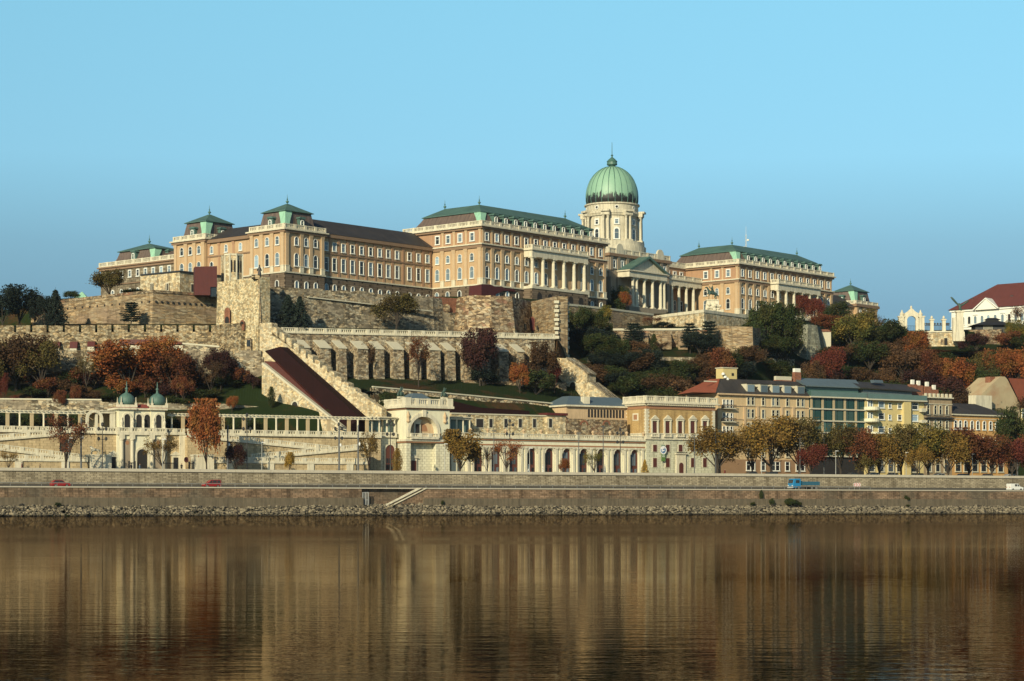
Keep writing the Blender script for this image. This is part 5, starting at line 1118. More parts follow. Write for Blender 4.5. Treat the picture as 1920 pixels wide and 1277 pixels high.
b=B(); b.box(X(219.5),X(314.5),y+.3,BZ+5.3,zc,zc+.12); b.fru((X(252),X(282),y+1.2,BZ+4.5,zc+.12),(X(254),X(280),y+2,BZ+3.5,zc+.9)); b.obj('roof',MT['bz_roof'],t)
for u,yy in ((238.5,y+.5),(260.5,y+1.0),(276,y+1.0),(297.5,y+.5)):
    x=X(u,yy); opening(t,Q,x,TZ+1.0,1.25,2.9,yy,'dark'); b=B(); ring(b,x,TZ+1.0,1.3,2.95,yy,.35,.2); b.obj('arch_ring',MT['cream'],t)
for u in (228,248.5,268.5,288,308):
    x=X(u,y+.5); b=B(); b.lathe(x,y+.3,[(.28,TZ+1.0),(.2,TZ+1.4),(.33,TZ+2.2),(.16,TZ+2.7),(.22,TZ+3.05),(.05,TZ+3.3)],8); b.obj('caryatid',MT['cream'],t)
for u in (237.5,295):
    x=X(u,y+2.2); yy=y+2.2; b=B(); b.box(x-1.9,x+1.9,yy-1.7,yy+1.7,zc+.12,zc+.7); b.obj('dome_base',MT['cream'],t)
    b=B(); b.lathe(x,yy,[(1.5,zc+.7),(1.8,zc+1.2),(1.8,zc+1.9),(1.5,zc+2.6),(.9,zc+3.1),(.3,zc+3.4),(.22,zc+4.1),(.42,zc+4.3),(.1,zc+4.6),(.14,zc+5.2),(.05,zc+5.9)],20); b.obj('onion_dome',MT['copper'],t,smooth=True)
    for dx in (-1.65,1.65):
        for dy in (-1.45,1.45): b=B(); b.box(x+dx-.22,x+dx+.22,yy+dy-.22,yy+dy+.22,zc+.7,zc+1.15); b.lathe(x+dx,yy+dy,[(.13,zc+1.15),(.05,zc+2.4)],6); b.obj('pinnacle',MT['cream'],t)
for u in (228.5,248,285,307):
    x=X(u,y-.3); b=B(); b.box(x-.65,x+.65,y-.4,y,8.4,9.9); b.lathe(x,y-.25,[(.42,9.9),(.38,TZ-1.9),(.5,TZ-1.7),(.5,TZ-1.5)],12); b.box(x-.6,x+.6,y-.5,y,TZ-1.5,TZ-.6); b.obj('engaged_column',MT['cream'],t)
x=X(266.5); opening(t,Q,x,8.8,2.3,5.6,y,'dark'); b=B(); ring(b,x,8.8,2.4,5.65,y,.45,.25); b.obj('arch_ring',MT['cream'],t)
for u in (238.5,296): x=X(u); b=B(); b.box(x-.75,x+.75,y-.06,y,9.0,TZ-1.5); b.obj('niche_panel',MT['shade_stone'],t); b=B(); b.add([(x+.38*math.cos(k*math.pi/8),y-.1,Q.Z(830,x,y)+.5*math.sin(k*math.pi/8)) for k in range(16)],[tuple(range(16))]); b.obj('red_disc',MT['bz_band'],t)
for u in (212,329):
    x=Q.X(u,BZ-.6); b=B(); b.box(x-.9,x+.9,BZ-.85,BZ-.6,10.2,13.2); b.prism([(x-1.4,13.2),(x+1.4,13.2),(x,14.1)],BZ-1.0,BZ-.6); o=b.obj('door_frame',MT['cream'],t); b=B(); b.box(x-.55,x+.55,BZ-.9,BZ-.6,10.2,12.7); b.obj('door',MT['dark'],o)
b=B(); x=X(343,BZ-.9); b.box(x-.8,x+.8,BZ-.95,BZ-.6,8.4,TZ-.5); b.obj('pier',MT['cream'],t)
# round pergola end at the left of the gatehouse
b=B(); x=Q.X(176,BZ); xa,xb=Q.X(160,BZ),Q.X(216,BZ); t=thing('loggia','pale loggia with a curved end between the left pergola and the gatehouse','loggia',Q,((xa+xb)/2,BZ,TZ))
b=B(); zl=Q.Z(771,x,BZ); ring(b,xa+1.9,TZ+1,2.6,zl-TZ-1.3,BZ-.1,.6,.5); b.obj('curved_arch',MT['cream'],t)
b=B(); b.box(xa+3.4,xb,BZ-.2,BZ+4,zl-.4,zl); b.box(xa,xb,BZ-.4,BZ+4.2,zl,zl+.15); b.obj('roof',MT['cream'],t)
b=B(); b.box(xa+.5,xb,BZ+3.5,BZ+4,TZ,zl-.4); b.obj('rear_wall',MT['tan_col'],t)
for u in (181,189.5,209,214): x=Q.X(u,BZ); b=B(); b.box(x-.28,x+.28,BZ-.1,BZ+.45,TZ,zl-.4); b.obj('post',MT['cream'],t)
# --- arch house
AF=Fr(762,Q2.D(Q2.X(762,-2),-2),33.0); zf=8.8
w=AF.X(843); ld=AF.Y(714.5,0); zc=AF.Z(762,0,0); zb2=AF.Z(827,0,0); zu=AF.Z(820,0,0)
t=thing('arch_house','cream corner pavilion with one huge round arch and rusticated ground floor','pavilion',AF,(w/2,0,zf))
# body with real arch recess: side piers + spandrel + rear wall
ax=AF.X(794); r1=AF.X(819.5)-ax; r1=min(r1,ax-.9); az=zu; ah=AF.Z(781,ax,0)-zu
b=B(); b.box(0,ax-r1,0,1.6,zb2,zc); b.box(ax+r1,w,0,1.6,zb2,zc); b.box(0,w,1.6,ld,zb2,zc)
n=14; zsp=az+ah-r1
for k in range(n):
    a0=math.pi*k/n; a1=math.pi*(k+1)/n; xx0,xx1=ax+r1*math.cos(a0),ax+r1*math.cos(a1); za_,zb_=zsp+r1*math.sin(a0),zsp+r1*math.sin(a1)
    b.add([(xx0,0,za_),(xx1,0,zb_),(xx1,0,zc),(xx0,0,zc),(xx0,1.6,za_),(xx1,1.6,zb_),(xx1,1.6,zc),(xx0,1.6,zc)],[(1,0,3,2),(0,1,5,4)])
b.obj('upper_wall',MT['bz'],t)
b=B(); b.box(0,ax-r1+.3,0,1.6,8.4,zb2-.01); b.box(ax+r1-.3,w,0,1.6,8.4,zb2-.01); b.box(0,w,1.6,ld,8.4,zb2-.01); b.obj('rusticated_wall',MT['bz_rust'],t)
b=B(); ring(b,ax,zu,2*r1,ah,0,.75,.3,16); ring(b,ax,zu,2*r1+1.5,ah+.75,0,.2,.15,16); b.box(ax-.5,ax+.5,-.55,0,zsp+r1-.1,zsp+r1+1.5); b.obj('arch_ring',MT['cream'],t)
b=B(); xa,xb=ax-r1,ax+r1; b.box(xa,xb,1.5,1.59,zb2,zsp+r1); b.obj('niche_back',MT['tan_light'],t)
b=B(); b.box(ax-1.9,ax-.1,1.1,1.49,zu,zu+3.9); b.prism([(ax-2.3,zu+3.9),(ax+.3,zu+3.9),(ax-1.0,zu+4.7)],1.0,1.49); b.obj('inner_frame',MT['cream'],t)
b=B(); b.box(ax-1.5,ax-.5,1.0,1.09,zu,zu+3.2); b.obj('inner_door',MT['dark'],t)
b=B(); b.add([(ax+.6+2.0*math.cos(math.pi*k/8)*.7,1.48,zu+1.5+1.9*math.sin(math.pi*k/8)) for k in range(9)],[tuple(range(9))]); b.obj('fresco',MT['bz_band'],t)
b=B(); b.box(-.4,w+.4,-.4,1.6,zb2-.01,zb2+.5); b.box(-.4,0,1.6,ld+.3,zb2-.01,zb2+.5); b.box(xa,xb,-.9,1.4,zb2+.5,zu); b.obj('belt_course',MT['cream'],t)
b=B(); b.box(-.25,w+.25,-.25,-.0,zb2-.35,zb2-.02); b.box(-.25,0,0,ld,zb2-.35,zb2-.02); b.box(-.3,w+.3,-.3,-.0,zc-.65,zc-.3); b.box(-.3,0,0,ld,zc-.65,zc-.3); b.obj('terracotta_band',MT['bz_band'],t)
b=B(); balustrade(b,xa-.2,xb+.2,-.9,-.9,zu,1.0,2.3); b.obj('balcony_rail',MT['cream'],t)
b=B(); b.box(-.8,w+.8,-.8,ld,zc-.3,zc+.25); b.obj('cornice',MT['cream'],t)
b=B(); balustrade(b,-.5,w+.5,-.5,-.5,zc+.25,1.7,3.0,.5); balustrade(b,-.5,-.5,0,ld,zc+.25,1.7,3.0,.5,axis='y'); b.box(-.6,1.0,-.6,1.0,zc+.25,zc+2.1); b.box(w-1.0,w+.6,-.6,1.0,zc+.25,zc+2.1); b.obj('roof_balustrade',MT['cream'],t)
b=B(); b.fru((.8,w-.8,1,ld-1,zc+.25),(w*.4,w*.6,ld*.4,ld*.6,zc+3.4)); b.obj('roof',plain('blue_slate',(.10,.14,.17),.5,.25,.6),t); MT['blue_slate']=bpy.data.materials['blue_slate']
for x_ in (xa-1.0 if xa>1.2 else .45,w-1.3):
    b=B(); b.lathe(x_,-.08,[(.1,zu+3.3),(.5,zu+3.7),(.3,zu+4.4),(.45,zu+5.0),(.2,zu+5.7),(.05,zu+6.1)],8); b.obj('medallion',MT['tan_light'],t)
b=B(); x_=ax-r1*.55; b.box(x_-1.1,x_+1.1,1.3,1.59,8.4,13.2); b.prism([(x_-1.5,13.2),(x_+1.5,13.2),(x_,14.1)],1.1,1.59); b.obj('door_frame',MT['cream'],t); b=B(); b.box(x_-.8,x_+.8,1.2,1.29,8.4,12.6); b.obj('door',MT['timber'],t)
# side arch on the south face
ys=AF.Y(731,0)
def sidearch(parent,y_,z0,w_,h_,mat,nm_,d):
    f=archface(0,z0,w_,h_,0); b=B(); b.add([(-d,y_-p[0],p[2]) for p in f],[tuple(range(len(f)))]); return b.obj(nm_,MT[mat],parent)
# roof statues
for u,lab in ((752,'dark bronze statue group on the left roof corner of the arch house'),(832.5,'dark bronze statue group on the right roof corner of the arch house')):
    xx=AF.X(u,.3) if u>760 else -.1; yy=.3 if u>760 else AF.Y(752,0)
    tt=thing('roof_statue',lab,'statue',AF,(xx,yy,zc+2.1)); b=B(); b.box(xx-.7,xx+.7,yy-.5,yy+.5,zc+2.0,zc+2.4); b.obj('plinth',MT['cap'],tt)
    limbs('figures',None,None,[[(0,0,0,.5),(0,0,.8,.4),(.05,0,1.5,.35),(.05,0,1.9,.12),(.05,0,2.15,.17),(.05,0,2.35,.1)],[(.05,0,1.5,.35),(.5,0,1.9,.12),(.6,0,2.3,.09)],[(.05,0,1.5,.35),(-.5,-.1,1.2,.14),(-.75,-.1,.7,.2),(-.8,-.1,0,.25)],[(0,0,.8,.4),(.7,0,.6,.25),(.9,0,.1,.25)]],BR,(0,0,.3),parent=tt)
# glazed loggias beside the arch house
def loggia(label,ua,ub,yy):
    xa,xb=AF.X(ua,yy),AF.X(ub,yy); zt=AF.Z(783,(xa+xb)/2,yy); t=thing('loggia',label,'loggia',AF,((xa+xb)/2,yy,zu-2))
    b=B(); b.box(xa,xb,yy+.6,yy+5,8.4,zu); b.obj('base_wall',MT['bz_rust'],t)
    if ub<760:
        x=AF.X(731,yy+.6); opening(t,AF,x,8.5,2.5,AF.Z(834,x,yy)-8.5,yy+.6,'timber',None,'door'); c=B(); ring(c,x,8.5,2.5,AF.Z(834,x,yy)-8.5,yy+.6,.35,.2); c.obj('arch_ring',MT['cream'],t)
        c=B(); [c.box(x+dx-.25,x+dx+.25,yy+.5,yy+.54,z_,z_+1.1) for dx in (-.7,0,.7) for z_ in (10.6,12.0)]; c.obj('door_glass',MT['glass'],t)
    b=B(); b.box(xa,xb,yy+.5,yy+5,zt-.45,zt); b.box(xa-.2,xb+.2,yy,yy+5,zt,zt+.2); b.obj('roof',MT['cream'],t); b=B(); b.box(xa-.1,xb+.1,yy+.1,yy+5,zu,zu+.25); b.obj('floor_slab',MT['cream'],t)
    b=B(); balustrade(b,xa,xb,yy+.2,yy+.2,zu+.25,1.0,2.6); b.obj('balustrade',MT['cream'],t)
    for k in range(4): x=xa+.3+(xb-xa-.6)*k/3; b=B(); b.lathe(x,yy+.8,[(.22,zu+.25),(.2,zt-.6),(.3,zt-.45)],8); b.obj('column',MT['cream'],t)
    b=B(); b.box(xa+.1,xb-.1,yy+2.0,yy+2.1,zu+.2,zt-.45); b.obj('glazing',MT['aqua'],t)
MT['aqua']=plain('pale_green_glass',(.12,.19,.18),.12,.3,.3,spec=.6)
loggia('small glazed loggia with white columns left of the arch house',698,745,AF.Y(745,0)+.0 if False else 3.0)
loggia('small glazed loggia with white columns right of the arch house',845,886,2.0)
# --- arcade
A0=Q2.X(846,0); A1=Q2.X(1209,0); zs=Q2.Z(837,Q2.X(1000,0),0); zbal0=Q2.Z(821.5,Q2.X(1000,0),0)
t=thing('arcade','long cream shop arcade with round arched red brown doors along the street','arcade',Q2,((A0+A1)/2,0,8.8))
ac=[Q2.X(u,0) for u in (866,897.5,931,965,997.5,1030.7,1063,1095,1127.5,1159,1190.5)]
ro=1.28; za=Q2.Z(839.5,Q2.X(997,0),0)
b=B(); prev=A0
for c in ac:
    b.box(prev,c-ro,0,1.2,8.4,zs); prev=c+ro
    n=10; zsp=za-ro
    for k in range(n):
        a0=math.pi*k/n; a1=math.pi*(k+1)/n; xx0,xx1=c+ro*math.cos(a0),c+ro*math.cos(a1); z0_,z1_=zsp+ro*math.sin(a0),zsp+ro*math.sin(a1)
        b.add([(xx0,0,z0_),(xx1,0,z1_),(xx1,0,zs),(xx0,0,zs),(xx0,1.2,z0_),(xx1,1.2,z1_)],[(1,0,3,2),(0,1,5,4)])
b.box(prev,A1,0,1.2,8.4,zs); b.box(A0,A1,1.2,9,8.4,zbal0-.3); b.box(A0,A1,0.0,1.2,zs+.002,zbal0-.3); b.obj('wall',MT['bz'],t)
b=B(); b.box(A0,A1,-.12,0,zs+.05,zs+.4); b.box(A0,A1,-.22,0,zbal0-.75,zbal0-.45); b.obj('terracotta_band',MT['bz_band'],t)
b=B(); b.box(A0,A1,-.55,9,zbal0-.3,zbal0); b.box(A0,A1,-.3,-.001,zs-.35,zs+.02); balustrade(b,A0,A1,-.4,-.4,zbal0,1.05,ac[3]-ac[2],.45); b.obj('balustrade',MT['cream'],t)
for c in ac:
    b=B(); ring(b,c,za-ro-1.2,2*ro,ro+1.2,0,.42,.2,12,legs=False); b.obj('arch_ring',MT['cream'],t)
    f=archface(c,8.5,2*ro,za-8.5,.7); b=B(); b.add(f,[tuple(range(len(f)))]); o=b.obj('door',MT['timber'],t)
    b=B()
    for dx in (-.62,.62):
        b.box(c+dx-.32,c+dx+.32,.62,.69,10.0,11.3)
    b.box(c-.62,c-.08,.62,.69,12.1,za-1.0); b.box(c+.08,c+.62,.62,.69,12.1,za-1.0); b.obj('door_glass',MT['dglass'],o)
pl=[(a_+c_)/2 for a_,c_ in zip(ac,ac[1:])]
for x in pl+[A1-.5]:
    for dx in (-.62,.62) if x<A1-1 else (-.2,):
        b=B(); b.box(x+dx-.38,x+dx+.38,-.35,0,8.4,9.8); b.box(x+dx-.3,x+dx+.3,-.28,-.002,9.8,zs-.6); b.box(x+dx-.4,x+dx+.4,-.38,0,zs-.6,zs-.36); b.obj('pilaster',MT['cream'],t)
    b=B(); b.lathe(x,-.1,[(.35,zbal0+1.05),(.2,zbal0+1.25),(.45,zbal0+1.7),(.3,zbal0+2.0),(.1,zbal0+2.15)],8); b.obj('urn',MT['tan_light'],t)
# --- stone fort behind the arcade
yF=6.0; F0,F1=Q2.X(846,yF),Q2.X(1061,yF); zft=Q2.Z(777.5,Q2.X(900,yF),yF)
t=thing('stone_fort','old grey stone building with slit windows behind the arcade','stone building',Q2,((F0+F1)/2,yF,12))
b=B(); b.box(F0,F1,yF,yF+6,12,zft); b.obj('wall',MT['rub_pale'],t)
b=B(); b.box(F0,F1,yF-.2,yF+6,zft+.01,zft+.3); b.obj('coping',MT['cap'],t)
xa=Q2.X(1026,yF-.8); b=B(); b.box(xa,Q2.X(1061,yF-.8),yF-.8,yF-.01,12,zft-.1); b.obj('turret',MT['rub_bright'],t)
b=B(); b.box(xa,F1,yF-.9,yF+3,zft+.31,zft+.9); b.obj('turret_roof',MT['rust'],t)
b=B(); x0=Q2.X(842,yF+3); x1=Q2.X(900,yF+3); x2=Q2.X(993,yF+3); zr0=Q2.Z(750,x0,yF+3); b.prism([(x0,zft+.31),(x2,zft+.31),(x2,Q2.Z(770.5,x2,yF+3)),(x1,Q2.Z(764,x1,yF+3)),(x0,zr0)],yF+3,yF+6); b.obj('rust_roof',MT['rust_dark'],t)
for u in (899,920,948,975,1001.5,1028.5):
    x=Q2.X(u,yF); ww=.95 if u<905 else .42; b=B(); b.box(x-ww-.22,x+ww+.22,yF-.85 if u>1025 else yF-.1,yF,Q2.Z(803,x,yF),Q2.Z(784,x,yF)); o=b.obj('window',MT['cap'],t)
    b=B(); b.box(x-ww,x+ww,yF-.9 if u>1025 else yF-.16,yF,Q2.Z(801.5,x,yF),Q2.Z(785.5,x,yF)); b.obj('pane',MT['dark'],o)
# --- rubble court wall and loggia building before the brick palace
G0,G1=Q2.X(1061,5),Q2.X(1176,5)
t=thing('court_wall','brown rubble court wall with brick blind arches above the arcade','wall',Q2,((G0+G1)/2,5,12))
b=B(); b.box(G0+.02,G1,5,6,12,Q2.Z(786,Q2.X(1110,5),5)); b.obj('masonry',MT['rub_brown'],t)
for u in (1095,1137): x=Q2.X(u,5); opening(t,Q2,x,Q2.Z(812,x,5),1.6,2.8,5,'rub_grey','brick','blind_arch',.4)
H0,H1=Q2.X(1062,8),Q2.X(1178,8); zh=Q2.Z(764,Q2.X(1130,8),8)
t=thing('loggia_house','low tan house with small arches and blue slate roof by the brick palace','house',Q2,((H0+H1)/2,8,12))
b=B(); b.box(H0,H1,8,16,12,zh); b.obj('wall',MT['tan_light'],t)
b=B(); b.box(H0-.6,H1,7.2,16,zh,zh+.4); b.obj('eaves',MT['cream'],t)
b=B(); b.fru((H0-.5,H1,7.4,18,zh+.4),(H0+3.5,H1,12,15,Q2.Z(748,Q2.X(1130,8),10)+.6)); b.obj('roof',MT['blue_slate'],t)
x=Q2.X(1097,9); b=B(); b.box(x-.9,x+.9,8.2,9.6,zh+.4,zh+2.6); b.obj('roof_box',MT['cream'],t)
for k in range(12): x=Q2.X(1104,8)+(Q2.X(1168,8)-Q2.X(1104,8))*k/11; opening(t,Q2,x,zh-2.6,.62,2.1,8,'dark',None)
# --- brick palace
NF=Fr(1212,Q2.D(Q2.X(1212,-.5),-.5),33.0); w=NF.X(1340); d=NF.Y(1171.5,0); z=lambda v,x=0,y=0: NF.Z(v,x,y)
MT['brick_tan']=rubble('tan_brick',(.56,.385,.17),(.48,.315,.14),.5,.2,.85,.8,rows=True,bump=0,stain=.15); MT['palegrey']=rubble('pale_rusticated_plaster',(.66,.65,.50),(.6,.59,.44),2.2,.55,.9,.7,rows=True,bump=0,stain=.1)
zt=z(753.5); zm=z(813.5); zn=z(822)
t=thing('brick_palace','tan brick palace with five pedimented windows over a pale rusticated ground floor','palace',NF,(w/2,0,8.8))
b=B(); b.box(0,w,0,d,8.4,zn); b.obj('ground_floor',MT['palegrey'],t)
b=B(); b.box(0,w,.05,d,zm,zt-.9); b.obj('wall',MT['brick_tan'],t)
b=B(); b.box(-.2,w+.2,-.2,d,zn,zm); b.box(-.35,w+.35,-.35,d,zm-.001,zm+.25); b.box(-.35,w+.35,-.35,d,zn-.25,zn+.001); b.obj('belt_course',MT['cream'],t)
b=B(); b.box(-.15,w+.15,-.15,d,zt-1.7,zt-.9); b.obj('frieze',MT['bz_band'],t)
b=B(); b.box(-.9,w+.9,-.9,d,zt-.35,zt); 
for k in range(int(w/.6)): b.box(k*.6,k*.6+.3,-.7,-.1,zt-.8,zt-.35)
for k in range(int(d/.6)): b.box(-.7,-.1,k*.6,k*.6+.3,zt-.8,zt-.35)
b.box(-.4,w+.4,-.4,d,zt-.9,zt-.8); b.obj('cornice',MT['cream'],t)
b=B(); balustrade(b,-.6,w+.6,-.6,-.6,zt,1.6,3.4,.5); balustrade(b,-.6,-.6,0,d,zt,1.6,3.0,.5,axis='y'); b.obj('balustrade',MT['cream'],t)
b=B(); b.box(0,w,0,d,zt,zt+.05); b.obj('roof',MT['blue_slate'],t)
for (px_,py_) in ((0,0),(w,0)):
    b=B(); zz=zm+.25; k=0
    while zz<zt-1.9:
        ww=.9 if k%2 else .6; s=1 if px_==0 else -1; b.box(px_-s*.1,px_+s*ww,py_-.06,py_+ (ww if px_==0 else .5),zz,zz+.42); zz+=.45; k+=1
    b.obj('quoins',MT['cream'],t)
b=B(); zz=zm+.25;k=0
while zz<zt-1.9: ww=.9 if k%2 else .6; b.box(-.06,.5,d-ww,d,zz,zz+.42); zz+=.45;k+=1
b.obj('quoins',MT['cream'],t)
for u in (1227,1251,1274.5,1298,1321):
    x=NF.X(u); b=B(); b.prism([(x-1.25,z(786,x)),(x+1.25,z(786,x)),(x,z(778.5,x))],-.5,.05); b.box(x-1.25,x+1.25,-.35,.05,z(789.3,x),z(786.5,x)-.001)
    for s in (-1,1): b.box(x+s*.95-.2,x+s*.95+.2,-.3,.05,z(812.5,x),z(789.3,x)-.001)
    o=b.obj('window_frame',MT['cream'],t); b=B(); b.box(x-.6,x+.6,-.1,.04,z(812,x),z(790.5,x)); b.obj('shutter',MT['timber'],o)
    b=B(); balustrade(b,x-1.2,x+1.2,-.55,-.55,z(820,x)+0,.95,2.4,.3); b.obj('parapet',MT['cream'],t)
gx_=[NF.X(u) for u in (1227.5,1251.5,1275.5,1298.5,1321)]
for i,x in enumerate(gx_):
    for v0,v1 in ((834,847),(859,876)):
        if i==2 and v0==859: continue
        b=B(); b.box(x-.85,x+.85,-.12,0,z(v1+.8,x),z(v0-1.2,x)); o=b.obj('window',MT['cream'],t); b=B(); b.box(x-.58,x+.58,-.16,-.0,z(v1,x),z(v0,x)); b.obj('shutter',MT['timber'],o)
x=gx_[2]; b=B(); b.box(x-1.5,x+1.5,-.4,0,8.4,z(852,x)); b.box(x-1.8,x+1.8,-.7,0,z(852,x),z(850,x)); o=b.obj('portal',MT['cream'],t); opening(t,NF,x,8.6,1.4,4.4,-.4,'timber',None,'door')
b=B(); b.box(x-1.6,x+1.6,-.7,-.6,z(850,x),z(845.5,x)-.4); b.obj('balcony_rail',MT['iron'],t)
yy=NF.Y(1192,0); b=B(); b.box(-.12,0,yy-1.2,yy+1.2,z(789,0,yy),z(775,0,yy)); o=b.obj('blind_window',MT['cream'],t); b=B(); b.box(-.15,0,yy-.75,yy+.75,z(787,0,yy),z(777.5,0,yy)); b.obj('panel',MT['bz_band'],o)
# banner on the brick palace
x=NF.X(1241); zb0,zb1=z(865,x),z(834,x)
tt=thing('banner','vertical green banner with white disc and blue wave emblem','banner',NF,(x,-.6,zb0))
b=B(); b.box(x-.62,x+.62,-.62,-.56,zb0,zb0+2.4); b.obj('green_cloth',plain('green_cloth',(.10,.20,.05),.8,.1),tt)
b=B(); b.box(x-.62,x+.62,-.62,-.56,zb0+2.41,zb1); b.obj('grey_cloth',plain('pale_green_cloth',(.2,.27,.2),.8,.1),tt)
def disc(cx,cz,r,y,a0=0,a1=2*math.pi,ri=0,n=18):
    b=B(); o_=[(cx+r*math.cos(a0+(a1-a0)*k/n),y,cz+r*math.sin(a0+(a1-a0)*k/n)) for k in range(n+1)]
    i_=[(cx+ri*math.cos(a0+(a1-a0)*k/n),y,cz+ri*math.sin(a0+(a1-a0)*k/n)) for k in range(n+1)]
    b.add(o_+i_,[(k,k+1,k+n+2,k+n+1) for k in range(n)]); return b
cz=zb1-1.35
disc(x,cz,1.05,-.64).obj('disc',plain('white_cloth',(.8,.8,.8),.8,.02),tt)
blue=plain('blue_print',(.05,.16,.35),.8,.05)
disc(x-.05,cz,.78,-.66,R(-200),R(60),.55).obj('emblem_swirl',blue,tt); disc(x+.1,cz-.1,.45,-.66,R(-160),R(150),.22).obj('emblem_swirl',blue,tt)
b=B()
for k in range(3): b.box(x-.42,x+.42,-.63,-.625,zb0+1.1+k*.4,zb0+1.22+k*.4)
b.obj('printed_lines',bpy.data.materials['white_cloth'],tt)
# --- street houses right of the brick palace
def Z2(v,x,y=0): return Q2.Z(v,x,y)
MT['b1']=plain('apricot_plaster',(.60,.44,.25),.85,.15,.5,streak=.2); MT['b3']=plain('yellow_plaster',(.62,.50,.23),.85,.12,.5,streak=.1); MT['b4']=plain('old_brown_plaster',(.36,.27,.17),.85,.25,.6,streak=.4)
MT['b5']=plain('orange_plaster',(.55,.31,.11),.85,.15,.5,streak=.2); MT['teal']=glassmat('teal_curtain_glass',(.02,.06,.055),(.08,.15,.13),.5); MT['redtile']=plain('red_tiles',(.26,.07,.035),.8,.3,.8,streak=.3); MT['zinc']=plain('zinc_roof',(.13,.17,.18),.45,.2,.4,streak=.3)
MT['b1d']=plain('brick_red_plaster',(.30,.185,.105),.85,.2,.5)
def wgrid(parent,us,rows,w,h,y,fmat='white',fr=.12,gmat='dglass',arch=False):
    for i,(v,hh) in enumerate(rows):
        wins(parent,[(Q2.X(u,y),y,Z2(v,Q2.X(us[len(us)//2],y),y)) for u in us],w,hh,arch,fr=fr,fmat=fmat,gmat=gmat)
# apricot apartment house
y1=2.5; X1=lambda u: Q2.X(u,y1); za_=Z2(743,X1(1430),y1)
t=thing('apartment_house','apricot apartment house with slate mansard, red roof side and a column of iron balconies','apartment house',Q2,(X1(1430),y1,8.8))
b=B(); b.box(X1(1346),X1(1517.5),y1,y1+13,12,za_); b.obj('wall',MT['b1'],t); b=B(); b.box(X1(1346)-.1,X1(1517.5)-.01,y1-.12,y1+12,8.4,Z2(862,X1(1430),y1)); b.obj('ground_floor',MT['b1d'],t)
b=B(); zz=za_; b.box(X1(1344),X1(1517.5),y1-.8,y1+13,zz,zz+.4)
for v in (763,788,836): b.box(X1(1346),X1(1517),y1-.2,y1,Z2(v,X1(1430),y1),Z2(v,X1(1430),y1)+.22)
b.obj('moulding',MT['tan_light'],t)
xa,xb=X1(1340),X1(1517.5); b=B(); zr=Z2(712,X1(1430),y1+4); b.add([(xa,y1-.4,za_+.4),(xb,y1-.4,za_+.4),(xb,y1+13,za_+.4),(xa,y1+13,za_+.4),(xa+5.5,y1+4.5,zr),(xb,y1+4.5,zr),(xb,y1+9,zr),(xa+5.5,y1+9,zr)],[(0,1,5,4),(1,2,6,5),(4,5,6,7),(2,3,7,6)]); b.obj('roof',MT['slate'],t)
b=B(); b.add([(xa-6.5,y1+1,za_+.45),(xa+.02,y1-.38,za_+.45),(xa+5.4,y1+4.6,zr+.02),(xa+5.4,y1+9,zr+.02),(xa-3,y1+12,za_+.45)],[(0,1,2,3,4)]); b.obj('red_roof',MT['redtile'],t)
for u in (1406,1431,1453,1475,1500):
    x=Q2.X(u,y1+.8); zz=za_+.9; b=B(); b.box(x-1.35,x+1.35,y1+.5,y1+4,zz,zz+2.3); o=b.obj('dormer',MT['cap'],t); b=B(); b.box(x-1.0,x+1.2,y1+.42,y1+.499,zz+.15,zz+2.0); b.obj('window',MT['glass'],o); b=B(); b.box(x-1.5,x+1.5,y1+.2,y1+4.2,zz+2.31,zz+2.5); b.obj('dormer_roof',MT['slate'],o)
us=(1390,1403,1411,1430.5,1449.5,1457.5,1476,1496,1504.5)
wgrid(t,us[1:],((760.5,1.9),(784.5,2.1),(809,2.1),(833,2.0),(856,1.9)),.85,2,y1,'cap',.14); wgrid(t,us[1:],((882,2.2),),1.3,2.2,y1-.12,'white',.12)
for v in (767,792,817,842):
    x=X1(1364); zz=Z2(v,x,y1); b=B(); b.box(x-2.0,x+2.0,y1-1.2,y1,zz,zz+.25); o=b.obj('balcony',MT['cap'],t)
    b=B(); b.box(x-2.0,x+2.0,y1-1.25,y1-1.15,zz+1.0,zz+1.1); [b.box(x-2+k*.28,x-1.92+k*.28,y1-1.22,y1-1.18,zz+.2,zz+1.0) for k in range(15)]; b.box(x-2.05,x-1.95,y1-1.2,y1,zz+.2,zz+1.1); b.obj('railing',MT['iron'],o)
wgrid(t,(1357,1364,1371),((765,2.1),(790,2.1),(815,2.1)),.7,2,y1,'white',.12)
for sx in (1396,1420,1466,1487): x=X1(sx); b=B(); b.box(x-.35,x+.35,y1-.3,y1,Z2(836,x,y1),Z2(763,x,y1)); b.obj('pilaster',MT['tan_light'],t)
# roof plant on top of it
x=X1(1391); zz=Z2(714,x,y1+6)
t=thing('roof_hut','small pale service hut with dish antennas on the apartment roof','roof hut',Q2,(x,y1+6,zz-2)); b=B(); b.box(x-2.2,x+2.4,y1+5,y1+8,zz-2,zz+3.2); b.obj('wall',MT['b3'],t); b=B(); b.box(x-2.4,x+2.6,y1+4.8,y1+8.2,zz+3.21,zz+3.45); b.obj('roof',MT['cap'],t)
b=B(); b.box(x+.6,x+1.3,y1+4.9,y1+5,zz+1.3,zz+2.0); b.obj('window',MT['dark'],t)
for k,(dx,dz) in enumerate(((-2.6,1.6),(-1.9,.8),(-1.2,.3))): b=B(); b.lathe(x+dx,y1+4.5,[(.45,zz+dz-.25),(.5,zz+dz),(.3,zz+dz+.4)],8); b.obj('dish',MT['white'],t)
b=B(); b.box(x-9,x+9,y1+4.4,y1+4.5,zz-.6,zz-.3); b.obj('parapet',MT['cap'],t)
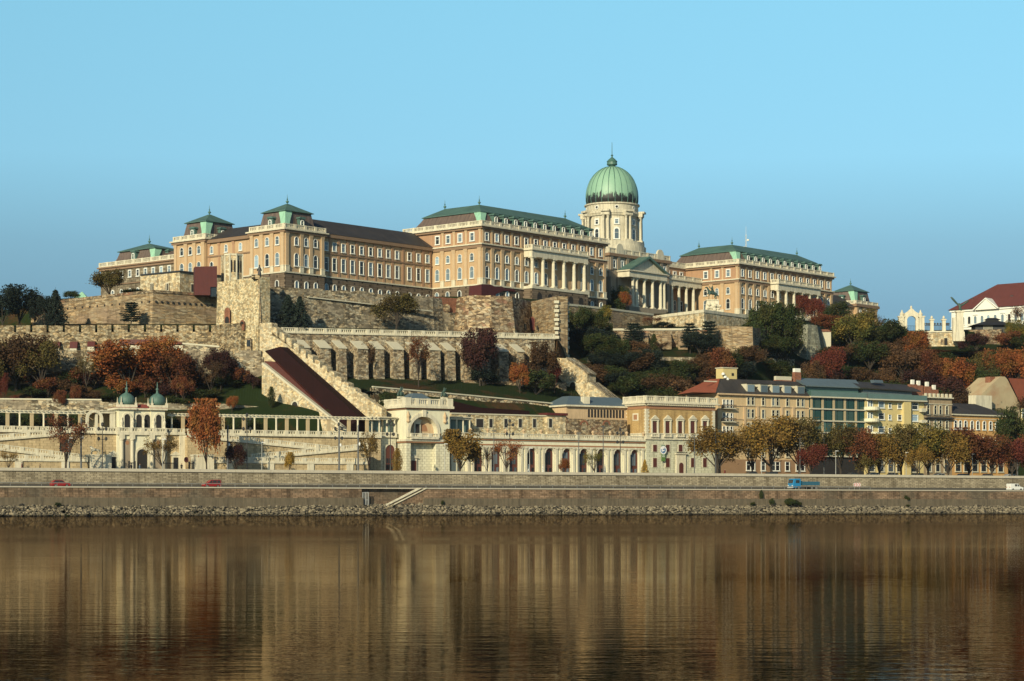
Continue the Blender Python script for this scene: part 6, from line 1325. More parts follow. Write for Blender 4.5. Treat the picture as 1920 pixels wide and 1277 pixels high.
for u,v0,v1,yy in ((1494,693,716,7),(1468,708,716,7)):
    x=Q2.X(u,yy+y1); b=B(); tt=thing('chimney',('white capped chimney beside the glass building roof' if u==1494 else 'low brick chimney row on the apartment roof ridge'),'chimney',Q2,(x,yy+y1,za_+2)); ww=1.1 if u==1494 else 2.8
    b.box(x-ww,x+ww,yy+y1-.5,yy+y1+.6,za_+2,Z2(v0+5,x,yy+y1)); b.obj('stack',MT['brick'],tt); b=B(); b.box(x-ww+.1,x+ww-.1,yy+y1-.4,yy+y1+.5,Z2(v0+5,x,yy+y1)+.01,Z2(v0,x,yy+y1)+.3); b.obj('cap',MT['white_wall'] if u==1494 else MT['cap'],tt)
# glass house
y2=2.2; X2=lambda u: Q2.X(u,y2); xa,xb=X2(1518),X2(1622); zz=Z2(747,(xa+xb)/2,y2)
t=thing('glass_building','modern office house with green glass bands and a sloping zinc roof','office building',Q2,((xa+xb)/2,y2,8.8))
b=B(); b.box(xa+.05,xb-.05,y2+.3,y2+13,8.4,zz-.2); b.obj('core',MT['dark'],t)
fh=(zz-Z2(769,(xa+xb)/2,y2))
for k in range(5):
    z0_=zz-fh*(k+1); b=B(); b.box(xa,xb,y2-.35,y2+.3,z0_,z0_+.35); b.obj('floor_band',MT['cap'],t)
    n=10
    for i in range(n):
        x0_=xa+(xb-xa)*i/n; b=B(); b.box(x0_+.1,x0_+(xb-xa)/n-.1,y2+.1,y2+.2,z0_+.36,z0_+fh-.02); b.obj('glass_panel',MT['teal'],t)
        if i%2==0 : b=B(); b.box(x0_+.3,x0_+1.0,y2-.05,y2+.09,z0_+.36,z0_+fh-.02); b.obj('fin',MT['tan_col'],t)
b=B(); b.box(xa-.2,xb+.2,y2-.8,y2+3,zz,zz+.35); b.obj('terrace_slab',MT['cap'],t); b=B(); b.box(xa,xb,y2-.7,y2-.64,zz+.35,zz+1.7); b.obj('glass_rail',MT['aqua'],t)
b=B(); b.box(xa+.5,xb-.5,y2+2.2,y2+12,zz+.35,zz+3.2); b.obj('top_floor',MT['teal'],t)
b=B(); xl,xr=Q2.X(1478,y2+9),Q2.X(1597,y2+9); b.add([(xa-.5,y2+1.2,zz+3.3),(xb,y2+1.2,zz+3.3),(xr+1.5,y2+9,Z2(712,xr,y2+9)),(xl+1.5,y2+9,Z2(708,xl,y2+9)),(xa-.5,y2+1.2,zz+3.0),(xb,y2+1.2,zz+3.0),(xr+1.5,y2+9,Z2(712,xr,y2+9)-.4),(xl+1.5,y2+9,Z2(708,xl,y2+9)-.4)],[(0,1,2,3),(0,4,5,1),(1,5,6,2),(3,7,4,0)]); b.obj('roof',MT['zinc'],t)
# yellow house
y3=2.0; X3=lambda u: Q2.X(u,y3); xa,xb=X3(1622.5),X3(1732); zz=Z2(752,(xa+xb)/2,y3)
t=thing('modern_house','pale yellow modern apartment house with rounded white balconies and dark roof','apartment house',Q2,((xa+xb)/2,y3,8.8))
b=B(); b.box(xa,xb,y3,y3+13,8.4,zz); xq=X3(1690); b.box(xq,xq+2.6,y3-1.1,y3,8.4,zz-.01); b.obj('wall',MT['b3'],t)
b=B(); b.box(xa-.1,xb+.1,y3-1.4,y3+3,zz,zz+.35); b.obj('roof_slab',MT['cap'],t); b=B(); b.box(xa,xb,y3-1.3,y3-1.24,zz+.35,zz+1.7); b.obj('glass_rail',MT['aqua'],t)
b=B(); b.box(xa+1,xb-2.5,y3+2,y3+12,zz+.35,zz+3.0); b.obj('top_floor',MT['zinc'],t)
b=B(); zr=Z2(714,xa,y3+8); b.add([(xa-1,y3+1.0,zz+3.5),(xb,y3+1.0,zz+3.1),(Q2.X(1700,y3+8),y3+8,zr-.4),(Q2.X(1592,y3+8),y3+8,zr),(xa-1,y3+1.0,zz+3.2),(xb,y3+1.0,zz+2.8)],[(0,1,2,3),(0,4,5,1)]); b.obj('roof',MT['slate'],t)
b=B(); x=Q2.X(1648,y3+4); b.fru((x-1.6,x+1.6,y3+3.9,y3+5.5,zz+5.1),(x-1.6,x+1.6,y3+4.3,y3+5.8,zz+5.9)); b.obj('skylight',MT['glass'],t)
for k,v in enumerate((768,790,815,840)):
    zf_=Z2(v,xa,y3); 
    x=X3(1633); b=B(); b.lathe(x,y3-.1,[(2.0,zf_-.3),(2.3,zf_-.1),(2.3,zf_+.75),(2.2,zf_+.75),(2.1,zf_)],20); b.obj('balcony',MT['bz'],t)
    wins(t,[(X3(u),y3,zf_+.8) for u in (1628.5,1633.5)],.7,1.6,fr=.12); wins(t,[(X3(1652),y3,zf_+.7)],2.0,1.6,fr=.12)
    wins(t,[(X3(1686.5),y3,zf_+.7)],1.3,1.3,fr=.12); wins(t,[(X3(1715),y3,zf_+.5)],2.1,1.7,fr=.12); wins(t,[(X3(1668),y3,zf_+.7)],.9,1.3,fr=.08)
    b=B(); x=X3(1729); b.box(x-1.2,x+.4,y3-1.2,y3,zf_-.2,zf_+.8); b.obj('corner_balcony',MT['cap'],t)
wgrid(t,(1634,1652,1670,1686,1712),((884,3.2),),1.9,3.0,y3,'cap',.15)
# old brown house
y4=2.0; xa,xb=Q2.X(1732.5,y4),Q2.X(1785,y4); zz=Z2(746,xa,y4)
t=thing('old_house','narrow weathered brown house with carved attic and long iron balcony','apartment house',Q2,((xa+xb)/2,y4,8.8))
b=B(); b.box(xa,xb,y4,y4+13,8.4,zz); b.obj('wall',MT['b4'],t); b=B(); b.box(xa,xb+.1,y4-.7,y4+13,zz,zz+.3); b.box(xa,xb,y4-.2,y4,zz-1.7,zz-1.5)
for k in range(7): x=xa+.6+(xb-xa-1.2)*k/6; b.box(x-.25,x+.25,y4-.4,y4+.3,zz+.3,zz+1.3)
b.obj('cornice',MT['cap'],t); b=B(); b.box(xa,xb,y4+.2,y4+.6,zz+.3,zz+.9); b.obj('parapet',MT['b4'],t)
wgrid(t,(1740,1753.5,1763,1775),((777,2.4),(804,2.3),(829,2.3)),.9,2.3,y4,'cap',.2,arch=True)
wgrid(t,(1742,1758,1774),((884,3.2),(854,2.2)),1.5,2.6,y4,'cap',.15)
b=B(); zf_=Z2(783,xa,y4); b.box(xa,xb,y4-1.0,y4,zf_-.2,zf_); b.box(xa,xb,y4-1.0,y4-.94,zf_+.9,zf_+1.0); [b.box(xa+k*.35,xa+k*.35+.07,y4-1,y4-.95,zf_,zf_+.9) for k in range(int((xb-xa)/.35))]; b.obj('balcony',MT['iron'],t)
for u,v in ((1722,714),(1738,716),(1751,722),(1711,712)):
    x=Q2.X(u,y4+6); zt_=Z2(v,x,y4+6); tt=thing('chimney',{1722:'tall white capped chimney, third from the right above the yellow house',1738:'white topped brick chimney above the old brown house',1751:'slim white chimney pot at the right end of the chimney row',1711:'low wide brick chimney at the left end of the chimney row'}[u],'chimney',Q2,(x,y4+6,zz),'chimneys between the yellow and brown houses')
    b=B(); b.box(x-1.3,x+1.3,y4+5.5,y4+6.6,zz-.5,zt_-1.3); b.obj('stack',MT['brick'],tt); b=B(); b.box(x-.45,x+.45,y4+5.7,y4+6.4,zt_-1.3,zt_); b.obj('pot',MT['white_wall'],tt)
# low orange house
y5=2.0; xa,xb=Q2.X(1785.5,y5),Q2.X(1890,y5); zz=Z2(780,(xa+xb)/2,y5)
t=thing('orange_house','low orange house with arched white windows and a black hipped roof','house',Q2,((xa+xb)/2,y5,8.8))
b=B(); b.box(xa,xb,y5,y5+11,8.4,zz); b.obj('wall',MT['b5'],t); b=B(); b.box(xa-.3,xb+.3,y5-.6,y5+11.5,zz,zz+.35); b.box(xa,xb,y5-.1,y5,zz-1.0,zz-.85); b.obj('cornice',MT['cap'],t)
b=B(); b.fru((xa-.3,xb+.3,y5-.6,y5+12,zz+.35),(xa-.2,xb-7,y5+6,y5+7,Z2(755,xa,y5+6))); b.obj('roof',MT['slate'],t)
wgrid(t,(1796,1812,1828,1844,1860,1876),((884,3.0),),2.0,3.0,y5,'cap',.15)
us=(1791.5,1800,1810,1822,1833,1845,1857,1868.5,1880); wgrid(t,us,((805,2.3),(836,2.3)),.95,2.3,y5,'white',.18,arch=True)
# big gabled house behind
y6=14.0; xa,xb=Q2.X(1838,y6),Q2.X(1990,y6); zz=Z2(735,xa,y6)
t=thing('gable_house','tall pale gabled house with bare fire wall and red roof behind the orange house','house',Q2,((xa+xb)/2,y6,8.8))
BFr=Q2
b=B(); x1_=Q2.X(1902,y6); b.prism([(xa,10),(Q2.X(1912,y6),10),(Q2.X(1912,y6),Z2(757,x1_,y6)),(Q2.X(1889,y6),Z2(712,x1_,y6)),(Q2.X(1884,y6),Z2(707,x1_,y6)),(Q2.X(1876,y6),Z2(707,x1_,y6)),(Q2.X(1855,y6),Z2(724,xa,y6)),(Q2.X(1839,y6),Z2(741,xa,y6))],y6,y6+9); b.obj('fire_wall',MT['b3g'] if 'b3g' in MT else plain('bare_plaster',(.46,.37,.23),.9,.25,.4,c2=(.38,.24,.14)),t)
b=B(); x0_=Q2.X(1889,y6); b.add([(x0_,y6-.3,Z2(711,x0_,y6)+.3),(xb,y6-.3,Z2(711,x0_,y6)+.3),(xb,y6-.3+0,Z2(764,x0_,y6)),(Q2.X(1914,y6),y6-.3,Z2(760,x0_,y6)),(x0_,y6+9,Z2(711,x0_,y6)+.3),(xb,y6+9,Z2(711,x0_,y6)+.3)],[(0,3,2,1),(0,1,5,4)]); b.obj('roof',MT['redtile'],t)
b=B(); x=Q2.X(1859,y6+2); b.box(x-1,x+1,y6+1.5,y6+3.5,zz,Z2(706,x,y6)); b.obj('chimney',MT['brick'],t)
b=B(); x=Q2.X(1832,y6-2); b.box(x-1.5,x+5,y6-3,y6-.05,10,Z2(742,x,y6)); b.obj('annex',MT['cream'],t)
b=B(); b.box(Q2.X(1914,y6),xb,y6-.2,y6-.05,10,Z2(764,x0_,y6)); b.obj('front_wall',MT['b3'],t); wins(t,[(Q2.X(u,y6),y6-.2,Z2(781,x0_,y6)) for u in (1918,1932)],1.3,2.2,fr=.15)
# ================================================================== trees
BARK=plain('bark',(.05,.038,.028),.95,.3,3.0)
LM={
'dgreen':leafmat('dark_green_leaves',(0.01895,0.0324,0.0108),(0.04082,0.0567,0.01755),(0.05103,0.0513,0.0162)),
'pine':leafmat('pine_needles',(0.01166,0.0189,0.0162),(0.02479,0.03645,0.027)),
'olive':leafmat('olive_leaves',(0.06561,0.06075,0.0189),(0.1239,0.0945,0.027),(0.08748,0.06075,0.0216)),
'orange':leafmat('orange_leaves',(0.277,0.081,0.0243),(0.175,0.0567,0.0216),(0.2187,0.1013,0.027)),
'rust':leafmat('rust_leaves',(0.1604,0.0486,0.0216),(0.09477,0.0351,0.0189),(0.1312,0.06075,0.0216)),
'red':leafmat('red_leaves',(0.135,0.030,0.020),(0.085,0.023,0.0162),(0.1239,0.0378,0.02025)),
'maroon':leafmat('maroon_leaves',(0.06561,0.02295,0.02025),(0.04082,0.01755,0.0162),(0.05103,0.0297,0.0189)),
'brown':leafmat('brown_leaves',(0.09477,0.0513,0.027),(0.0554,0.0351,0.02025),(0.1094,0.0567,0.0243)),
'yellow':leafmat('yellow_leaves',(0.4082,0.2295,0.0351),(0.2333,0.162,0.0297),(0.2624,0.162,0.0378)),
'gold':leafmat('golden_green_leaves',(0.2333,0.1283,0.027),(0.1239,0.0918,0.0243),(0.1385,0.081,0.02295)),
'mixed':leafmat('yellow_green_leaves',(0.1094,0.1013,0.0243),(0.04666,0.0594,0.0162),(0.2187,0.1553,0.03375)),
}
def branches(rs,kind):
    """unit tree: returns (segments, tips); trunk base at origin, height 1, crown diameter 1"""
    seg=[];tips=[]
    if kind in('round','sparse','oval','bush','semi'):
        tb={'semi':.2,'round':.15,'sparse':.22,'oval':.14,'bush':.02}[kind]
        p=np.array([0,0,0.]); top=np.array([rs.uniform(-.03,.03),rs.uniform(-.03,.03),tb]); seg.append((p,top,.022 if kind!='bush' else .01,.017))
        nb={'round':9,'sparse':7,'semi':8,'oval':8,'bush':7}[kind]
        for i in range(nb):
            a=2*math.pi*i/nb+rs.uniform(-.4,.4); el=rs.uniform(.25,1.35) if i else 1.5
            L=rs.uniform(.26,.36)*(1.15 if el>1 else 1); st=p+(top-p)*rs.uniform(.85,1.0) if kind!='bush' else p
            hr=(.5 if kind!='oval' else .42)*rs.uniform(.6,1.25)
            e=st+np.array([math.cos(a)*math.cos(el)*hr*.62,math.sin(a)*math.cos(el)*hr*.62,(.12+.30*math.sin(el))*(1-tb)*1.3]); seg.append((st,e,.013,.008)); tips.append(e)
            for j in range(4):
                a2=a+rs.uniform(-1.1,1.1); e2=e+np.array([math.cos(a2)*rs.uniform(.05,.22),math.sin(a2)*rs.uniform(.05,.22),rs.uniform(-.02,.26)]); seg.append((e,e2,.007,.0035)); tips.append(e2)
                for k in range(3): a3=a2+rs.uniform(-1.2,1.2); e3=e2+np.array([math.cos(a3)*rs.uniform(.04,.12),math.sin(a3)*rs.uniform(.04,.12),rs.uniform(-.03,.13)]); seg.append((e2,e3,.0035,.0015)); tips.append(e3)
    elif kind in('cone','pine','column'):
        seg.append((np.zeros(3),np.array([0,0,.97]),.02,.004)); lv={'cone':14,'pine':9,'column':12}[kind]
        for i in range(lv):
            f=i/(lv-1); z={'cone':.08,'pine':.22,'column':.12}[kind]+f*(.88-({'cone':.08,'pine':.22,'column':.12}[kind]))
            rad={'cone':.5*(1-f)**.8+.04,'pine':.5*(1-.55*f)*rs.uniform(.65,1.05),'column':.48*math.sin(math.pi*min(.97,.16+.8*f))**.6}[kind]
            nb=6 if kind!='pine' else 4
            for k in range(nb):
                a=2*math.pi*k/nb+i*1.3+rs.uniform(-.3,.3); r=rad*rs.uniform(.75,1.05); dz={'cone':-.04,'pine':.03,'column':.08}[kind]
                s=np.array([0,0,z]); e=np.array([math.cos(a)*r,math.sin(a)*r,z+dz]); seg.append((s,e,.006,.002))
                for q in (.35,.65,.95): tips.append(s+(e-s)*q)
    T=np.array(tips)
    return seg,T
def leaves(rs,T,n,spread,size,flat=1.0,zmin=.03):
    idx=rs.randint(0,len(T),n); C=T[idx]+rs.normal(0,1,(n,3))*np.array([spread,spread,spread*flat])
    C[:,2]=np.maximum(C[:,2],zmin+rs.rand(n)*.02)
    # keep inside a lumpy unit envelope
    rr=np.hypot(C[:,0],C[:,1]); k=np.where(rr>.5,.5/np.maximum(rr,1e-6),1); C[:,0]*=k; C[:,1]*=k; C[:,2]=np.minimum(C[:,2],1.0)
    d=rs.normal(0,1,(n,3)); d/=np.linalg.norm(d,axis=1,keepdims=True); e=rs.normal(0,1,(n,3)); e-=d*(e*d).sum(1,keepdims=True); e/=np.linalg.norm(e,axis=1,keepdims=True)
    s=size*rs.uniform(.6,1.25,(n,1)); q=np.stack([C-d*s-e*s*.55,C+d*s-e*s*.55,C+d*s*.8+e*s*.55,C-d*s*.8+e*s*.55],1).reshape(-1,3)
    return q
PROTO={}
def proto(kind,seed):
    if (kind,seed) in PROTO: return PROTO[(kind,seed)]
    rs=np.random.RandomState(seed*7+len(kind)*31); seg,T=branches(rs,kind)
    # normalise to unit height and diameter
    mz=T[:,2].max(); mr=np.hypot(T[:,0],T[:,1]).max(); sx_=.46/mr; sz_=.96/mz; S=np.array([sx_,sx_,sz_]) if kind in('round','sparse','oval','bush','semi') else np.ones(3)
    b=B()
    for a,c,r0,r1 in seg: b.tube(tuple(a*S),tuple(c*S),r0,r1,5 if r0>.008 else 3)
    tm=b.mesh('trunk',BARK)
    T=T*S
    n,sp,sz,fl={'round':(8500,.052,.016,.9),'semi':(7500,.052,.0135,.95),'sparse':(2600,.034,.012,.9),'oval':(8000,.055,.018,1.1),'bush':(4200,.06,.024,.8),'cone':(6500,.030,.018,.5),'pine':(5200,.042,.018,.28),'column':(5500,.05,.019,1)}[kind]
    if kind=='round' and seed%3==2: n=6000
    q=leaves(rs,T,n,sp,sz,fl); me=bpy.data.meshes.new('crown'); m=len(q)//4
    me.vertices.add(len(q)); me.vertices.foreach_set('co',q.astype(np.float32).ravel()); me.loops.add(4*m); me.loops.foreach_set('vertex_index',np.arange(4*m,dtype=np.int32)); me.polygons.add(m)
    me.polygons.foreach_set('loop_start',np.arange(0,4*m,4,dtype=np.int32)); me.update(calc_edges=True); me.materials.append(None)
    PROTO[(kind,seed)]=(tm,me); return tm,me
trng=random.Random(77)
def tree(kind,u,vt,wpx,Y,mat,label,cat='tree',name=None,group=None,zb=None,seed=None,vb=None,lean=0):
    zb=terrain_z(u,Y) if zb is None else zb
    if vb is not None: zb=zv(vb,Y)
    h=zv(vt,Y)-zb; w=wpx/FL*Y; seed=trng.randrange(4) if seed is None else seed
    w*=1.12
    nm_=name or {'semi':'broadleaf_tree','round':'broadleaf_tree','sparse':'bare_tree','oval':'broadleaf_tree','bush':'shrub','cone':'conifer','pine':'pine_tree','column':'columnar_tree'}[kind]
    t=bpy.data.objects.new(nm_,None); COL.objects.link(t); x,y=wp(u,Y); t.location=(x,y,zb-.15); t.rotation_euler=(0,0,trng.uniform(0,6.28)); t.scale=(w,w,h+.15)
    t['kind']='thing'; tag(t,label,cat,group)
    tm,cm_=proto(kind,seed)
    a=bpy.data.objects.new('trunk',tm); COL.objects.link(a); a.parent=t
    c=bpy.data.objects.new('crown',cm_); COL.objects.link(c); c.parent=t; c.material_slots[0].link='OBJECT'; c.material_slots[0].material=LM[mat]
    return t
SZ=8.86
def Yq(u,off): return Q.D(Q.X(u,off),off)
# --- street row along the upper quay wall: (kind,u,vtop,width,offset,material,label)
for kind,u,vt,w_,off,mat,lab in [
('sparse',123,776,92,19,'rust','wide nearly bare tree with a few brown leaves, leftmost large tree on the quay'),
('sparse',305,812,66,21,'gold','thin spreading tree with yellow leaves before the gatehouse portal'),
('oval',388,748,72,18,'orange','tall rusty orange tree on the quay right of the gatehouse'),
('round',443,829,44,19,'maroon','small dark round tree beside the tall rusty tree'),
('oval',543,848,21,18,'yellow','tiny round yellow tree before the lower ramp balustrade'),
('sparse',691,806,62,18,'gold','bare spreading tree left of the arch house side door'),
('column',745,841,20,17,'gold','narrow yellow green tree before the arch house'),
('oval',863,806,76,19,'gold','dense golden round tree between arch house and arcade'),
('sparse',950,822,62,19,'orange','thin orange tree before the arcade, right of the golden tree'),
('sparse',913,838,26,20,'rust','slim bare young tree before the second arcade arch'),
('round',1058,860,22,18,'orange','small orange ball tree before the arcade'),
('sparse',1115,840,44,19,'mixed','sparse green tree before the right half of the arcade'),
('cone',1209,858,18,18,'yellow','small yellow cone shaped tree at the brick palace corner'),
('sparse',15,840,34,20,'gold','small thin yellow tree at the far left of the quay'),
('semi',1346,806,100,20,'gold','big golden green tree between brick palace and apricot house'),
('semi',1448,786,112,21,'gold','large half bare tree before the apricot house'),
('semi',1497,790,96,22,'olive','large half bare tree before the joint of apricot and glass houses'),
('round',1521,838,48,18,'red','round red tree beside the blue truck'),
('semi',1578,800,84,21,'olive','olive tree before the glass building'),
('semi',1610,808,80,20,'rust','brown thin tree between glass building and yellow house'),
('oval',1648,820,70,20,'gold','golden brown tree before the yellow modern house'),
('semi',1690,802,84,22,'olive','yellow olive tree before the yellow modern house pier'),
('semi',1742,800,90,20,'mixed','green and yellow tree before the old brown house'),
('oval',1780,815,72,19,'gold','golden tree at the joint of brown and orange houses'),
('oval',1815,808,84,21,'rust','rust brown tree before the left half of the orange house'),
('semi',1858,822,74,19,'rust','rusty tree before the right half of the orange house'),
('semi',1898,830,66,18,'red','red tree near the right edge of the quay row'),
('oval',1940,820,70,19,'rust','rusty tree cut by the right picture edge'),
('round',1905,770,66,33,'dgreen','tall dark green tree at the right edge beside the orange house'),
('sparse',1410,812,66,24,'gold','small half bare tree before the middle of the apricot house'),
('semi',1720,838,50,17,'gold','small golden tree low before the yellow house corner'),
('oval',1630,850,44,17,'olive','small olive tree low between two larger street trees')]:
    tree(kind,u,vt-(6 if u>1280 else 0),w_*(1.15 if u>1280 else 1),Yq(u,off),mat,lab,group='trees along the upper quay',zb=SZ)
# --- left garden slope
for kind,u,vt,w_,Y,mat,lab,vb in [
('round',30,626,120,512,'brown','large dark olive brown tree at the far left below the battlements',None),
('semi',80,640,92,509,'olive','broad olive tree with dark lower crown before the lowest castle wall',None),
('round',-20,640,90,510,'olive','olive tree cut by the left picture edge',None),
('sparse',162,668,58,510,'olive','thin pale green tree standing alone on the left grass',None),
('round',240,640,140,509,'orange','largest bright orange tree on the left slope',None),
('semi',300,632,100,511,'orange','tall rusty tree behind the orange tree',None),
('round',330,662,84,507,'rust','red orange tree right of the large orange tree',None),
('round',415,652,66,513,'maroon','dark maroon tree before the lowest castle wall near the tower',None),
('sparse',395,675,56,508,'brown','thin brown tree left of the maroon tree',None),
('oval',9,700,19,501,'red','slim bright red sapling at the left picture edge',None),
('round',28,741,16,499.5,'red','very small red tree above the left pergola',None),
('oval',113,731,27,499,'rust','small red orange tree above the left pergola',None),
('round',140,722,22,500.5,'rust','small faint orange tree right of the red orange one',None),
('round',435,742,22,501,'orange','small orange tree above the pergola right of the gatehouse',None),
('round',345,700,44,505,'rust','low rusty tree between orange trees and gatehouse domes',None),
('column',509,725,15,504,'dgreen','slim dark cypress against the pale ramp wall',None),
('bush',385,730,60,506,'dgreen','dark green shrub on the grass right of the gatehouse',None),
('bush',210,738,46,504,'dgreen','dark shrub left of the gatehouse dome',None),
('bush',330,742,56,503,'dgreen','dark shrub right behind the gatehouse domes',None),
('bush',60,728,60,506,'dgreen','low dark shrubs at the left under the olive tree',None),
('bush',440,712,50,514,'dgreen','dark green shrub below the lowest castle wall end',None),
('bush',170,734,50,505,'brown','brown shrub under the thin pale green tree',None)]:
    tree(kind,u,vt,w_,Y,mat,lab,name=('shrub' if kind=='bush' else None),cat='shrub' if kind=='bush' else 'tree')
for i in range(21):
    u=-20+i*24.5+trng.uniform(-7,7); m=['maroon','brown','dgreen','rust'][i%4]; c={'maroon':'dark maroon','brown':'brown','dgreen':'dark green','rust':'rusty'}[m]
    tree('bush',u,trng.uniform(686,702),trng.uniform(30,46),514+trng.uniform(-1.5,1),m,'%s shrub at the foot of the lowest castle wall'%c,name='shrub',cat='shrub',group='%s shrubs under the lowest castle wall'%c)
for u,vt,w_,m,lab in ((222,700,60,'orange','low orange undergrowth left under the big orange tree'),(272,705,60,'rust','low rusty undergrowth right under the big orange tree'),(318,712,50,'maroon','low maroon undergrowth between orange and rusty trees'),(130,712,60,'brown','brown leafy undergrowth on the left grass bank'),(90,708,50,'rust','rusty undergrowth below the olive tree')):
    tree('bush',u,vt,w_,507+trng.uniform(-1,1),m,lab,name='shrub',cat='shrub')
# --- trees on the upper terraces
for kind,u,vt,w_,Y,mat,lab,vb in [
('round',4,544,74,552,'pine','dark evergreen cut by the left edge of the picture',None),
('round',38,536,92,556,'pine','tallest dark evergreen of the left hilltop group',None),
('round',66,552,44,560,'maroon','dark reddish tree in the left hilltop group',None),
('cone',104,536,46,546,'pine','dark pointed conifer at the left end of the bastion',610),
('round',84,556,50,548,'pine','dark low evergreen left of the pointed conifer',None),
('round',134,545,34,586,'dgreen','green tree peeping over the bastion beside the small green roof',566),
('round',204,505,82,578,'olive','golden brown round tree rising behind the bastion',560),
('bush',250,542,50,568,'dgreen','low dark hedge at the foot of the stone house',556),
('pine',246,564,50,541,'pine','small dark pine before the bastion face',None),
('cone',540,546,46,526,'pine','left of the two dark firs on the buttressed terrace',None),
('cone',562,549,42,527,'pine','right of the two dark firs on the buttressed terrace',None),
('round',743,552,86,545,'olive','wide grey green tree alone on the buttressed terrace',None),
('sparse',785,625,66,524,'rust','half bare brown tree before the buttresses',None),
('oval',900,616,76,540,'maroon','dark maroon tree before the right buttresses',None),
('round',975,680,40,541,'orange','low bright orange tree at the foot of the right buttresses',None),
('round',1013,642,68,548,'brown','brown tree before the last buttresses',None),
('round',1040,672,34,550,'red','small reddish tree at the foot of the square tower',None),
('sparse',690,640,46,530,'brown','thin ivy brown tree clinging to the left buttresses',None),
('bush',905,692,60,541,'pine','dark shrubs below the maroon tree',None),
('bush',1005,694,64,544,'dgreen','dark green shrubs under the brown terrace tree',None),
('bush',672,728,46,508,'dgreen','dark shrubs between stair wall and rough retaining wall',None),
('bush',700,733,44,507,'pine','nearly black shrubs at the start of the retaining wall',None),
('bush',722,738,40,506,'dgreen','dark shrubs behind the arch house roof',None),
('round',1086,576,58,596,'dgreen','tall dark green tree right beside the square tower',None),
('round',1118,584,56,598,'dgreen','dark green tree second from the square tower',None),
('oval',1133,573,38,612,'mixed','green and brown tree before the pale upper wall',None),
('round',1092,612,60,585,'pine','blackish tree low beside the square tower',None),
('round',1132,622,66,586,'pine','dark low tree before the upper wall end',None),
('pine',1188,603,56,600,'pine','dark pine before the pale upper wall',None),
('round',1163,536,34,655,'dgreen','dark tree in the corner between palace block and dome building',592),
('round',1170,548,30,652,'orange','small orange tree beside the dome building colonnade',592),
('bush',1150,560,40,650,'dgreen','dark shrub at the foot of the domed building',594),
('sparse',1226,590,40,625,'rust','bare reddish bush at the end of the yellow terrace wall',None),
('bush',1243,604,42,624,'pine','black green bush at the foot of the yellow terrace wall',None),
('cone',1226,622,24,598,'dgreen','small fir before the low buttressed wall',None),
('sparse',1238,640,50,597,'brown','brown bare bush before the low buttressed wall',None),
('pine',1294,602,46,596,'pine','left dark pine before the square bastion',None),
('pine',1330,598,52,594,'pine','right dark pine before the square bastion',None),
('round',1312,622,66,593,'pine','dark low crown between the two pines',None),
('round',1436,566,76,612,'dgreen','large dark tree with visible trunk before the right palace block',None),
('round',1474,572,68,614,'dgreen','large dark tree overlapping the columned balcony',None),
('round',1458,622,56,612,'dgreen','dark spreading tree above the round bastion',None),
('oval',1504,555,34,690,'red','left of the two tall red trees before the columned balcony',None),
('oval',1530,560,36,688,'red','right of the two tall red trees before the columned balcony',None),
('round',1566,566,56,680,'dgreen','dark green tree under the north end pavilion',None),
('round',1600,588,90,652,'mixed','large yellow green tree on the right slope',None),
('round',1618,580,60,662,'olive','olive tree behind the yellow green one',None),
('round',1350,650,66,585,'rust','brown red tree above the apricot house roof',None),
('round',1553,650,60,618,'red','red tree above the zinc roofed glass building',None),
('round',1520,676,50,612,'brown','brown tree left of the red tree over the glass building',None),
('round',1437,682,36,606,'orange','small orange brown tree above the apricot house',None),
('round',1655,600,84,655,'dgreen','dark green tree right of the yellow green one',None),
('round',1630,640,80,640,'dgreen','dark tree below the yellow green one',None),
('round',1716,622,60,652,'orange','orange red tree under the ornamental gateway',None),
('round',1694,650,84,640,'brown','grey brown tree left under the gateway',None),
('round',1740,655,66,638,'rust','rusty tree under the ridge railing',None),
('round',1730,694,76,628,'maroon','dark maroon tree above the yellow house chimneys',None),
('round',1788,672,80,634,'orange','orange tree below the eagle column',None),
('round',1775,706,80,626,'maroon','maroon tree above the old brown house',None),
('round',1830,626,60,678,'maroon','bare reddish tree beside the eagle column wall',None),
('round',1848,660,54,648,'olive','olive tree right below the eagle column',None),
('round',1840,690,70,636,'dgreen','dark green tree before the gabled house',None),
('round',1868,652,70,650,'orange','bright orange tree on the right slope above the gabled house',None),
('round',1908,655,66,652,'orange','bright orange tree at the right picture edge',None),
('round',1905,600,46,688,'mixed','yellow green tree under the kiosk at the right edge',None),
('sparse',1915,572,60,720,'rust','bare reddish tree before the white palace',None),
('round',1950,640,80,650,'rust','rusty tree cut by the right edge on the slope',None),
('sparse',1648,590,26,680,'maroon','bare maroon bush left of the ridge railing',None),
('round',1662,690,60,630,'brown','brown tree above the yellow house roof',None),
('round',1610,690,70,626,'brown','dull brown tree above the glass building roof end',None),
('round',1490,690,50,606,'dgreen','dark green tree behind the glass building roof',None),
('bush',1400,650,60,598,'dgreen','dark bush on the grass before the square bastion corner',None)]:
    tree(kind,u,vt,w_,Y,mat,lab,vb=vb,name=('shrub' if kind=='bush' else None),cat='shrub' if kind=='bush' else 'tree')
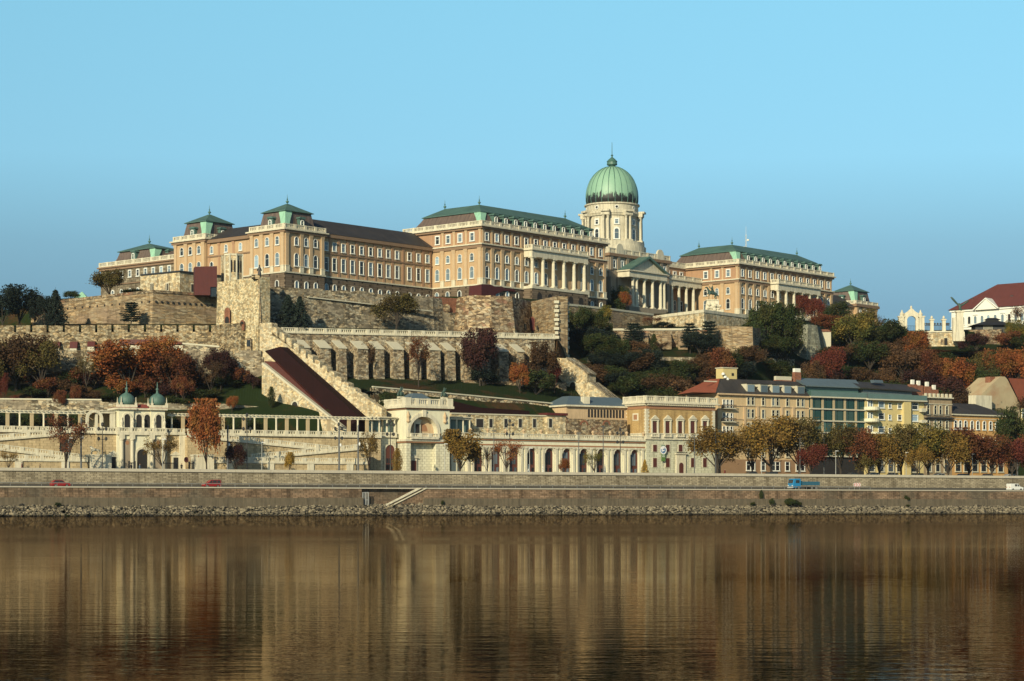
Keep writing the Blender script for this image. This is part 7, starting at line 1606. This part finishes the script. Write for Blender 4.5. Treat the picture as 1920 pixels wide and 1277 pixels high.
# --- wooded slope filler: individual trees and shrubs that look alike
for i in range(58):
    u=1108+i*5.4+trng.uniform(-6,6); lo=i%2; Y=(566 if lo else 578)+trng.uniform(-5,5)+max(0,u-1200)*.06
    zb=terrain_z(u,Y); vt_=HV-(zb-HC)*FL/Y-trng.uniform(26,50); m=trng.choice(['dgreen','dgreen','pine','brown','dgreen','brown'])
    dark=m!='brown'
    tree(trng.choice(['round','bush','round']),u,vt_,trng.uniform(46,70),Y,m,'one of the dark green trees crowding the slope behind the brick palace' if dark else 'one of the brown trees crowding the slope behind the brick palace',name='broadleaf_tree',group='dark green trees on the slope behind the street houses' if dark else 'brown trees on the slope behind the street houses')
for i in range(54):
    u=1440+i*9.6+trng.uniform(-8,8); Y=[612,640,662][i%3]+ (u-1440)*.035+trng.uniform(-6,6)
    zb=terrain_z(u,Y); vt_=HV-(zb-HC)*FL/Y-trng.uniform(28,52); m=trng.choice(['dgreen','dgreen','brown','maroon','dgreen','rust'])
    vt_=max(vt_,656 if (1716<u<1885 or 1480<u<1552) else 0)
    c={'dgreen':'dark green','brown':'brown','maroon':'dark maroon','rust':'rusty brown'}[m]
    tree('round',u,vt_,trng.uniform(58,84),Y,m,'one of the %s trees filling the right hillside under the ridge'%c,name='broadleaf_tree',group='%s trees filling the right hillside'%c)
for i in range(12):
    u=-330+i*28; Y=[512,556][i%2]+trng.uniform(-4,4); zb=terrain_z(u,Y)
    tree('round',u,HV-(zb-HC)*FL/Y-trng.uniform(50,75),trng.uniform(60,90),Y,'dgreen','dark tree beyond the left picture edge',group='trees beyond the left edge')
for i in range(20):
    u=-60+i*20+trng.uniform(-4,4); Y=Yq(u,43)+trng.uniform(-1,2)
    tree('bush',u,trng.uniform(772,781),trng.uniform(24,34),Y,trng.choice(['pine','dgreen','maroon' if 560>u>100 else 'pine']),'dark shrub of the hedge seen between the columns of the left pergola',name='shrub',cat='shrub',group='hedge behind the left pergola',zb=TZ-.4)
for i in range(10):
    u=318+i*19+trng.uniform(-4,4); Y=Yq(u,43)+trng.uniform(-1,2)
    tree('bush',u,trng.uniform(782,790),trng.uniform(24,34),Y,trng.choice(['pine','dgreen']),'dark shrub of the hedge seen between the columns of the right pergola',name='shrub',cat='shrub',group='hedge behind the right pergola',zb=TZ-.4)
# quay weeds
for u,vt,w_ ,off in ((1480,934,22,3.0),(1495,937,16,2.8),(1447,934,9,3.4),(1412,941,10,3.2),(1427,919,8,4.5),(1700,929,12,4.4),(108,942,14,3.2),(1703,946,9,3.0),(830,938,6,3.6)):
    Y=Yq(u,off); zb={True:1.9,False:3.2}[off<4.2]; tree('bush',u,vt,w_,Y,'dgreen','green weed bush growing on the stones of the lower quay wall',name='shrub',cat='shrub',zb=zb,group='weed bushes on the lower quay wall')
# small red kiosk roof behind the bastion
x,y=wp(152,585); t=thing('garden_hut','tiny red hut with green pyramid roof peeping over the bastion','hut',WORLD,(x,y,55)); b=B(); z=zv(558,585); b.box(x-1.3,x+1.3,y,y+2.5,54,z); b.obj('wall',MT['brick'],t); b=B(); b.fru((x-1.7,x+1.7,y-.3,y+2.9,z),(x-.1,x+.1,y+1.2,y+1.4,z+1.7)); b.obj('roof',MT['copper_light'],t)
# ================================================================== street furniture
PK=(.36,.36,.35)
MT['pole']=plain('grey_painted_pole',(.10,.105,.11),.5,.15); MT['polew']=plain('pale_pole',(.40,.40,.38),.5,.1); MT['lampglass']=plain('milk_glass',(.8,.8,.78),.3,.02)
POLES={}
def pole(u,vt,off,label,kind,group):
    x=Q.X(u,off); zt=Q.Z(vt,x,off); h=zt-SZ; t=thing({'ornate':'ornate_lamp','white':'street_lamp','mast':'tram_mast','slim':'lamp_mast'}[kind],label,'street lamp' if kind!='mast' else 'mast',Q,(x,off,SZ),group)
    b=B()
    if kind=='ornate':
        b.lathe(x,off,[(.32,SZ),(.3,SZ+1.0),(.16,SZ+1.3),(.11,SZ+2.5),(.08,zt-.3)],10); b.obj('pole',MT['iron'],t)
        for lv in (zt-1.0,zt-3.1):
            for s in (-1,1):
                b=B(); b.tube((x,off,lv),(x+s*.8,off,lv+.25),.05,.04,5); b.obj('arm',MT['iron'],t); b=B(); b.lathe(x+s*.8,off,[(.1,lv-.2),(.3,lv),(.32,lv+.4),(.1,lv+.6)],8); b.obj('lantern',MT['iron'],t)
        b=B(); b.lathe(x,off,[(.1,zt-.3),(.3,zt-.1),(.3,zt+.3),(.08,zt+.6)],8); b.obj('lantern',MT['iron'],t)
    elif kind=='white':
        b.lathe(x,off,[(.09,SZ),(.06,zt)],8); b.obj('pole',MT['polew'],t); b=B(); b.box(x-.1,x+.75,off-.12,off+.12,zt,zt+.16); b.obj('lamp_head',MT['lampglass'],t)
    elif kind=='mast':
        b.lathe(x,off,[(.24,SZ),(.2,SZ+3),(.16,zt)],10); b.obj('pole',MT['pole'],t); b=B(); b.lathe(x,off,[(.2,zt),(.12,zt+.3),(.02,zt+.5)],8); b.obj('cap',MT['pole'],t)
        b=B(); b.lathe(x+.3,off-.1,[(.12,zt-4.2),(.22,zt-4.0),(.22,zt-3.7),(.1,zt-3.5)],8); b.obj('small_lamp',MT['lampglass'],t)
    else:
        b.lathe(x,off,[(.13,SZ),(.08,zt)],8); b.obj('pole',MT['pole'],t); b=B(); b.box(x-.5,x+.5,off-.1,off+.1,zt-.1,zt+.1); b.obj('lamp_head',MT['pole'],t)
for u,vt,off,kind,lab in [
(192,797,20,'ornate','black ornate lamp with many lanterns left of the gatehouse'),
(463,779,19,'ornate','black ornate lamp with many lanterns beside the small dark tree'),
(635,797,20,'ornate','black ornate lamp left of the two thick masts'),
(732,790,19,'ornate','black ornate lamp before the arch house side door'),
(152,786,18.5,'mast','dark mast on the quay right of the leftmost bare tree'),(427,800,18.5,'mast','dark mast between rusty tree and small dark tree'),(636,802,17.5,'mast','left of the two thick grey masts before the pergola end'),(671.5,800,17.5,'mast','right of the two thick grey masts before the pergola end'),
(129,822,17,'white','pale slim lamp beside the leftmost bare tree'),(305,824,17,'white','pale slim lamp before the gatehouse portal'),(491,830,17,'white','pale slim lamp before the crossing ramps'),(834,833,17,'white','pale slim lamp left of the golden round tree'),
(993,841,17,'white','pale slim lamp before the middle of the arcade'),(1428,845,17,'white','pale slim lamp before the apricot house'),(1567,846,17,'white','pale slim lamp before the glass building'),(1699,849,17,'white','pale slim lamp before the yellow modern house'),(1823,852,17,'white','pale slim lamp before the orange house'),
(926,808,18,'slim','tall slim dark mast left of the thin orange tree'),(956,790,21,'ornate','black ornate lamp behind the thin orange tree'),(1085,812,18,'slim','tall slim dark mast before the arcade middle right'),(1131,800,18,'slim','tall slim dark mast before the arcade right half'),(1163,806,20,'ornate','black ornate lamp at the right end of the arcade'),
(1302,816,18,'slim','tall slim mast before the brick palace'),(1342,812,18,'slim','tall slim mast before the big golden green tree'),(1500,822,18,'slim','tall slim mast above the blue truck cab'),(1545,812,18,'slim','tall slim mast right of the blue truck'),(1678,826,18,'slim','tall slim mast left of the yellow house pier'),(1724,824,18,'slim','tall slim mast before the old brown house'),(1908,828,18,'slim','tall slim mast at the right edge of the quay')]:
    pole(u,vt,off,lab,kind,{'ornate':'ornate black lamps','white':'pale slim street lamps','mast':'thick dark masts','slim':'tall slim masts'}[kind])
# folded parasols before the arcade
for u,lab in ((991,'left of three'),(1018,'middle of three'),(1134,'right of three')):
    x=Q.X(u,24); t=thing('parasol','folded white parasol before the arcade, '+lab,'parasol',Q,(x,24,SZ),'folded parasols'); b=B(); b.lathe(x,24,[(.04,SZ),(.04,SZ+3.1)],6); b.obj('pole',MT['pole'],t); b=B(); b.lathe(x,24,[(.28,SZ+.8),(.24,SZ+1.4),(.16,SZ+2.4),(.05,SZ+3.0)],8); b.obj('canopy',MT['white_wall'],t)
# steps, railings and lion before the gatehouse
b=B(); xa,xb=Q.X(206,30),Q.X(352,30)
for k in range(4): b.box(xa-k*.4,xb+k*.4,27-k*.5,33.3,8.7+.0,9.75-k*.25)
o=b.obj('gatehouse_steps',MT['pave'],fr=Q,at=((xa+xb)/2,27,8.8)); tag(o,'low grey steps in front of the domed gatehouse','steps')
for u0,u1,lab in ((305,330,'dark iron gate panels right of the gatehouse portal'),(242,253,'dark iron gate panel left of the gatehouse portal'),(355,362,'short dark iron gate near the gatehouse right side')):
    xa,xb=Q.X(u0,26),Q.X(u1,26); t=thing('iron_gate',lab,'gate',Q,((xa+xb)/2,26,SZ)); b=B()
    for z in (9.3,11.2): b.box(xa,xb,25.95,26.05,z,z+.12)
    for x in (xa,xb): b.box(x-.15,x+.15,25.9,26.1,8.8,11.7)
    b.obj('frame',MT['iron'],t); b=B(); n=int((xb-xa)/.22)
    for k in range(n): x=xa+(xb-xa)*(k+.5)/n; b.box(x-.04,x+.04,25.97,26.03,9.0,11.5)
    b.obj('bars',MT['iron'],t)
for u0,u1,lab,lion in ((168,208,'white block pedestal with a stone lion left of the gatehouse',True),(366,400,'white block pedestal behind the tall rusty tree',False)):
    xa,xb=Q.X(u0,25),Q.X(u1,25); zt=Q.Z(852,xa,25); t=thing('lion_pedestal' if lion else 'pedestal',lab,'pedestal',Q,((xa+xb)/2,25,SZ)); b=B(); b.box(xa,xb,24.5,28,8.7,zt-.35); b.box(xa-.15,xb+.15,24.35,28.15,zt-.34,zt); b.obj('block',MT['cream'],t)
    if lion:
        lt=thing('stone_lion','pale stone lion standing on the white pedestal left of the gatehouse','statue',Q,((xa+xb)/2-.9,26,zt))
        limbs('lion_body',None,None,[[(.75,0,1.0,.3),(.2,0,1.02,.28),(-.4,0,1.1,.33),(-.75,0,1.4,.32),(-.95,0,1.65,.26),(-1.2,0,1.55,.13)],[(.75,0,1.0,.3),(.85,.16,.6,.14),(.7,.16,.35,.09),(.8,.16,.05,.09)],[(.75,0,1.0,.3),(.9,-.16,.6,.14),(.75,-.16,.35,.09),(.9,-.16,.05,.09)],[(-.4,0,1.1,.33),(-.6,.16,.6,.13),(-.6,.16,.05,.1)],[(-.4,0,1.1,.33),(-.8,-.16,.6,.13),(-.85,-.16,.05,.1)],[(.75,0,1.0,.3),(1.15,0,.9,.07),(1.3,0,.4,.05)]],MT['cream'],(0,0,0),parent=lt)
# people
SK=plain('skin',(.45,.28,.2),.6,.05)
def person(u,off,z,col,lab,st=.3,face=0,sc=1.0):
    x=Q.X(u,off); m=bpy.data.materials.get('cloth_'+col[0]) or plain('cloth_'+col[0],col[1],.9,.15,4)
    o=limbs('person',lab,'person',human(st),m,Q.W(x,off,z),rz=face,sc=sc); o['kind']='thing'
    h=B(); h.ball((0,-.03,1.67),.115,10,7,(.85,1,1.15)); h.ball((0,-.145,1.655),.02,5,4)
    me=h.mesh('face',SK); hd=bpy.data.objects.new('face',me); COL.objects.link(hd); hd.parent=o
    h=B(); h.ball((0,.01,1.725),.125,10,6,(.9,1,.85)); me=h.mesh('hair',MT['iron']); hd=bpy.data.objects.new('hair',me); COL.objects.link(hd); hd.parent=o
dk=('black',(.015,.015,.018)); rd=('darkred',(.16,.02,.02)); bl=('navy',(.02,.03,.06)); gy=('grey',(.1,.1,.1)); gb=('greyblue',(.16,.22,.3))
person(340.5,28,9.55,dk,'person in dark clothes standing right of the gatehouse portal',.2,.3)
person(360,30,9.7,gy,'person in grey beside the short iron gate',.3,1.5)
person(41,19,SZ+.35,rd,'person in a dark red coat walking at the far left of the quay',.5,1.5)
person(180,18,SZ,dk,'person in black passing before the lion pedestal',.5,-1.5)
person(208,29,9.6,dk,'dark clothed person beside the lion pedestal right side',.2,.2)
person(262,26,9.3,gb,'person in pale blue jacket before the gatehouse portal',.4,1.0)
person(246,27,9.4,bl,'person in navy at the iron gate left of the portal',.3,-.4)
person(75,17.5,SZ,dk,'person in black at the parapet left of the bare tree',.4,-1.2)
person(1359,17.5,SZ+.3,rd,'person in red under the big golden green tree',.4,.7)
# round sign board near the gatehouse
x=Q.X(349,27); t=thing('round_sign','small round dark sign on a post right of the gatehouse portal','sign',Q,(x,27,9.5)); b=B(); b.tube((x,27,9.0),(x,27,11.6),.05,.05,6); b.obj('post',MT['pole'],t)
b=B(); b.add([(x+.5*math.cos(k*math.pi/8),26.9,12.1+.62*math.sin(k*math.pi/8)) for k in range(16)]+[(x+.5*math.cos(k*math.pi/8),26.98,12.1+.62*math.sin(k*math.pi/8)) for k in range(16)],[tuple(range(16)),tuple(range(31,15,-1))]+[((k+1)%16,k,k+16,(k+1)%16+16) for k in range(16)]); b.obj('disc',plain('dark_red_sign',(.12,.03,.03),.6,.1),t)
# ================================================================== vehicles on the lower road
def paint(n,c): 
    m=plain(n,c,.28,.05,.5); m.node_tree.nodes['Principled BSDF'].inputs['Coat Weight'].default_value=.5; return m
RED=paint('red_car_paint',(.27,.010,.012)); WHT=paint('white_van_paint',(.75,.75,.72)); BLU=paint('blue_truck_paint',(.02,.20,.42)); BLD=paint('dark_blue_panels',(.03,.11,.17))
TYRE=plain('tyre',(.02,.02,.02),.9,.1); CG=plain('car_glass',(.03,.035,.04),.08,.1,spec=.7); LAMP=plain('headlamp_lens',(.8,.8,.75),.1,.02); RLMP=plain('rear_lamp_lens',(.4,.02,.02),.2,.02)
def wheel(t,x,y,z,r,w=.22):
    b=B(); n=18; vs=[];
    for yy in (y-w/2,y+w/2): vs+=[(x+r*math.cos(2*math.pi*k/n),yy,z+r*math.sin(2*math.pi*k/n)) for k in range(n)]
    b.add(vs,[tuple(range(n)),tuple(range(2*n-1,n-1,-1))]+[((k+1)%n,k,k+n,(k+1)%n+n) for k in range(n)]); o=b.obj('wheel',TYRE,t)
    b=B(); n=12; b.add([(x+r*.6*math.cos(2*math.pi*k/n),y-w/2-.015,z+r*.6*math.sin(2*math.pi*k/n)) for k in range(n)],[tuple(range(n))]); b.obj('rim',galv,o)
def extr(t,name,mat,pts,y0,y1,bev=.06):
    b=B(); b.prism(pts,y0,y1); o=b.obj(name,mat,t)
    md=o.modifiers.new('bevel','BEVEL'); md.width=bev; md.segments=2; md.limit_method='ANGLE'; return o
def car(u0,u1,off,d,label,body,glass,hgt,mat,L,name='car',cat='car',zr=5.88,group=None):
    """d=+1 nose to the right, -1 to the left; outlines are given nose-left in unit length"""
    x0,x1=Q.X(u0,off),Q.X(u1,off); xc=(x0+x1)/2; t=thing(name,label,cat,Q,(xc,off,zr),group); f=lambda p:(xc-d*(p[0]-.5)*L,zr+p[1]*hgt)
    o=[f(p) for p in body]; g=[[f(p) for p in q] for q in glass]
    if d<0: pass
    fx=(lambda P_:P_) if d<0 else (lambda P_:P_[::-1])
    bd=extr(t,'body',mat,fx(o),off,off+1.7,.07)
    for q in g: b=B(); b.prism(fx(q),off-.015,off+1.715); b.obj('side_window',CG,t)
    for wx in (.2,.8):
        for yy in (off+.08,off+1.62): wheel(t,f((wx,0))[0],yy,zr+.31,.31)
    for yy in (off+.25,off+1.45):
        xx,zz=f((.02,.42)); b=B(); b.box(xx-.06,xx+.12,yy-.16,yy+.16,zz-.08,zz+.08); b.obj('headlight',LAMP,t); xx,zz=f((.985,.5)); b=B(); b.box(xx-.08,xx+.06,yy-.12,yy+.12,zz-.12,zz+.12); b.obj('rear_light',RLMP,t)
    return t
hb=[(0,.16),(1,.16),(1,.55),(.965,.66),(.86,.96),(.55,1.0),(.42,.97),(.27,.66),(.06,.58),(0,.46)]
hg=[[(.32,.66),(.60,.66),(.60,.93),(.455,.92)],[(.62,.66),(.90,.66),(.83,.91),(.62,.93)]]
car(96.5,133,8.0,1,'red hatchback driving right on the lower quay road',hb,hg,1.45,RED,3.9)
mb=[(0,.15),(1,.15),(1.0,.6),(.98,.93),(.92,1.0),(.5,1.0),(.40,.97),(.2,.60),(.03,.5),(0,.4)]
mg=[[(.27,.60),(.48,.60),(.48,.93),(.42,.92)],[(.51,.60),(.73,.60),(.73,.93),(.51,.93)],[(.76,.60),(.94,.60),(.93,.92),(.76,.93)]]
car(382,416,8.0,-1,'red tall compact car driving left on the lower quay road',mb,mg,1.65,RED,3.8)
vb_=[(0,.15),(1,.15),(1,.9),(.96,1.0),(.45,1.0),(.38,.96),(.26,.62),(.04,.5),(0,.4)]
vg=[[(.31,.62),(.46,.62),(.46,.92),(.41,.92)],[(.5,.62),(.66,.62),(.66,.92),(.5,.92)]]
car(1889,1925,8.5,1,'white small delivery van leaving at the right picture edge',vb_,vg,1.85,WHT,4.3,'delivery_van','van')
DKP=paint('dark_car_paint',(.02,.022,.03)); SLP=paint('silver_car_paint',(.3,.31,.32))
for i,u in enumerate((1585,1622,1660,1706,1748,1792,1838,1880,1395,1432)):
    dk_=i%3!=1; car(u,u+29,19.0,-1,('dark' if dk_ else 'silver')+' car parked behind the parapet on the upper quay, only its roof showing',mb if i%2 else hb,mg if i%2 else hg,1.55,DKP if dk_ else SLP,4.1,zr=SZ,name='parked_car',group=('dark' if dk_ else 'silver')+' cars parked behind the parapet')
# truck
off=8.0; x0,x1=Q.X(1487,off),Q.X(1537,off); zr=5.88; L=x1-x0; t=thing('flatbed_truck','old bright blue cab truck with dark blue tipper bed on the lower road','truck',Q,((x0+x1)/2,off,zr))
cw=L*.30; h=2.75
extr(t,'cab',BLU,[(x0,zr+.5),(x0+cw,zr+.5),(x0+cw,zr+2.55),(x0+cw-.15,zr+h),(x0+.45,zr+h),(x0+.25,zr+2.5),(x0+.02,zr+1.5)],off,off+2.3,.12)
b=B(); b.prism([(x0+.75,zr+1.65),(x0+cw-.45,zr+1.65),(x0+cw-.45,zr+2.4),(x0+.85,zr+2.4)],off-.015,off+2.315); b.obj('side_window',CG,t)
b=B(); b.add([(x0+.03,off+.2,zr+1.65),(x0+.03,off+2.1,zr+1.65),(x0+.23,off+2.1,zr+2.45),(x0+.23,off+.2,zr+2.45)],[(0,1,2,3)]); b.obj('windscreen',CG,t)
b=B(); b.box(x0-.1,x0+.1,off,off+2.3,zr+.45,zr+.75); b.obj('bumper',MT['polew'],t)
for yy in (off+.3,off+2.0): b=B(); b.box(x0-.08,x0+.06,yy-.15,yy+.15,zr+.9,zr+1.15); b.obj('headlight',LAMP,t)
b=B(); b.box(x0+cw-.1,x1-.1,off+.5,off+1.8,zr+.65,zr+.95); b.obj('chassis',MT['iron'],t)
b=B(); bx0=x0+cw+.35; b.box(bx0,x1,off,off+2.3,zr+1.15,zr+1.3); b.box(bx0,x1,off,off+.08,zr+1.3,zr+2.05); b.box(bx0,x1,off+2.22,off+2.3,zr+1.3,zr+2.05); b.box(bx0,bx0+.08,off,off+2.3,zr+1.3,zr+2.2); b.box(x1-.08,x1,off,off+2.3,zr+1.3,zr+2.05)
n=6
for k in range(n+1): x=bx0+.05+(x1-bx0-.1)*k/n; b.box(x-.05,x+.05,off-.05,off,zr+1.15,zr+2.08)
b.obj('tipper_bed',BLD,t)
for wx in (x0+cw*.72,x1-2.3,x1-1.1):
    for yy in (off+.15,off+2.15): wheel(t,wx,yy,zr+.5,.5,.3)
# chevron barrier sign
off=6.9; x0,x1=Q.X(1601,off),Q.X(1613.5,off); z0,z1=Q.Z(912.5,x0,off),Q.Z(905.5,x0,off)
t=thing('chevron_sign','low red and white chevron board with left pointing arrows beside the road','sign',Q,((x0+x1)/2,off,5.9)); b=B(); b.box(x0,x1,off,off+.06,z0,z1); b.obj('board',plain('white_sign',(.78,.78,.75),.5,.03),t)
b=B(); w4=(x1-x0)/4
for k in range(4):
    a=x0+k*w4+.02; m=(z0+z1)/2; b.add([(a,off-.01,m),(a+w4*.55,off-.01,z0),(a+w4*.95,off-.01,z0),(a+w4*.4,off-.01,m),(a+w4*.95,off-.01,z1),(a+w4*.55,off-.01,z1)],[(0,1,2,3),(0,3,4,5)])
b.obj('red_chevrons',plain('red_sign',(.55,.03,.02),.5,.03),t); b=B(); b.box(x0+.2,x0+.28,off+.07,off+.13,5.86,z1); b.box(x1-.28,x1-.2,off+.07,off+.13,5.86,z1); b.obj('legs',MT['polew'],t)
# ================================================================== light autumn haze over river and hill
HAZE=0.00004
if HAZE:
    b=B(); b.box(-14000,16500,-90,17000,-8,135); m=bpy.data.materials.new('haze_air'); m.use_nodes=True; t=m.node_tree; t.nodes.clear()
    o_=t.nodes.new('ShaderNodeOutputMaterial'); v=t.nodes.new('ShaderNodeVolumePrincipled'); v.inputs['Density'].default_value=HAZE; v.inputs['Color'].default_value=(.8,.88,1,1); v.inputs['Anisotropy'].default_value=.3
    t.links.new(v.outputs[0],o_.inputs['Volume']); o=b.obj('haze',m); tag(o,'thin morning haze over the river and hill','haze',kind='stuff')
